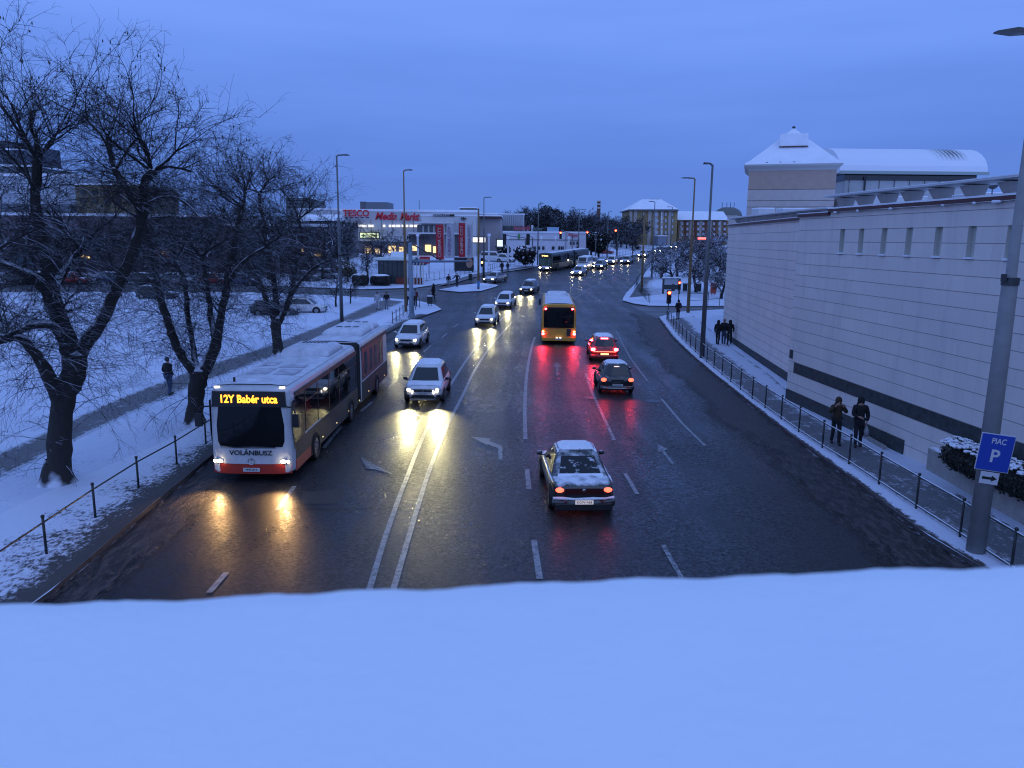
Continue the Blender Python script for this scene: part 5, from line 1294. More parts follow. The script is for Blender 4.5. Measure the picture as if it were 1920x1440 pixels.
# ================================================================== SHOPPING CENTRE AND FAR BUILDINGS
FAC = M('shop_facade_panel', (.50, .50, .52), .6, noise=.1, nscale=.35); FAC2 = M('shop_facade_pale', (.62, .62, .64), .6, noise=.08, nscale=.4)
DKFAC = M('dark_ground_floor', (.10, .10, .115), .5, noise=.3, nscale=.8); SIGNRED = M('sign_red', (.62, .015, .035), .5); SIGNRED2 = M('banner_red', (.45, .014, .03), .6)
SIGNBLUE = M('sign_dark_blue', (.02, .03, .10), .5); JOINT = M('facade_joint', (.16, .17, .18), .7); BROWNF = M('brown_facade', (.11, .09, .08), .8, noise=.2, nscale=.6)
def block(par, px0, px1, ptop, Y, d, mat, nm='wall', zb=None, pbot=None, snow=0, off=0):
    a = A(px0, ptop, Y); b = A(px1, ptop, Y); zb = Z(Y) - .3 if zb is None else zb
    if pbot: zb = A(px0, pbot, Y).z
    zt = (a.z + b.z) / 2
    m = MB(); m.box(((a.x + b.x) / 2, Y + d / 2 - off, (zt + zb) / 2), (b.x - a.x, d, zt - zb)); o = m.build(nm, mat, par, world=True)
    if snow: m = MB(); m.box(((a.x + b.x) / 2, Y + d / 2 - off, zt + snow / 2), (b.x - a.x + .3, d + .3, snow)); m.build('roof_snow', ROOFSNOW, par, world=True)
    return o
def wtext(par, txt, px, py, Y, wpx, hpx, mat, nm='lettering', bold=.0, shear=0, z=0, depth=.06):
    p = A(px, py, Y); size = hpx / F * Y * 1.38
    o = text_mb(txt, size, mat, nm, par, (p.x, Y - .12 - z, p.z), (R(90), 0, 0), depth, 1, bold=bold, shear=shear, world=True)
    xs_ = [v.co.x for v in o.data.vertices]; cur = max(xs_) - min(xs_); k = (wpx / F * Y) / cur
    o.data.transform(Matrix.Diagonal((k, 1, 1, 1))); return o
MY = 175
ml = thing('shopping_centre', 'large pale shopping centre with big red lettering along the top of its facade', 'building', (A(780, 480, MY).x, MY + 15, Z(MY)))
block(ml, 637, 896, 397, MY, 40, FAC, snow=.5)
block(ml, 645, 782, 441, MY - 1, 1.0, FAC2, 'lower_facade', pbot=452)
block(ml, 640, 896, 455, MY - 1.2, 1.2, DKFAC, 'ground_floor')
block(ml, 560, 636, 394, MY + 10, 30, FAC, 'side_wing', snow=.5)
block(ml, 638, 646, 396, MY - 1.5, 1.5, FAC2, 'pylon', pbot=412)
block(ml, 790, 893, 405, MY - 7, 7, FAC2, 'entrance_block', snow=.3)
block(ml, 776, 852, 416, MY - 9, 2, FAC2, 'portal', pbot=413.5 + 5)
block(ml, 782, 850, 422, MY - 7.3, .3, M('recess_grey', (.12, .13, .15), .5), 'portal_recess', pbot=436)
for k in range(5): block(ml, 792 + k * 10, 795 + k * 10, 423, MY - 7.5, .2, CREAM, 'mullion', pbot=436)
block(ml, 765, 860, 436, MY - 10, 3, FAC2, 'canopy', pbot=438.5)
block(ml, 862, 893, 405, MY - 9, 2.2, M('tower_pale', (.50, .52, .55), .6), 'corner_pylon')
block(ml, 766, 862, 440, MY - 8, 1, DKFAC, 'shop_front')
block(ml, 894, 940, 409, MY + 1, 20, M('right_wing_taupe', (.36, .33, .34), .7), 'right_wing', snow=.0)
block(ml, 892, 940, 405.5, MY - .5, 22, M('roof_overhang_dark', (.06, .025, .025), .6), 'roof_overhang', pbot=409.5, snow=.25)
block(ml, 894, 934, 401, MY + 6, 10, FAC2, 'parapet_wall', pbot=406, snow=.2)
wtext(ml, 'TESCO', 668, 400.5, MY - 1.6, 48, 12, SIGNRED, bold=.06)
for k in range(5): block(ml, 646 + k * 10, 652 + k * 10, 407, MY - 1.8, .2, SIGNBLUE, 'underline_bar', pbot=409)
wtext(ml, 'Media', 723, 406, MY, 40, 13, SIGNRED, bold=.07, shear=.35)
wtext(ml, 'Markt', 767, 407, MY, 36, 13, SIGNRED, bold=.07, shear=.35)
m = MB(); p = A(745, 405, MY - .2)
for a in range(9): t_ = 6.283 * a / 9; m.ball((p.x + .75 * math.cos(t_), p.y, p.z + .75 * math.sin(t_)), (.16, .06, .16), 6, 5)
m.build('swirl_dots', CREAM, ml, world=True)
wtext(ml, 'MKB BANK', 784, 446, MY - 9.3, 42, 6.5, BLACKTXT, bold=.02)
wtext(ml, 'Alba', 869, 409.5, MY - 9.2, 11, 4, BLACKTXT, bold=.03); wtext(ml, 'PLAZA', 869, 413, MY - 9.2, 7, 2.4, BLACKTXT)
wtext(ml, 'CINEMA CITY', 826, 403.5, MY - 7.2, 34, 3.2, M('chrome_sign', (.7, .72, .8), .3), z=.1)
block(ml, 812, 852, 401.5, MY - 7.25, .2, BLACKP, 'sign_board', pbot=405.5)
for px in range(655, 895, 20): block(ml, px, px + .7, 412, MY - .1, .1, JOINT, 'facade_joint', pbot=455)
for a, b in ((636, 646), (671, 687), (690, 700), (718, 722), (729, 733), (735, 741), (743, 750), (753, 757), (759, 765), (768, 774), (776, 784)):
    block(ml, a, b, 421.5, MY - .25, .2, M('lit_strip_window', (1, .95, .85), .4, emit=(.95, .92, .80), es=.95), 'lit_window', pbot=425.5)
for a, b, c, d in ((684, 696, 462, 474), (703, 712, 466, 476), (728, 742, 461, 474), (748, 756, 463, 474), (772, 782, 460, 470), (797, 808, 459, 472), (812, 826, 462, 474), (655, 668, 463, 472), (655, 664, 475, 480)):
    block(ml, a, b, c, MY - 1.5 if a < 765 else MY - 8.2, .2, LITWARM, 'shop_window', pbot=d)
for px in (783, 917, 951, 784 - 130 + 5):
    pass
block(ml, 675, 686, 378, MY + 12, 8, DKFAC, 'plant_room', pbot=398); block(ml, 686, 728, 379, MY + 12, 8, M('plant_grey', (.13, .15, .17), .6), 'plant_room', pbot=398)
block(ml, 642, 660, 394, MY + 8, 3, FAC2, 'roof_unit', pbot=398, snow=.3)
block(ml, 862, 893, 390, MY + 12, 8, M('roof_block_olive', (.15, .16, .15), .7), 'roof_unit', pbot=403, snow=.2)
m = MB(); p = A(786, 375, MY + 5); m.cyl((p.x, p.y, A(786, 398, MY + 5).z), p, .06, 5); m.build('antenna', POLE_DK, ml, world=True)
# lit sign boxes
def litbox(label, px0, px1, py0, py1, Y, mat, txt=None, tm=None, legs=False):
    a = A(px0, py1, Y); b = A(px1, py0, Y); t = thing('lit_sign_box', label, 'lit sign', ((a.x + b.x) / 2, Y, a.z))
    m = MB(); m.box(((a.x + b.x) / 2, Y, (a.z + b.z) / 2), (b.x - a.x, .35, b.z - a.z)); bx = m.build('lit_face', mat, t, world=True)
    m = MB()
    for (cx0, cz0, dx0, dz0) in (((a.x + b.x) / 2, a.z, b.x - a.x, .14), ((a.x + b.x) / 2, b.z, b.x - a.x, .14), (a.x, (a.z + b.z) / 2, .14, b.z - a.z), (b.x, (a.z + b.z) / 2, .14, b.z - a.z)): m.box((cx0, Y, cz0), (dx0 + .06, .42, dz0 + .06))
    m.build('frame', POLE_DK, t, world=True)
    if txt: wtext(t, txt, (px0 + px1) / 2 + 3, (py0 + py1) / 2, Y - .1, (px1 - px0) * .62, (py1 - py0) * .42, tm or BLACKTXT)
    return t, a, b
t, a, b = litbox('glowing pale yellow sign box with green cross on the shopping centre wall', 675, 711, 436, 446.5, MY - 2, M('yellow_lit', (1, 1, .5), .4, emit=(.92, 1, .55), es=.95), 'GYÓGYSZERTÁR', M('green_sign', (.05, .25, .05), .5))
m = MB(); p = A(681, 441.5, MY - 2.3); m.box(p, (.25, .1, .85)); m.box(p, (.85, .08, .25)); m.build('green_cross', M('green_sign', (.05, .25, .05), .5), t, world=True)
litbox('glowing white sign boxes between the last banner and the blue ringed pole', 881, 911, 444.5, 455, 160, M('white_lit', (1, 1, 1), .4, emit=(1, .92, .72), es=1.15), 'AUCHAN'.replace('AUCHAN', '1 2 3'), M('faint_print', (.75, .6, .4), .5))
litbox('white lit diamond patterned board beside the low white store', 931, 944, 449, 463, 150, M('white_lit2', (1, 1, 1), .4, emit=(.85, .95, 1.0), es=.8))
# vertical banners on poles
def banner(label, px, w, pt, pb, mat, tm, Y, lean=0, txt='CINEMA'):
    b = P(px + w / 2 + 2, pb + 30, SL); Yb = Y; x = A(px, 480, Yb).x; z0 = Z(Yb)
    a = A(px - w / 2, pt, Yb); c = A(px + w / 2, pb, Yb); t = thing('flag_banner', label, 'banner', (c.x, Yb, z0), 0, 'vertical banners before the shopping centre')
    m = MB(); m.cyl((c.x + .08, Yb, z0), (c.x + .08, Yb, a.z + .5), .07, 8); m.build('pole', CREAM, t, world=True)
    m = MB(); n = 16; rows = []
    for k in range(n + 1):
        z = lerp(c.z, a.z, k / n); bow = .14 * math.sin(k * .8); dx_ = lean * (k / n - .5)
        rows.append([(lerp(a.x, c.x, j / 6) + dx_ * (1 - j / 6), Yb + .12 * math.sin(j * 1.1 + k * .5), z) for j in range(7)])
    m.loft(rows, False, False); bn_ = m.build('cloth', mat, t, smooth=True, world=True)
    o = text_mb(txt, (c.x - a.x) * .62, tm, 'lettering', t, (lerp(a.x, c.x, .5), Yb - .18, (a.z + c.z) / 2), (R(90), R(-90), 0), .01, 1, bold=0, world=True)
    xs_ = [v.co.x for v in o.data.vertices]; k = (a.z - c.z) * .84 / (max(xs_) - min(xs_)); o.data.transform(Matrix.Diagonal((k, 1, 1, 1)))
    return t
banner('red vertical banner with white lettering, leftmost of the four', 824.5, 15, 421, 487, SIGNRED2, CREAM, 128, txt='CINEMA CITY')
banner('white vertical banner with red lettering, second from the left', 843, 15, 420, 484, M('banner_white', (.45, .45, .50), .6), M('purple_print', (.20, .03, .14), .6), 128, .3, txt='CINEMA CITY')
banner('red vertical banner with white lettering, third from the left', 866, 12, 418, 482, SIGNRED2, CREAM, 128, txt='CINEMA CITY')
banner('white vertical banner with purple lettering, rightmost of the four', 880, 10, 421, 482, M('banner_white', (.45, .45, .50), .6), M('purple_print', (.20, .03, .14), .6), 128, txt='CINEMA CITY')
# white bollard-like light columns
for k, px in enumerate((783, 917, 953, 1015, 1042, 1067)):
    Yc = (140, 140, 145, 150, 152, 154)[k]; a = A(px, 438 if k < 2 else 443, Yc)
    t = thing('light_column', 'slim white light column with pale cap, ' + ('left of the bank front', 'right of the lit sign boxes', 'left of the rear facing traffic lights', 'beside the big snowy bush', 'under the left red traffic light', 'behind the dark articulated bus')[k], 'light column', (a.x, Yc, Z(Yc)), 0, 'white light columns before the shops')
    m = MB(); m.cyl((a.x, Yc, Z(Yc)), (a.x, Yc, a.z - .5), .17, 8); m.build('shaft', FAC2, t, world=True)
    m = MB(); m.cyl((a.x, Yc, a.z - .5), (a.x, Yc, a.z), .28, 8); m.build('cap', ROOFSNOW, t, world=True)
# kiosk with pale roof and red brick base
b = P(735, 533, SL); t = thing('kiosk', 'glazed kiosk with snowy flat roof and red brick base across the side street', 'kiosk', b)
kw = 245 / 4.8 / F * b.y; ks = b.y / F
m = MB(); m.box((0, 3, 1.6), (kw, 5, 3.2)); m.build('glazing', M('kiosk_glass', (.05, .065, .07), .2), t)
m = MB(); m.box((0, 2.9, 3.35), (kw + 1.2, 6.4, .3)); m.build('roof', M('kiosk_roof', (.62, .70, .66), .6), t)
m = MB(); m.box((0.6, 2.6, 3.9), (1.9, 1.5, .8)); m.build('roof_unit', ROOFSNOW, t, bevel=.05)
for k in range(7): m = MB(); m.box((-kw / 2 + kw * k / 6, .45, 1.6), (.12, .12, 3.2)); m.build('mullion', POLE_DK, t)
m = MB(); m.box((kw * .62, .2, .45), (kw * .95, .5, .9)); m.build('brick_base', M('red_brick', (.16, .035, .025), .8, noise=.3, nscale=6), t)
m = MB()
for k in range(6): m.box((kw * .58 + k * .42, -.1, 1.5), (.12, .1, 3.1))
m.build('fence_slats', CREAM, t)
# billboard and info boards
a = A(869, 484, 125); t = thing('advertising_board', 'large dark advertising board behind the banner poles', 'billboard', (a.x, 125, Z(125)))
m = MB(); b0 = A(852, 508, 125); b1 = A(888, 483, 125); m.box(((b0.x + b1.x) / 2, 125.3, (b0.z + b1.z) / 2), (b1.x - b0.x, .4, b1.z - b0.z)); m.build('dark_panel', M('dark_poster', (.012, .014, .018), .3), t, world=True)
m = MB(); q = A(880, 493, 124.8); m.ball((q.x, 124.9, q.z), (.55, .04, .85), 10, 7); m.build('pale_figure_print', M('poster_skin_tone', (.35, .20, .14), .6), t, world=True)
for px in (855, 886): m = MB(); q = A(px, 500, 125.6); m.cyl((q.x, 125.6, Z(125)), (q.x, 125.6, q.z), .1, 6); m.build('leg', POLE_DK, t, world=True)
a = P(797, 521, SL); t = thing('red_notice_board', 'small red notice board on posts right of the kiosk', 'board', a)
m = MB(); m.box((0, 0, 2.6), (1.5, .12, 1.0)); m.build('panel', SIGNRED2, t); m = MB(); m.box((-.6, 0, 1), (.1, .1, 2.2)); m.box((.6, 0, 1), (.1, .1, 2.2)); m.build('legs', POLE_DK, t)
text_mb('MENÜ', .5, CREAM, 'lettering', t, (0, -.09, 2.6), (R(90), 0, 0), .01)

# glazed hall and long low white store
t = thing('glazed_hall', 'tall pale ribbed hall behind the low white store', 'building', (A(955, 470, 200).x, 205, Z(200)))
block(t, 934, 983, 402.5, 200, 30, M('ribbed_pale_wall', (.48, .50, .55), .6, noise=.06, nscale=.5), snow=.3)
for k in range(12): block(t, 935 + k * 4, 935.6 + k * 4, 404, 199.8, .2, JOINT, 'rib', pbot=432)
for k in range(3): block(t, 938, 982, 424 + k * 4, 199.6, .2, DARKWIN, 'window_strip', pbot=426 + k * 4)
SY = 158
t = thing('low_white_store', 'long low white store with red script lettering on its roof edge', 'building', (A(1020, 480, SY).x, SY + 10, Z(SY)))
block(t, 944, 1099, 437, SY, 18, M('store_white', (.60, .60, .66), .65, noise=.08, nscale=.5), snow=.35)
block(t, 944, 1096, 449, SY - .12, .12, JOINT, 'facade_joint', pbot=449.5); block(t, 1061, 1061.7, 438, SY - .12, .12, JOINT, 'facade_joint')
block(t, 1086, 1099, 447, SY - .6, 5, M('store_white', (.60, .60, .66), .65), 'annex')
for a, b in ((1000, 1005), (1009, 1014), (1016, 1021), (1035, 1040), (1047, 1050), (1051.5, 1054), (1055, 1057), (1081, 1085)):
    block(t, a, b, 462, SY - .15, .12, DARKWIN, 'window', pbot=468)
for a in (1069, 1075, 1081): block(t, a, a + 2.5, 453, SY - .15, .12, DARKWIN, 'window', pbot=459)
wtext(t, 'Használtcikk', 978, 428, SY - .3, 32, 8, M('sign_red_pink', (.5, .10, .14), .5), bold=.03, shear=.3)
wtext(t, 'Bútor', 1008, 429, SY - .3, 20, 7, M('sign_green_grey', (.10, .16, .15), .5), bold=.03, shear=.2)
block(t, 1026, 1048, 426, SY + .2, .4, M('board_pale_blue', (.30, .45, .60), .5), 'sign_board', pbot=436)
wtext(t, 'Allee', 1073, 441, SY - .3, 20, 6, M('sign_red_pink', (.5, .10, .14), .5), bold=.03, shear=.3)
block(t, 996, 1000, 422, SY + .2, .6, FAC2, 'sign_pillar', pbot=436)
m = MB(); p = A(973, 443.5, SY - .2); m.ball(p, (.22, .06, .6), 8, 6); m.build('green_emblem', M('green_sign', (.05, .25, .05), .5), t, world=True)
# chimney
Yc = 420; a = A(1123, 376, Yc); t = thing('brick_chimney', 'tall banded chimney rising beyond the trees', 'chimney', (a.x, Yc, Z(Yc)))
m = MB(); m.cyl((a.x, Yc, Z(Yc)), a, 1.25, 12, r2=.9); m.build('stack', M('chimney_brick', (.10, .05, .04), .8), t, smooth=True, world=True)
m = MB()
for py in (378, 384, 391): q = A(1123, py, Yc); m.cyl(q, (q.x, q.y, q.z + .6), 1.25, 12)
m.build('band', CREAM, t, world=True)
# yellow apartment block with hip roof
AY = 230; t = thing('yellow_apartment_block', 'ochre apartment block with snowy hip roof and vertical white lettering', 'building', (A(1226, 460, AY).x, AY + 10, Z(AY)))
OCH = M('ochre_wall', (.32, .24, .12), .85, noise=.12, nscale=.3); PAL = M('pale_bay', (.40, .36, .34), .8)
block(t, 1181, 1271, 393, AY, 16, OCH)
for a, b in ((1181, 1186), (1189, 1195), (1216, 1222), (1226, 1234), (1239, 1245), (1254, 1259)): block(t, a, b, 393.5, AY - .3, .3, PAL, 'pale_bay')
ya, yb, yc = A(1179, 392.5, AY - 1), A(1272.5, 392.5, AY - 1), A(1226, 374, AY + 7)
m = MB(); hx = (yb.x - ya.x) / 2; cx0 = (ya.x + yb.x) / 2
m.loft([[(ya.x, AY - 1, ya.z), (yb.x, AY - 1, yb.z), (yb.x, AY + 18, yb.z), (ya.x, AY + 18, ya.z)], [(cx0 - 2.2, AY + 6, yc.z), (cx0 + 3.4, AY + 6, yc.z), (cx0 + 3.4, AY + 11, yc.z), (cx0 - 2.2, AY + 11, yc.z)]], True, True); m.build('roof', ROOFSNOW, t, world=True)
m = MB(); m.box((cx0, AY + 8.5, ya.z - .18), (hx * 2 + .1, 19.1, .3)); m.build('eaves', DKFAC, t, world=True)
block(t, 1220, 1236, 373, AY + 6.5, 4, DKFAC, 'roof_ridge_cap', pbot=374.5)
for py in (399, 411, 422, 433):
    for px in (1207.5, 1231, 1248, 1260.5):
        w_ = 3 if px != 1231 else 6
        o = block(t, px - w_ / 2, px + w_ / 2 + .5, py, AY - .38, .1, M('window_pale', (.42, .44, .52), .3) if (px != 1207.5 or py < 420) else DARKWIN, 'window', pbot=py + 6)
for k, ch in enumerate('ALBA HÁZ'):
    if ch != ' ': wtext(t, ch, 1240.5, 400 + k * 5.4, AY - .5, 3, 4.0, M('facade_letter_white', (.75, .75, .75), .5), 'letter', bold=.08)
block(t, 1234, 1250, 443, AY - 8, 6, M('shopfront_grey', (.22, .24, .30), .5), 'shop_annex', snow=.3)
t = thing('long_apartment_block', 'long striped apartment block with snowy roof right of the ochre one', 'building', (A(1318, 460, 235).x, 245, Z(235)))
block(t, 1272, 1366, 413, 235, 14, M('striped_ochre', (.24, .17, .10), .85, noise=.3, nscale=.15))
for k in range(10):
    a = 1275 + k * 9.2
    block(t, a, a + 4.5, 414, 234.8, .2, (PAL, M('rust_panel', (.17, .06, .03), .8))[k % 2], 'facade_panel', pbot=448)
for py in (417, 427, 437):
    for k in range(9): block(t, 1277 + k * 10, 1281 + k * 10, py, 234.5, .15, M('window_pale', (.42, .44, .52), .3), 'window', pbot=py + 5)
a = A(1271, 412.5, 234); b = A(1367, 412.5, 234); c = A(1300, 396, 241)
m = MB(); m.loft([[(a.x, 234, a.z), (b.x, 234, b.z), (b.x, 250, b.z), (a.x, 250, a.z)], [(a.x, 241, c.z), (b.x, 241, c.z), (b.x, 243, c.z), (a.x, 243, c.z)]], True, True); m.build('roof', ROOFSNOW, t, world=True)
t = thing('domed_building', 'small dome with thin spikes rising behind the long apartment block', 'building', (A(1370, 400, 300).x, 300, Z(300)))
p = A(1370, 404, 300); m = MB(); m.ball((p.x, 304, p.z), (5.5, 5, 3.4), 14, 8); m.build('dome', M('dome_green_grey', (.13, .14, .13), .7), t, smooth=True, world=True)
m = MB(); m.cyl((p.x, 304, Z(300)), (p.x, 304, p.z), 5.2, 12); m.build('drum', PAL, t, world=True)
for k in (-2.4, -.6, .8, 2.2): m = MB(); m.cyl((p.x + k, 304, p.z + 2), (p.x + k, 304, p.z + 5), .12, 5); m.build('spike', DKFAC, t, world=True)
# left side, behind the trees
t = thing('white_factory_building', 'big white building with snow on its terraces behind the left tree', 'building', (A(60, 400, 130).x, 140, Z(130)))
block(t, -60, 140, 331, 130, 20, M('pale_left_wall', (.45, .50, .58), .7), snow=.5)
block(t, -60, 140, 382, 128, 2, M('blue_grey_window_band', (.12, .14, .17), .5), 'window_band', pbot=396)
block(t, -60, 62, 312, 135, 12, M('upper_block_green', (.11, .14, .16), .7), 'upper_block', pbot=333, snow=.3)
t = thing('high_flats', 'tall dark grey block of flats at the upper left picture edge', 'building', (A(10, 400, 180).x, 185, Z(180)))
block(t, -60, 16, 264, 180, 20, M('flats_dark', (.05, .06, .08), .8)); block(t, -60, 38, 281, 176, 4, M('flats_mid', (.07, .085, .11), .8), 'lower_wing', snow=.3)
t = thing('ochre_house', 'ochre building with flat roof between the two nearest tree crowns', 'building', (A(170, 420, 125).x, 130, Z(125)))
block(t, 140, 262, 347, 125, 14, M('ochre_dark', (.16, .13, .08), .85), snow=.3)
for py in (356, 372): [block(t, 150 + k * 22, 160 + k * 22, py, 124.8, .2, DARKWIN, 'window', pbot=py + 9) for k in range(5)]
t = thing('brown_long_building', 'long dark brown building with lit windows behind the roadside trees', 'building', (A(320, 460, 118).x, 124, Z(118)))
block(t, -80, 400, 405, 118, 14, M('brown_dark_wall', (.14, .115, .13), .85, noise=.3, nscale=.4), snow=.4)
block(t, 400, 606, 424, 119, 12, M('brown_dark_wall', (.14, .115, .13), .85, noise=.3, nscale=.4), 'low_wing', snow=.4)
for k in range(15): block(t, 30 + k * 36, 44 + k * 36, 450, 117.8, .2, DARKWIN, 'window', pbot=462)
for a, b, c, d in ((150, 156, 478, 482), (162, 168, 481, 485), (300, 316, 470, 476), (560, 570, 466, 472), (590, 600, 476, 480)): block(t, a, b, c, 117.4 + (a > 400) * 1.3, .2, LITWARM, 'lit_window', pbot=d)
for a, b, c, d in ((285, 318, 462, 482),): block(t, a, b, c, 117.5, .2, M('red_poster', (.28, .02, .02), .7), 'red_awning', pbot=d)
for a, b in ((20, 60), (455, 505)): block(t, a, b, 478, 117.4, .2, M('teal_shopfront', (.05, .10, .12), .5), 'shopfront', pbot=500)
t = thing('block_of_flats', 'stepped concrete block of flats far behind the third roadside tree', 'building', (A(560, 400, 290).x, 300, Z(290)))
block(t, 535, 574, 371, 290, 16, M('concrete_flats', (.13, .145, .16), .8, noise=.2, nscale=.3), snow=.3); block(t, 574, 592, 375, 291, 14, M('concrete_flats', (.13, .145, .16), .8), 'stair_tower'); block(t, 592, 599, 382, 292, 10, M('concrete_flats', (.13, .145, .16), .8), 'low_end')
for r_ in range(3): block(t, 538, 572, 375 + r_ * 6, 289.8, .2, DARKWIN, 'window_strip', pbot=377 + r_ * 6)
t = thing('gabled_pavilion', 'low pavilion with snowy roof left of the shopping centre', 'building', (A(600, 440, 150).x, 155, Z(150)))
block(t, 560, 648, 416, 150, 12, M('pavilion_grey', (.10, .11, .13), .7))
a = A(552, 414, 149); b = A(628, 414, 149); c = A(560, 402, 155); d = A(636, 402, 155)
m = MB(); m.loft([[(a.x, 149, a.z), (b.x, 149, b.z), (b.x, 163, b.z), (a.x, 163, a.z)], [(c.x, 155, c.z), (d.x, 155, d.z), (d.x, 157, c.z), (c.x, 157, c.z)]], True, True); m.build('roof', ROOFSNOW, t, world=True)

# ================================================================== TREES
def shoot(m, p, d, L, r, rnd, n=7, droop=.35, lift=.25, sub=8, sublen=.28, sides=3, lvl=0, leaves=None):
    p = Vector(p); d = Vector(d).normalized(); pts = [p.copy()]; st = L / n; wob = Vector((rnd.gauss(0, 1), rnd.gauss(0, 1), rnd.gauss(0, .5))) * .16
    dirs = []
    for i in range(n):
        t = i / n
        d = d + Vector((0, 0, lift * (1 - t) * .35 - droop * t * .55)) + wob * .6 + Vector((rnd.gauss(0, .07), rnd.gauss(0, .07), rnd.gauss(0, .07)))
        d.normalize(); p = p + d * st; pts.append(p.copy()); dirs.append(d.copy())
    m.tube(pts, [max(.0028, r * (1 - .8 * i / n)) for i in range(n + 1)], sides, caps=False)
    if lvl < 2 and sub:
        for k in range(sub):
            t = rnd.uniform(.18, 1.0); i = min(n - 1, int(t * n)); q = pts[i].lerp(pts[i + 1], t * n - i if t < 1 else 0)
            a = dirs[i]; o = a.orthogonal().normalized(); w = a.cross(o); ph = rnd.uniform(0, 6.283)
            side = o * math.cos(ph) + w * math.sin(ph); nd = a * rnd.uniform(.5, 1.0) + side * rnd.uniform(.5, 1.0)
            shoot(m, q, nd, L * sublen * rnd.uniform(.5, 1.3), max(.0034, r * .48), rnd, 4, droop * 1.2, .1, max(0, sub // 3) if lvl == 0 else 0, .4, 3, lvl + 1)
    if leaves is not None and rnd.random() < .8:
        for k in range(3):
            q = pts[-1 - rnd.randrange(0, 3)] + Vector((rnd.gauss(0, .05), rnd.gauss(0, .05), -.05)); l = rnd.uniform(.06, .14); leaves.poly([q, q + Vector((.02, 0, -l * .5)), q + Vector((0, 0, -l)), q + Vector((-.02, .0, -l * .5))])
def bigtree(label, base, Y, limbs, hubs, rnd, dens=1.0, tw=.016, name='bare_tree', low=None):
    """limbs: polylines of (px, py, depth offset, radius); shoots burst from hubs and sprout along the limbs"""
    b = P(base[0], base[1], SL); t = thing(name, label, 'tree', b, 0, 'bare trees on the verge'); tm = MB(); cm = MB(); lf = MB()
    world = []
    for L_ in limbs:
        pts = [A(x, y, b.y + dz) for x, y, dz, _ in L_]
        if L_ is limbs[0]: pts[0] = b.copy()
        rad = [q[3] * .84 for q in L_]
        n = len(pts); fine = []; fr = []
        q = [pts[0] * 2 - pts[1]] + pts + [pts[-1] * 2 - pts[-2]]
        for i in range(1, n):
            for k in range(4):
                s = k / 4; fine.append(.5 * (2 * q[i] + (q[i + 1] - q[i - 1]) * s + (2 * q[i - 1] - 5 * q[i] + 4 * q[i + 1] - q[i + 2]) * s * s + (3 * q[i] - q[i - 1] - 3 * q[i + 1] + q[i + 2]) * s ** 3)); fr.append(lerp(rad[i - 1], rad[i], s) * rnd.uniform(.93, 1.08))
        fine.append(pts[-1]); fr.append(rad[-1])
        fine = [p + Vector((rnd.gauss(0, .012), rnd.gauss(0, .012), 0)) for p in fine]
        tm.tube(fine, fr, 10, caps=False); tm.ball(fine[-1], fr[-1] * 1.02, 8, 6); world.append((fine, fr))
    rr = limbs[0][0][3] * .82
    rings = []
    for z_, k_ in ((-.08, 1.40), (.05, 1.24), (.2, 1.10), (.45, .94), (.75, .62)):
        rings.append([(b.x + rr * k_ * (1 + (.10 * math.sin(a * 5 + 1) + .06 * math.sin(a * 3)) * (k_ - .9) * 2.2) * math.cos(a), b.y + rr * k_ * (1 + .10 * math.sin(a * 5 + 1) * (k_ - .9) * 2.2) * math.sin(a), b.z + z_) for a in [6.2832 * q / 18 for q in range(18)]])
    tm.loft(rings, True, False)
    tr = tm.build('trunk', BARK, t, smooth=True, world=True)
    for (x, y, dz, cnt, L, upb, spread) in hubs:
        c = A(x, y, b.y + dz); nb = max(4, int(cnt * dens / 6.5)); tot = int(cnt * dens * 1.5)
        for q in range(nb):
            ph = 6.283 * q / nb + rnd.uniform(-.5, .5); el = rnd.uniform(.1, 1.15) * spread + upb * .4
            d = Vector((math.cos(ph) * math.cos(el), math.sin(ph) * math.cos(el), math.sin(el))); bl = L * rnd.uniform(.26, .5)
            pts = [c.copy()]; dd = d.copy()
            for s_ in range(5):
                dd = (dd + Vector((rnd.gauss(0, .16), rnd.gauss(0, .16), rnd.gauss(.03, .12)))).normalized(); pts.append(pts[-1] + dd * bl / 5)
            r0 = rnd.uniform(.035, .06); cm.tube(pts, [r0 * (1 - .11 * s_) for s_ in range(6)], 5, caps=False)
            for _ in range(tot // nb):
                t_ = rnd.uniform(.15, 1) ** .7; i_ = min(4, int(t_ * 5)); p_ = pts[i_].lerp(pts[i_ + 1], min(1, t_ * 5 - i_)); ax = (pts[i_ + 1] - pts[i_]).normalized()
                v = Vector((rnd.gauss(0, 1), rnd.gauss(0, 1), rnd.gauss(.25, .7))).normalized(); nd = (ax * rnd.uniform(.5, 1.4) + v * .9).normalized()
                shoot(cm, p_, nd, L * rnd.uniform(.34, .80), tw * rnd.uniform(.8, 1.6), rnd, 8, rnd.uniform(.05, .6), rnd.uniform(.05, .45), int(10 * dens), .28, 3, 0, lf if nd.z > .4 else None)
    for fine, fr in world:
        for i in range(3, len(fine)):
            k = 5.2 if fr[i] < .2 else 2.0
            for _ in range(int(k * dens + rnd.random())):
                ph = rnd.uniform(0, 6.283); el = rnd.uniform(-.5, .9)
                d = Vector((math.cos(ph) * math.cos(el), math.sin(ph) * math.cos(el), math.sin(el)))
                shoot(cm, fine[i] + d * fr[i] * .8, d, rnd.uniform(.8, 3.3), tw * rnd.uniform(.5, 1.2), rnd, 7, rnd.uniform(.3, 1.0), .1, int(7 * dens), .3)
    cm.build('crown', TWIG, t, world=True)
    if lf.v: lf.build('dry_leaves', M('dry_leaves', (.05, .038, .02), .8), t, world=True)
    return t
rnd = random.Random(21)
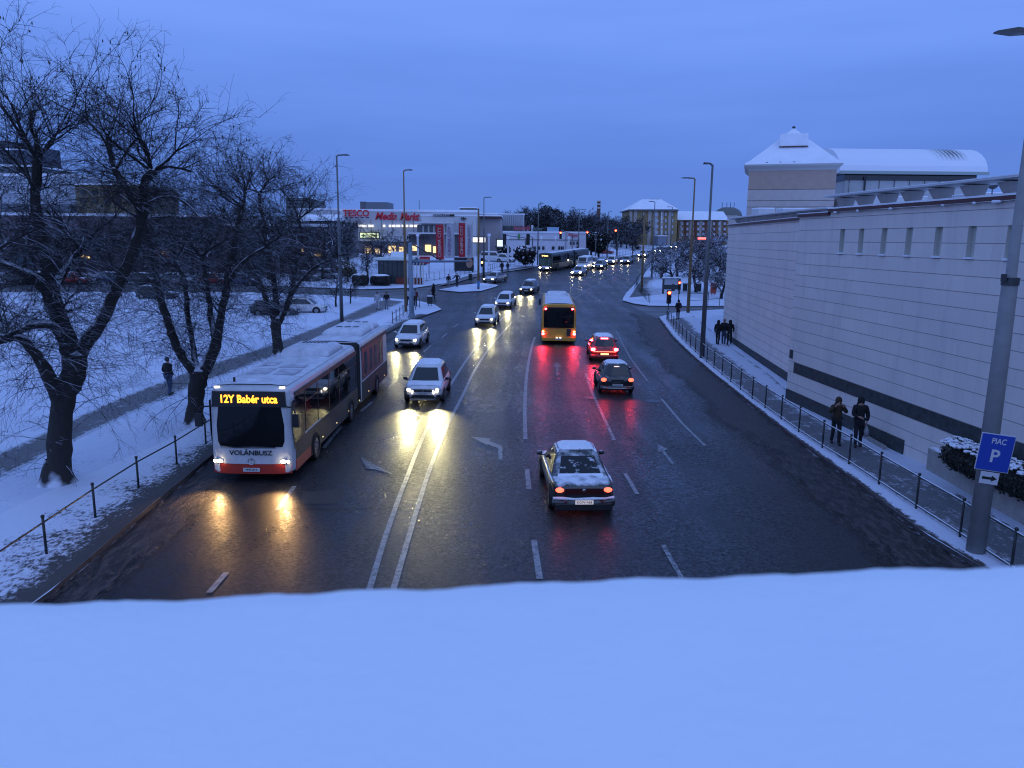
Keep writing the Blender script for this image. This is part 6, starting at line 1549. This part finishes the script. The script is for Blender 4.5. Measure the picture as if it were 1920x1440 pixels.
bigtree('thick forked bare tree nearest to the bridge in the left snow', (108, 905), 0, [
    [(108, 910, 0, .50), (110, 860, 0, .41), (113, 800, 0, .39), (120, 745, 0, .40), (138, 700, 0, .42), (142, 672, 0, .36)],
    [(138, 700, 0, .30), (150, 660, .1, .27), (172, 628, .2, .25), (195, 595, .3, .22), (215, 550, .5, .20), (238, 500, .6, .19), (255, 455, .7, .18), (266, 415, .8, .17), (268, 370, .8, .15), (272, 340, .8, .15), (286, 322, .8, .16)],
    [(140, 690, 0, .34), (128, 640, 0, .32), (108, 590, -.1, .29), (96, 553, -.2, .28), (90, 520, -.3, .23), (83, 470, -.4, .20), (72, 420, -.4, .18), (66, 370, -.4, .16), (68, 325, -.4, .15), (70, 298, -.4, .14)],
    [(96, 556, -.2, .22), (72, 528, -.6, .19), (45, 512, -.9, .17), (10, 498, -1.1, .15), (-30, 480, -1.3, .12)],
    [(98, 548, -.2, .16), (115, 520, .4, .13), (130, 495, .8, .12), (150, 470, 1.0, .09)],
    [(116, 760, 0, .28), (98, 720, -.4, .24), (84, 690, -.7, .20), (60, 655, -1.0, .16), (35, 632, -1.3, .14), (0, 640, -1.5, .10)],
    [(125, 650, 0, .17), (100, 612, -.6, .15), (60, 610, -1.0, .13), (20, 628, -1.4, .12), (-20, 650, -1.6, .10)],
    [(266, 400, .8, .11), (245, 370, .3, .10), (232, 340, 0, .10), (215, 318, -.2, .09)],
    [(270, 385, .8, .10), (305, 370, 1.1, .07), (340, 375, 1.3, .05), (372, 405, 1.5, .03)],
], [(70, 300, -.4, 46, 4.2, .35, .95), (286, 322, .8, 50, 4.0, .30, .95), (216, 318, -.2, 22, 3.8, .4, .9), (68, 360, -.4, 22, 3.6, .2, 1.0), (-20, 484, -1.3, 26, 3.6, .3, 1), (150, 470, 1.0, 14, 3.2, .2, 1), (0, 640, -1.5, 16, 2.6, .0, 1.1), (110, 590, 0, 14, 2.8, -.1, 1.1)], rnd, 1.0, .011)
bigtree('bare tree with three snowy limbs standing beside the front of the articulated bus', (365, 793), 0, [
    [(365, 797, 0, .42), (366, 760, 0, .38), (369, 725, 0, .38), (374, 700, 0, .40)],
    [(372, 705, 0, .27), (352, 682, -.2, .23), (335, 655, -.3, .21), (322, 625, -.4, .19), (310, 590, -.5, .18), (300, 555, -.6, .17), (293, 520, -.6, .16), (286, 480, -.7, .14), (278, 445, -.7, .12), (268, 410, -.8, .10)],
    [(372, 700, 0, .15), (365, 672, .3, .14), (360, 635, .5, .13), (352, 595, .6, .13), (350, 560, .6, .12), (344, 520, .6, .10), (330, 490, .7, .08)],
    [(376, 705, 0, .32), (390, 680, .1, .29), (404, 650, .2, .26), (408, 628, .2, .20), (415, 590, .3, .18), (424, 548, .4, .17), (428, 510, .5, .16), (438, 470, .6, .14), (445, 425, .6, .12), (455, 385, .6, .10)],
    [(404, 640, .2, .16), (396, 600, .6, .14), (392, 560, .8, .12), (386, 520, .9, .10), (378, 480, 1.0, .08)],
    [(424, 540, .4, .12), (445, 505, .0, .10), (470, 480, -.3, .08), (500, 462, -.5, .05)],
], [(268, 412, -.8, 34, 3.9, .35, .9), (330, 490, .7, 20, 3.6, .3, 1), (455, 388, .6, 36, 3.6, .3, .95), (378, 480, 1.0, 26, 3.8, .4, .9), (300, 540, -.6, 14, 2.8, .0, 1.1), (415, 590, .3, 12, 2.6, -.1, 1.1), (498, 462, -.5, 12, 2.2, .1, 1)], rnd, .95, .012)
bigtree('third bare tree behind the roof of the articulated bus', (522, 664), 0, [
    [(522, 668, 0, .42), (520, 640, 0, .36), (517, 612, 0, .38), (519, 600, 0, .36)],
    [(518, 605, 0, .26), (505, 578, -.3, .22), (495, 548, -.5, .20), (482, 520, -.7, .18), (468, 498, -1, .16), (455, 470, -1.2, .13), (448, 440, -1.3, .1)],
    [(519, 602, 0, .26), (517, 560, .2, .22), (512, 520, .3, .19), (505, 478, .4, .17), (498, 435, .5, .14), (490, 395, .5, .12), (486, 360, .5, .10)],
    [(521, 606, 0, .26), (535, 580, .2, .22), (546, 550, .3, .19), (552, 515, .5, .17), (560, 478, .7, .14), (566, 440, .8, .11), (560, 410, .8, .09)],
    [(546, 552, .3, .15), (566, 525, -.3, .12), (585, 505, -.7, .10), (610, 490, -1, .07)],
], [(448, 442, -1.3, 24, 5.0, .35, .9), (486, 362, .5, 46, 4.6, .35, .95), (560, 412, .8, 34, 4.2, .3, .95), (512, 470, .4, 20, 4.2, .3, 1), (610, 490, -1, 14, 3.6, .2, 1), (520, 560, .2, 16, 3.2, 0, 1.1)], rnd, 1.15, .017)

def gentree(seed, h=10, spread=.8, r0=.18, levels=4, snow=False, low=.28, kids=5, tw=.012):
    """bare tree prototype: returns trunk and crown builders"""
    rn = random.Random(seed); tm = MB(); cm = MB()
    def br(m, p, d, L, r, lv):
        pts = [p]; n = 5
        for i in range(n):
            d = (d + Vector((rn.gauss(0, .10), rn.gauss(0, .10), .06 if lv < 3 else -.02))).normalized(); pts.append(pts[-1] + d * L / n)
        mm = tm if lv <= 1 else cm
        mm.tube(pts, [max(tw * .5, r * (1 - .55 * i / n)) for i in range(n + 1)], 6 if lv <= 1 else 3, caps=False)
        if lv < levels:
            for k in range(kids + (2 if lv == 0 else 0)):
                t = rn.uniform(low if lv == 0 else .2, 1); i = min(n - 1, int(t * n)); q = pts[i].lerp(pts[i + 1], t * n - i)
                a = (pts[i + 1] - pts[i]).normalized(); o = a.orthogonal().normalized(); w = a.cross(o); ph = rn.uniform(0, 6.283)
                nd = a * rn.uniform(.4, .9) + (o * math.cos(ph) + w * math.sin(ph)) * spread * rn.uniform(.6, 1.1)
                br(m, q, nd.normalized(), L * rn.uniform(.42, .68), max(tw, r * .45), lv + 1)
    br(tm, Vector((0, 0, -.1)), Vector((0, 0, 1)), h * .55, r0, 0)
    return tm, cm
PROTO = {}
def proto(key, **k):
    if key not in PROTO:
        tm, cm = gentree(**k); sn = k.get('snow')
        t = thing('bare_tree', 'x', 'tree'); tm.build('trunk', TWIGSNOW if sn else BARK, t, smooth=True); cm.build('crown', TWIGSNOW if sn else TWIG, t); PROTO[key] = (t, False)
    return PROTO[key][0]
USED = set()
def plant(key, px, py, label, s=1.0, group=None, Y=None, sx=1.0, **k):
    src = proto(key, **k)
    if key in USED: t = copy_tree(src)
    else: t = src; USED.add(key)
    if Y: p = A(px, py, Y); p.z = Z(Y)
    else: p = P(px, py, SL)
    t.location = p; t.scale = (s * sx, s * sx, s); t.rotation_euler = (0, 0, rnd.uniform(0, 6.28)); t['label'] = label
    if group: t['group'] = group
    elif 'group' in t: del t['group']
    return t
G1 = 'bare trees on the far side of the side street'
where = [(30, 'beyond the left picture edge trunk'), (95, 'behind the nearest forked tree'), (150, ''), (215, ''), (270, ''), (330, ''), (395, ''), (450, ''), (505, ''), (560, ''), (610, ''), (650, '')]
kinds = dict(a=dict(seed=31, h=9, spread=.9, r0=.2, levels=4, kids=5, tw=.02), b=dict(seed=45, h=8, spread=1.0, r0=.17, levels=4, kids=5, tw=.02), c=dict(seed=52, h=10, spread=.7, r0=.22, levels=4, kids=5, tw=.022))
for i, px in enumerate((20, 88, 150, 212, 268, 330, 392, 448, 505, 556, 604, 640)):
    k = 'abc'[i % 3]
    plant(k, px, 528 - (i * 7) % 13, 'dark bare tree before the long brown building across the side street', rnd.uniform(.9, 1.25), G1, sx=1.2, **kinds[k])
for i, px in enumerate((-20, 48, 120, 176, 240, 300, 360, 420, 476, 530, 580, 622)):
    k = 'cab'[i % 3]
    plant(k, px, 519 - (i * 5) % 9, 'dark bare tree before the long brown building across the side street', rnd.uniform(.9, 1.2), G1, sx=1.35, **kinds[k])
plant('a', 655, 520, 'bare tree with broad crown left of the kiosk', 1.15, sx=1.1, **kinds['a'])
plant('b', 690, 524, 'small bare tree directly left of the kiosk roof', .75, sx=1.2, **kinds['b'])
plant('c', 716, 512, 'bare tree behind the kiosk roof under the green cross sign', .8, sx=1.3, **kinds['c'])
plant('a', 740, 506, 'bare tree behind the kiosk below the white lit windows', .75, sx=1.3, **kinds['a'])
plant('b', 690, 500, 'small bare tree by the shopping centre ground floor', .8, sx=1.3, **kinds['b'])
plant('a', 630, 575, 'slim young bare tree on the snow beside the white parked car', .55, **kinds['a'])
plant('b', 657, 569, 'thin young tree with a straight stem at the side street edge', .5, **kinds['b'])
# round leafy trees and snowy bushes
def bushy(label, px, py, r, h, col, Y=None, name='evergreen_tree', cat='tree', snow=.35, n=1500, trunk=True, group=None, seed=1):
    rn = random.Random(seed); p = P(px, py, SL) if not Y else Vector((A(px, py, Y).x, Y, Z(Y))); t = thing(name, label, cat, p, 0, group)
    m = MB(); s_ = MB()
    blobs = [(rn.uniform(-.5, .5) * r, rn.uniform(-.5, .5) * r, h * rn.uniform(.35, .8), r * rn.uniform(.4, .62)) for _ in range(9)] + [(0, 0, h * .55, r * .8)]
    for (x, y, z, q) in blobs: 
        for _ in range(n // 10):
            v = Vector((rn.gauss(0, 1), rn.gauss(0, 1), rn.gauss(0, 1))).normalized() * rn.uniform(.7, 1.05); c = Vector((x, y, z)) + Vector((v.x * q, v.y * q, v.z * q * h / r * .42)); c.z = max(.12, c.z)
            sz = r * .07 * rn.uniform(.6, 1.5); nn = (v + Vector((rn.gauss(0, .4), rn.gauss(0, .4), rn.gauss(0, .4)))).normalized(); u = nn.orthogonal().normalized() * sz; w = nn.cross(u)
            mm = s_ if (v.z > .1 and rn.random() < snow) else m
            mm.poly([c + u, c + w, c - u, c - w])
    m.build('foliage', col, t)
    if s_.v: tag(s_.build('snow_clumps', SNOWCAR, t), kind='stuff')
    if trunk: k = MB(); k.tube([(0, 0, -.1), (0, 0, h * .5)], [r * .1, r * .06], 7); k.build('trunk', BARK, t)
    return t
DKLEAF = M('dark_needles', (.010, .013, .012), .8); OLEAF = M('olive_leaves', (.07, .06, .03), .8); BLEAF = M('dark_bush', (.012, .012, .013), .8)
bushy('big round bush dusted with snow right of the lit sign boxes', 984, 500, 2.6, 3.6, BLEAF, name='snowy_bush', cat='bush', snow=.28, seed=3, trunk=False, n=2400)
bushy('small dark conifer beside the white lit diamond board', 944, 490, 1.6, 3.6, DKLEAF, seed=4, snow=.2)
bushy('large dark evergreen tree on the skyline behind the low white store', 1031, 470, 4.6, 11.5, DKLEAF, Y=260, seed=5, snow=.0, n=5000)
bushy('dark evergreen at the right end of the low white store', 1108, 484, 2.6, 6.0, DKLEAF, seed=6, snow=.1, n=2500)
bushy('second dark evergreen on the slope right of the low white store', 1122, 483, 2.8, 5.5, DKLEAF, seed=7, snow=.1, n=2500)
bushy('yellowish leafy shrub left of the gantry among the bare trees', 652, 528, 1.6, 3.4, OLEAF, seed=8, snow=.3)
def boxbush(label, px, py, w, d, h):
    p = P(px, py, SL); t = thing('clipped_bush', label, 'bush', p, 0, 'clipped bushes under snow caps'); m = MB(); rn = random.Random(int(px))
    for _ in range(1100):
        x, y, z = rn.uniform(-1, 1), rn.uniform(-1, 1), rn.uniform(-1, 1); k = max(abs(x), abs(y), abs(z)); x, y, z = x / k, y / k, z / k
        l = (x ** 4 + y ** 4 + z ** 4) ** .25; c = Vector((x / l * w / 2, y / l * d / 2, h / 2 + z / l * h / 2)); nn = Vector((x, y, z)).normalized(); u = nn.orthogonal().normalized() * .10; m.poly([c + u, c + nn.cross(u), c - u, c - nn.cross(u)])
    m.ball((0, 0, h * .48), (w * .46, d * .46, h * .48), 12, 8); m.build('foliage', BLEAF, t)
    m = MB(); m.ball((0, 0, h * .98), (w * .44, d * .42, .22), 14, 6); m.build('snow_cap', SNOWCAR, t, smooth=True)
boxbush('clipped dark bush with snow cap, the left of the two before the kiosk', 676, 535, 2.1, 2.0, 1.4)
boxbush('clipped dark bush with snow cap, the right of the two before the kiosk', 714, 535, 2.7, 2.0, 1.3)
# skyline belt of trees
G2 = 'bare trees along the skyline'
kd = dict(seed=77, h=15, spread=.75, r0=.3, levels=4, kids=6, tw=.05); ke = dict(seed=78, h=14, spread=.95, r0=.3, levels=4, kids=6, tw=.05)
for i, (px, Y, s) in enumerate([(985, 230, 1.0), (997, 235, 1.05), (1010, 240, 1.0), (1020, 236, .95), (1048, 250, 1.05), (1060, 245, .85), (1072, 240, .8), (1084, 250, .85), (1095, 230, .9), (1105, 240, .95), (1115, 235, .8), (1128, 250, .75), (1140, 245, .7), (1150, 250, .72), (1162, 245, .75), (1172, 235, .85), (1182, 220, .8), (1192, 212, .7), (968, 260, .9), (955, 270, .8), (838, 260, .9), (826, 262, .85), (812, 262, .85), (1155, 220, .65), (1165, 210, .6), (1175, 205, .6), (1186, 200, .55), (1136, 215, .6), (1120, 210, .55)]):
    plant('de'[i % 2], px, 460, 'bare dark tree in the skyline belt beyond the shops', s * .85, G2, Y=Y, sx=1.25, **(kd if i % 2 == 0 else ke))
wood = MB(); rn = random.Random(9)
for k in range(2000):
    px = rn.uniform(1000, 1215); Y = rn.uniform(225, 300); hh = rn.uniform(0, 1) ** .7 * (7.0 if px < 1120 else 6.0); p = A(px, 450, Y); z = Z(Y) + hh; u = Vector((rn.gauss(0, .3), rn.gauss(0, .2), rn.uniform(.5, 1.4)))
    c = Vector((p.x, Y, z)); w = Vector((.14, .05, 0)); wood.poly([c - w, c + w, c + u])
tag(wood.build('undergrowth', M('dark_undergrowth', (.018, .016, .018), .9)), 'dark thicket of twigs below the skyline trees', 'undergrowth', kind='stuff')
plant('e', 1185, 483, 'bare dark tree on the snowy bank under the rightmost red traffic light', .42, **ke)
plant('d', 1156, 480, 'bare dark tree standing by the red parked car', .40, **kd)
# low snow-laden trees on the right
ks = dict(seed=91, h=5.6, spread=1.15, r0=.2, levels=4, kids=6, tw=.016, snow=True, low=.12); kt = dict(seed=95, h=5.0, spread=1.25, r0=.18, levels=4, kids=6, tw=.016, snow=True, low=.12)
for i, (px, py, s) in enumerate(((1262, 545, 1.25), (1305, 548, 1.35), (1340, 545, 1.3), (1352, 560, 1.15), (1240, 522, 1.2), (1270, 518, 1.35), (1300, 520, 1.4), (1330, 518, 1.4), (1355, 522, 1.4), (1250, 503, 1.3), (1285, 500, 1.4), (1320, 498, 1.5), (1348, 500, 1.5), (1275, 488, 1.4), (1340, 486, 1.6), (1310, 484, 1.6))):
    plant('st'[i % 2], px, py, 'low spreading tree laden with snow between the side street and the flats', s * .78, 'low snow laden trees on the right', sx=1.25, **(ks if i % 2 == 0 else kt))

# ================================================================== PEOPLE
SKIN = M('skin', (.35, .20, .15), .6)
def skin(name, verts, edges, rad, mat, parent, sub=1):
    me = bpy.data.meshes.new(name); me.from_pydata(verts, edges, []); me.materials.append(mat); o = bpy.data.objects.new(name, me); COL.objects.link(o); o.parent = parent
    md = o.modifiers.new('skin', 'SKIN'); sv = me.skin_vertices
    if not sv: me.attributes; 
    if not me.skin_vertices:
        bm = bmesh.new(); bm.from_mesh(me); bm.verts.layers.skin.verify(); bm.to_mesh(me); bm.free()
    d = me.skin_vertices[0].data
    for i, r in enumerate(rad): d[i].radius = (r, r) if not hasattr(r, '__len__') else r; d[i].use_root = (i == 0)
    md.use_smooth_shade = True
    s = o.modifiers.new('sub', 'SUBSURF'); s.levels = sub; s.render_levels = sub
    dg = bpy.context.evaluated_depsgraph_get(); m2 = bpy.data.meshes.new_from_object(o.evaluated_get(dg)); o.modifiers.clear(); o.data = m2; m2.name = name
    if not m2.materials: m2.materials.append(mat)
    return o
def person(label, p, head, jacket, trousers, h=1.74, stride=.30, arms=(.1, -.1), hood=False, hair=(.02, .015, .01), coat=0, lean=0, bag=None, raised=None, phase=1, pockets=False, hat=None, carry=None):
    t = thing('person', label, 'person', p, head); k = h / 1.75
    def V(x, y, z): return ((x) * k, (y + lean * max(0, z - .9)) * k, z * k)
    st = stride * phase
    hipL, hipR = V(-.09, 0, .92), V(.09, 0, .92)
    kL, kR = V(-.10, .5 * st + .04, .50), V(.10, -.25 * st + .06, .50)
    aL, aR = V(-.10, st, .09), V(.10, -st, .12 if abs(st) > .1 else .09)
    tL, tR = V(-.11, st + .15, .03), V(.11, -st + .13, .035)
    shL, shR = V(-.18, 0, 1.42), V(.18, 0, 1.42)
    if pockets: eL, eR, wL, wR = V(-.28, -.06, 1.14), V(.28, -.06, 1.14), V(-.20, .12, 1.0), V(.20, .12, 1.0)
    else: eL, eR = V(-.25, arms[0] * .5, 1.14), V(.25, arms[1] * .5, 1.14); wL, wR = V(-.26, arms[0] + .06, .90), V(.26, arms[1] + .06, .90)
    if raised in ('L', 'B'): eL, wL = V(-.30, .10, 1.22), V(-.12, .20, 1.50)
    if raised in ('R', 'B'): eR, wR = V(.30, .10, 1.22), V(.12, .20, 1.50)
    if raised == 'spread': eL, wL = V(-.40, .0, 1.25), V(-.24, .12, 1.05); eR, wR = V(.42, .0, 1.18), V(.66, .0, 1.0)
    if raised == 'front': eR, wR = V(.25, .10, 1.16), V(.08, .28, 1.12); eL, wL = V(-.27, .0, 1.14), V(-.22, .10, .92)
    vs = [V(0, 0, .95), V(0, .0, 1.12), V(0, .0, 1.32), V(0, .01, 1.46), V(0, .02, 1.54), V(0, .03, 1.62), V(0, .025, 1.72), V(0, .11, 1.60),
          hipL, kL, aL, tL, hipR, kR, aR, tR, shL, eL, wL, shR, eR, wR]
    ed = [(0, 1), (1, 2), (2, 3), (3, 4), (4, 5), (5, 6), (5, 7), (0, 8), (8, 9), (9, 10), (10, 11), (0, 12), (12, 13), (13, 14), (14, 15), (3, 16), (16, 17), (17, 18), (3, 19), (19, 20), (20, 21)]
    rd = [.13, .12, .14, .065, .06, .095, .075, .022, .085, .058, .036, .018, .085, .058, .036, .018, .065, .045, .03, .065, .045, .03]
    rd = [r * k for r in rd]
    for s_, wi in ((-1, 18), (1, 21)):
        w = Vector(vs[wi]); el = Vector(vs[wi - 1]); d = (w - el).normalized(); sd = Vector((0, 1, 0)) if abs(d.y) < .7 else Vector((0, 0, 1)); sd = (sd - d * sd.dot(d)).normalized()
        pm = len(vs); vs.append(tuple(w + d * .06)); rd.append(.026 * k); ed.append((wi, pm))
        for q, (of, ln) in enumerate(((-.027, .075), (-.009, .085), (.009, .08), (.027, .065))):
            a = len(vs); vs.append(tuple(w + d * .085 + sd * of)); rd.append(.010 * k); ed.append((pm, a)); vs.append(tuple(w + d * (.085 + ln * .6) + sd * of * 1.15)); rd.append(.009 * k); ed.append((a, a + 1))
            cr_ = Vector((-s_ * .02, .0, 0)); vs.append(tuple(w + d * (.085 + ln) + sd * of * 1.1 + cr_)); rd.append(.007 * k); ed.append((a + 1, a + 2))
        a = len(vs); vs.append(tuple(w + d * .045 + sd * .04)); rd.append(.011 * k); ed.append((pm, a)); vs.append(tuple(w + d * .085 + sd * .055)); rd.append(.009 * k); ed.append((a, a + 1))
    skin('body', vs, ed, rd, SKIN, t)
    # trousers, jacket, shoes as clothing over the body
    tv = [V(0, 0, .96), hipL, kL, tuple(Vector(aL) - Vector((0, 0, .045))), hipR, kR, tuple(Vector(aR) - Vector((0, 0, .045)))]; skin('trousers', tv, [(0, 1), (1, 2), (2, 3), (0, 4), (4, 5), (5, 6)], [q * k for q in (.145, .105, .078, .062, .105, .078, .062)], trousers, t)
    jv = [V(0, 0, .90 - coat), V(0, 0, 1.05), V(0, 0, 1.28), V(0, .0, 1.44), V(0, .01, 1.50), shL, eL, tuple(Vector(wL).lerp(Vector(eL), .08)), shR, eR, tuple(Vector(wR).lerp(Vector(eR), .08))]
    skin('jacket', jv, [(0, 1), (1, 2), (2, 3), (3, 4), (3, 5), (5, 6), (6, 7), (3, 8), (8, 9), (9, 10)], [q * k for q in (.165, .17, .18, .12, .085, .095, .078, .052, .095, .078, .052)], jacket, t)
    for a, b in ((aL, tL), (aR, tR)):
        a = Vector(a); b = Vector(b); skin('shoe', [tuple(a - Vector((0, .05, .035))), tuple(a.lerp(b, .5) - Vector((0, 0, .0))), tuple(b + Vector((0, .05, .01)))], [(0, 1), (1, 2)], [.062 * k, .062 * k, .045 * k], BLACKTXT, t)
    hc = V(0, .015, 1.665)
    m = MB()
    if hood: m.ball((hc[0], hc[1] - .02, hc[2] - .01), (.125 * k, .125 * k, .155 * k), 12, 9); m.ball((hc[0], hc[1] - .08, hc[2] - .14), (.13 * k, .10 * k, .09 * k), 10, 6); m.build('hood', jacket, t, smooth=True)
    else: m.ball((hc[0], hc[1] - .015, hc[2] + .02), (.103 * k, .112 * k, .10 * k), 12, 8); m.build('hair' if not hat else 'hat', hat or M('dark_hair', hair, .7), t, smooth=True)
    if bag:
        w = Vector(wR if bag == 'R' else wL); m = MB(); m.loft([[(w.x - .02, w.y - .05, w.z - .12), (w.x + .02, w.y - .05, w.z - .12), (w.x + .02, w.y + .05, w.z - .12), (w.x - .02, w.y + .05, w.z - .12)], [(w.x - .07, w.y - .15, w.z - .32), (w.x + .07, w.y - .15, w.z - .32), (w.x + .07, w.y + .15, w.z - .32), (w.x - .07, w.y + .15, w.z - .32)], [(w.x - .06, w.y - .15, w.z - .52), (w.x + .06, w.y - .15, w.z - .52), (w.x + .06, w.y + .15, w.z - .52), (w.x - .06, w.y + .15, w.z - .52)]], True, True)
        loc = t.matrix_basis @ Vector((0, 0, 0))
        bo = m.build('shopping_bag', M('pale_bag', (.25, .25, .27), .6), None, smooth=True); bo.matrix_world = Matrix.Translation(t.location) @ Matrix.Rotation(head, 4, 'Z'); tag(bo, 'pale shopping bag held by ' + carry, 'bag')
    return t
DJ = M('cloth_black', (.010, .010, .012), .9); DJ2 = M('cloth_navy', (.012, .014, .022), .9); JEANS = M('cloth_jeans', (.05, .08, .15), .9); DTR = M('cloth_dark_trousers', (.014, .014, .018), .9)
BRJ = M('cloth_olive_brown', (.045, .030, .015), .9); REDJ = M('cloth_dark_red', (.13, .015, .02), .9); PALEJ = M('cloth_pale', (.40, .42, .46), .9); GREYT = M('cloth_grey', (.20, .21, .24), .9)
def at(px, py): return P(px, py, SL + .01)
person('person in black jacket and blue jeans walking away on the left footpath', at(318, 741), R(-28), DJ, JEANS, 1.78, .12, pockets=True, hair=(.015, .012, .01))
person('hooded person in olive brown jacket, hand raised to face, walking beside the stone wall', at(1565, 832), R(172), BRJ, DTR, 1.74, .14, hood=True, raised='B', lean=.05)
person('hooded person in long black coat with pale bag walking beside the stone wall', at(1607, 837), R(168), DJ, DJ2, 1.82, .12, hood=True, raised='front', coat=.25, bag='L', carry='the hooded person in long black coat', phase=-1)
person('person in black jacket, left of the three huddled by the wall end', at(1345, 646), R(-30), DJ, DTR, 1.72, .16, arms=(.05, .1), hood=True)
person('person with blue jeans in the middle of the three huddled by the wall end', at(1356, 645), R(-25), DJ2, JEANS, 1.80, .14, hat=M('hat_beige', (.30, .22, .17), .9))
person('person in black jacket, right of the three huddled by the wall end', at(1367, 646), R(-20), DJ, DTR, 1.74, .16, arms=(-.05, .12), hood=True, phase=-1)
person('person in long black coat standing by the low traffic light on the right', at(1271, 598), R(150), DJ, DJ2, 1.74, .06, coat=.3, hood=True, pockets=True)
person('person in pale clothes walking on the far left footpath', at(708, 581), R(200), PALEJ, PALEJ, 1.76, .16)
person('person in black jacket and grey trousers left of the gantry', at(725, 580), R(190), DJ, GREYT, 1.74, .14)
person('person in dark red jacket just right of the gantry post', at(779, 574), R(10), REDJ, DTR, 1.74, .12)
person('person in pale jacket partly hidden behind the gantry post', at(766, 573), R(20), PALEJ, DJ2, 1.70, .1)
person('person in long dark coat with pale shopping bag crossing the side street', P(813, 561), R(70), DJ, DJ, 1.74, .14, coat=.3, bag='R', carry='the person in long dark coat crossing the side street', hood=True)
person('person in black jacket and grey trousers, left of two on the island path', at(841, 539), R(190), DJ, GREYT, 1.70, .14)
person('dark figure with arms spread, right of two on the island path', at(857, 538), R(180), DJ, DTR, 1.78, .12, raised='spread')
person('tall dark figure standing on the snow left of the round snowy bush', at(941, 512), R(180), DJ, DTR, 1.80, .08, hood=True)
person('distant pedestrian near the pale fence beyond the white light column', at(952, 511), R(170), DJ2, JEANS, 1.66, .1)

for i, (px, py) in enumerate(((60, 531), (112, 530), (168, 531), (236, 531), (300, 532), (362, 532), (430, 533), (486, 534), (600, 527), (640, 523), (760, 500), (800, 497))):
    make_car(('snow covered car parked across the side street, seen through the bare branches', 'snow covered car parked beside the kiosk and shopping centre lawn')[i > 7], 'car', 0, 0, (DKGREY, SILVER, REDP, BLUEP)[i % 4], 'hatch', L=4.2, snow=.9, lamps='off', name='parked_car', at=P(px, py, SL), rot=1.5 + .1 * (i % 3), group='snow covered cars parked across the side street' if i <= 7 else 'snow covered cars parked near the shops')
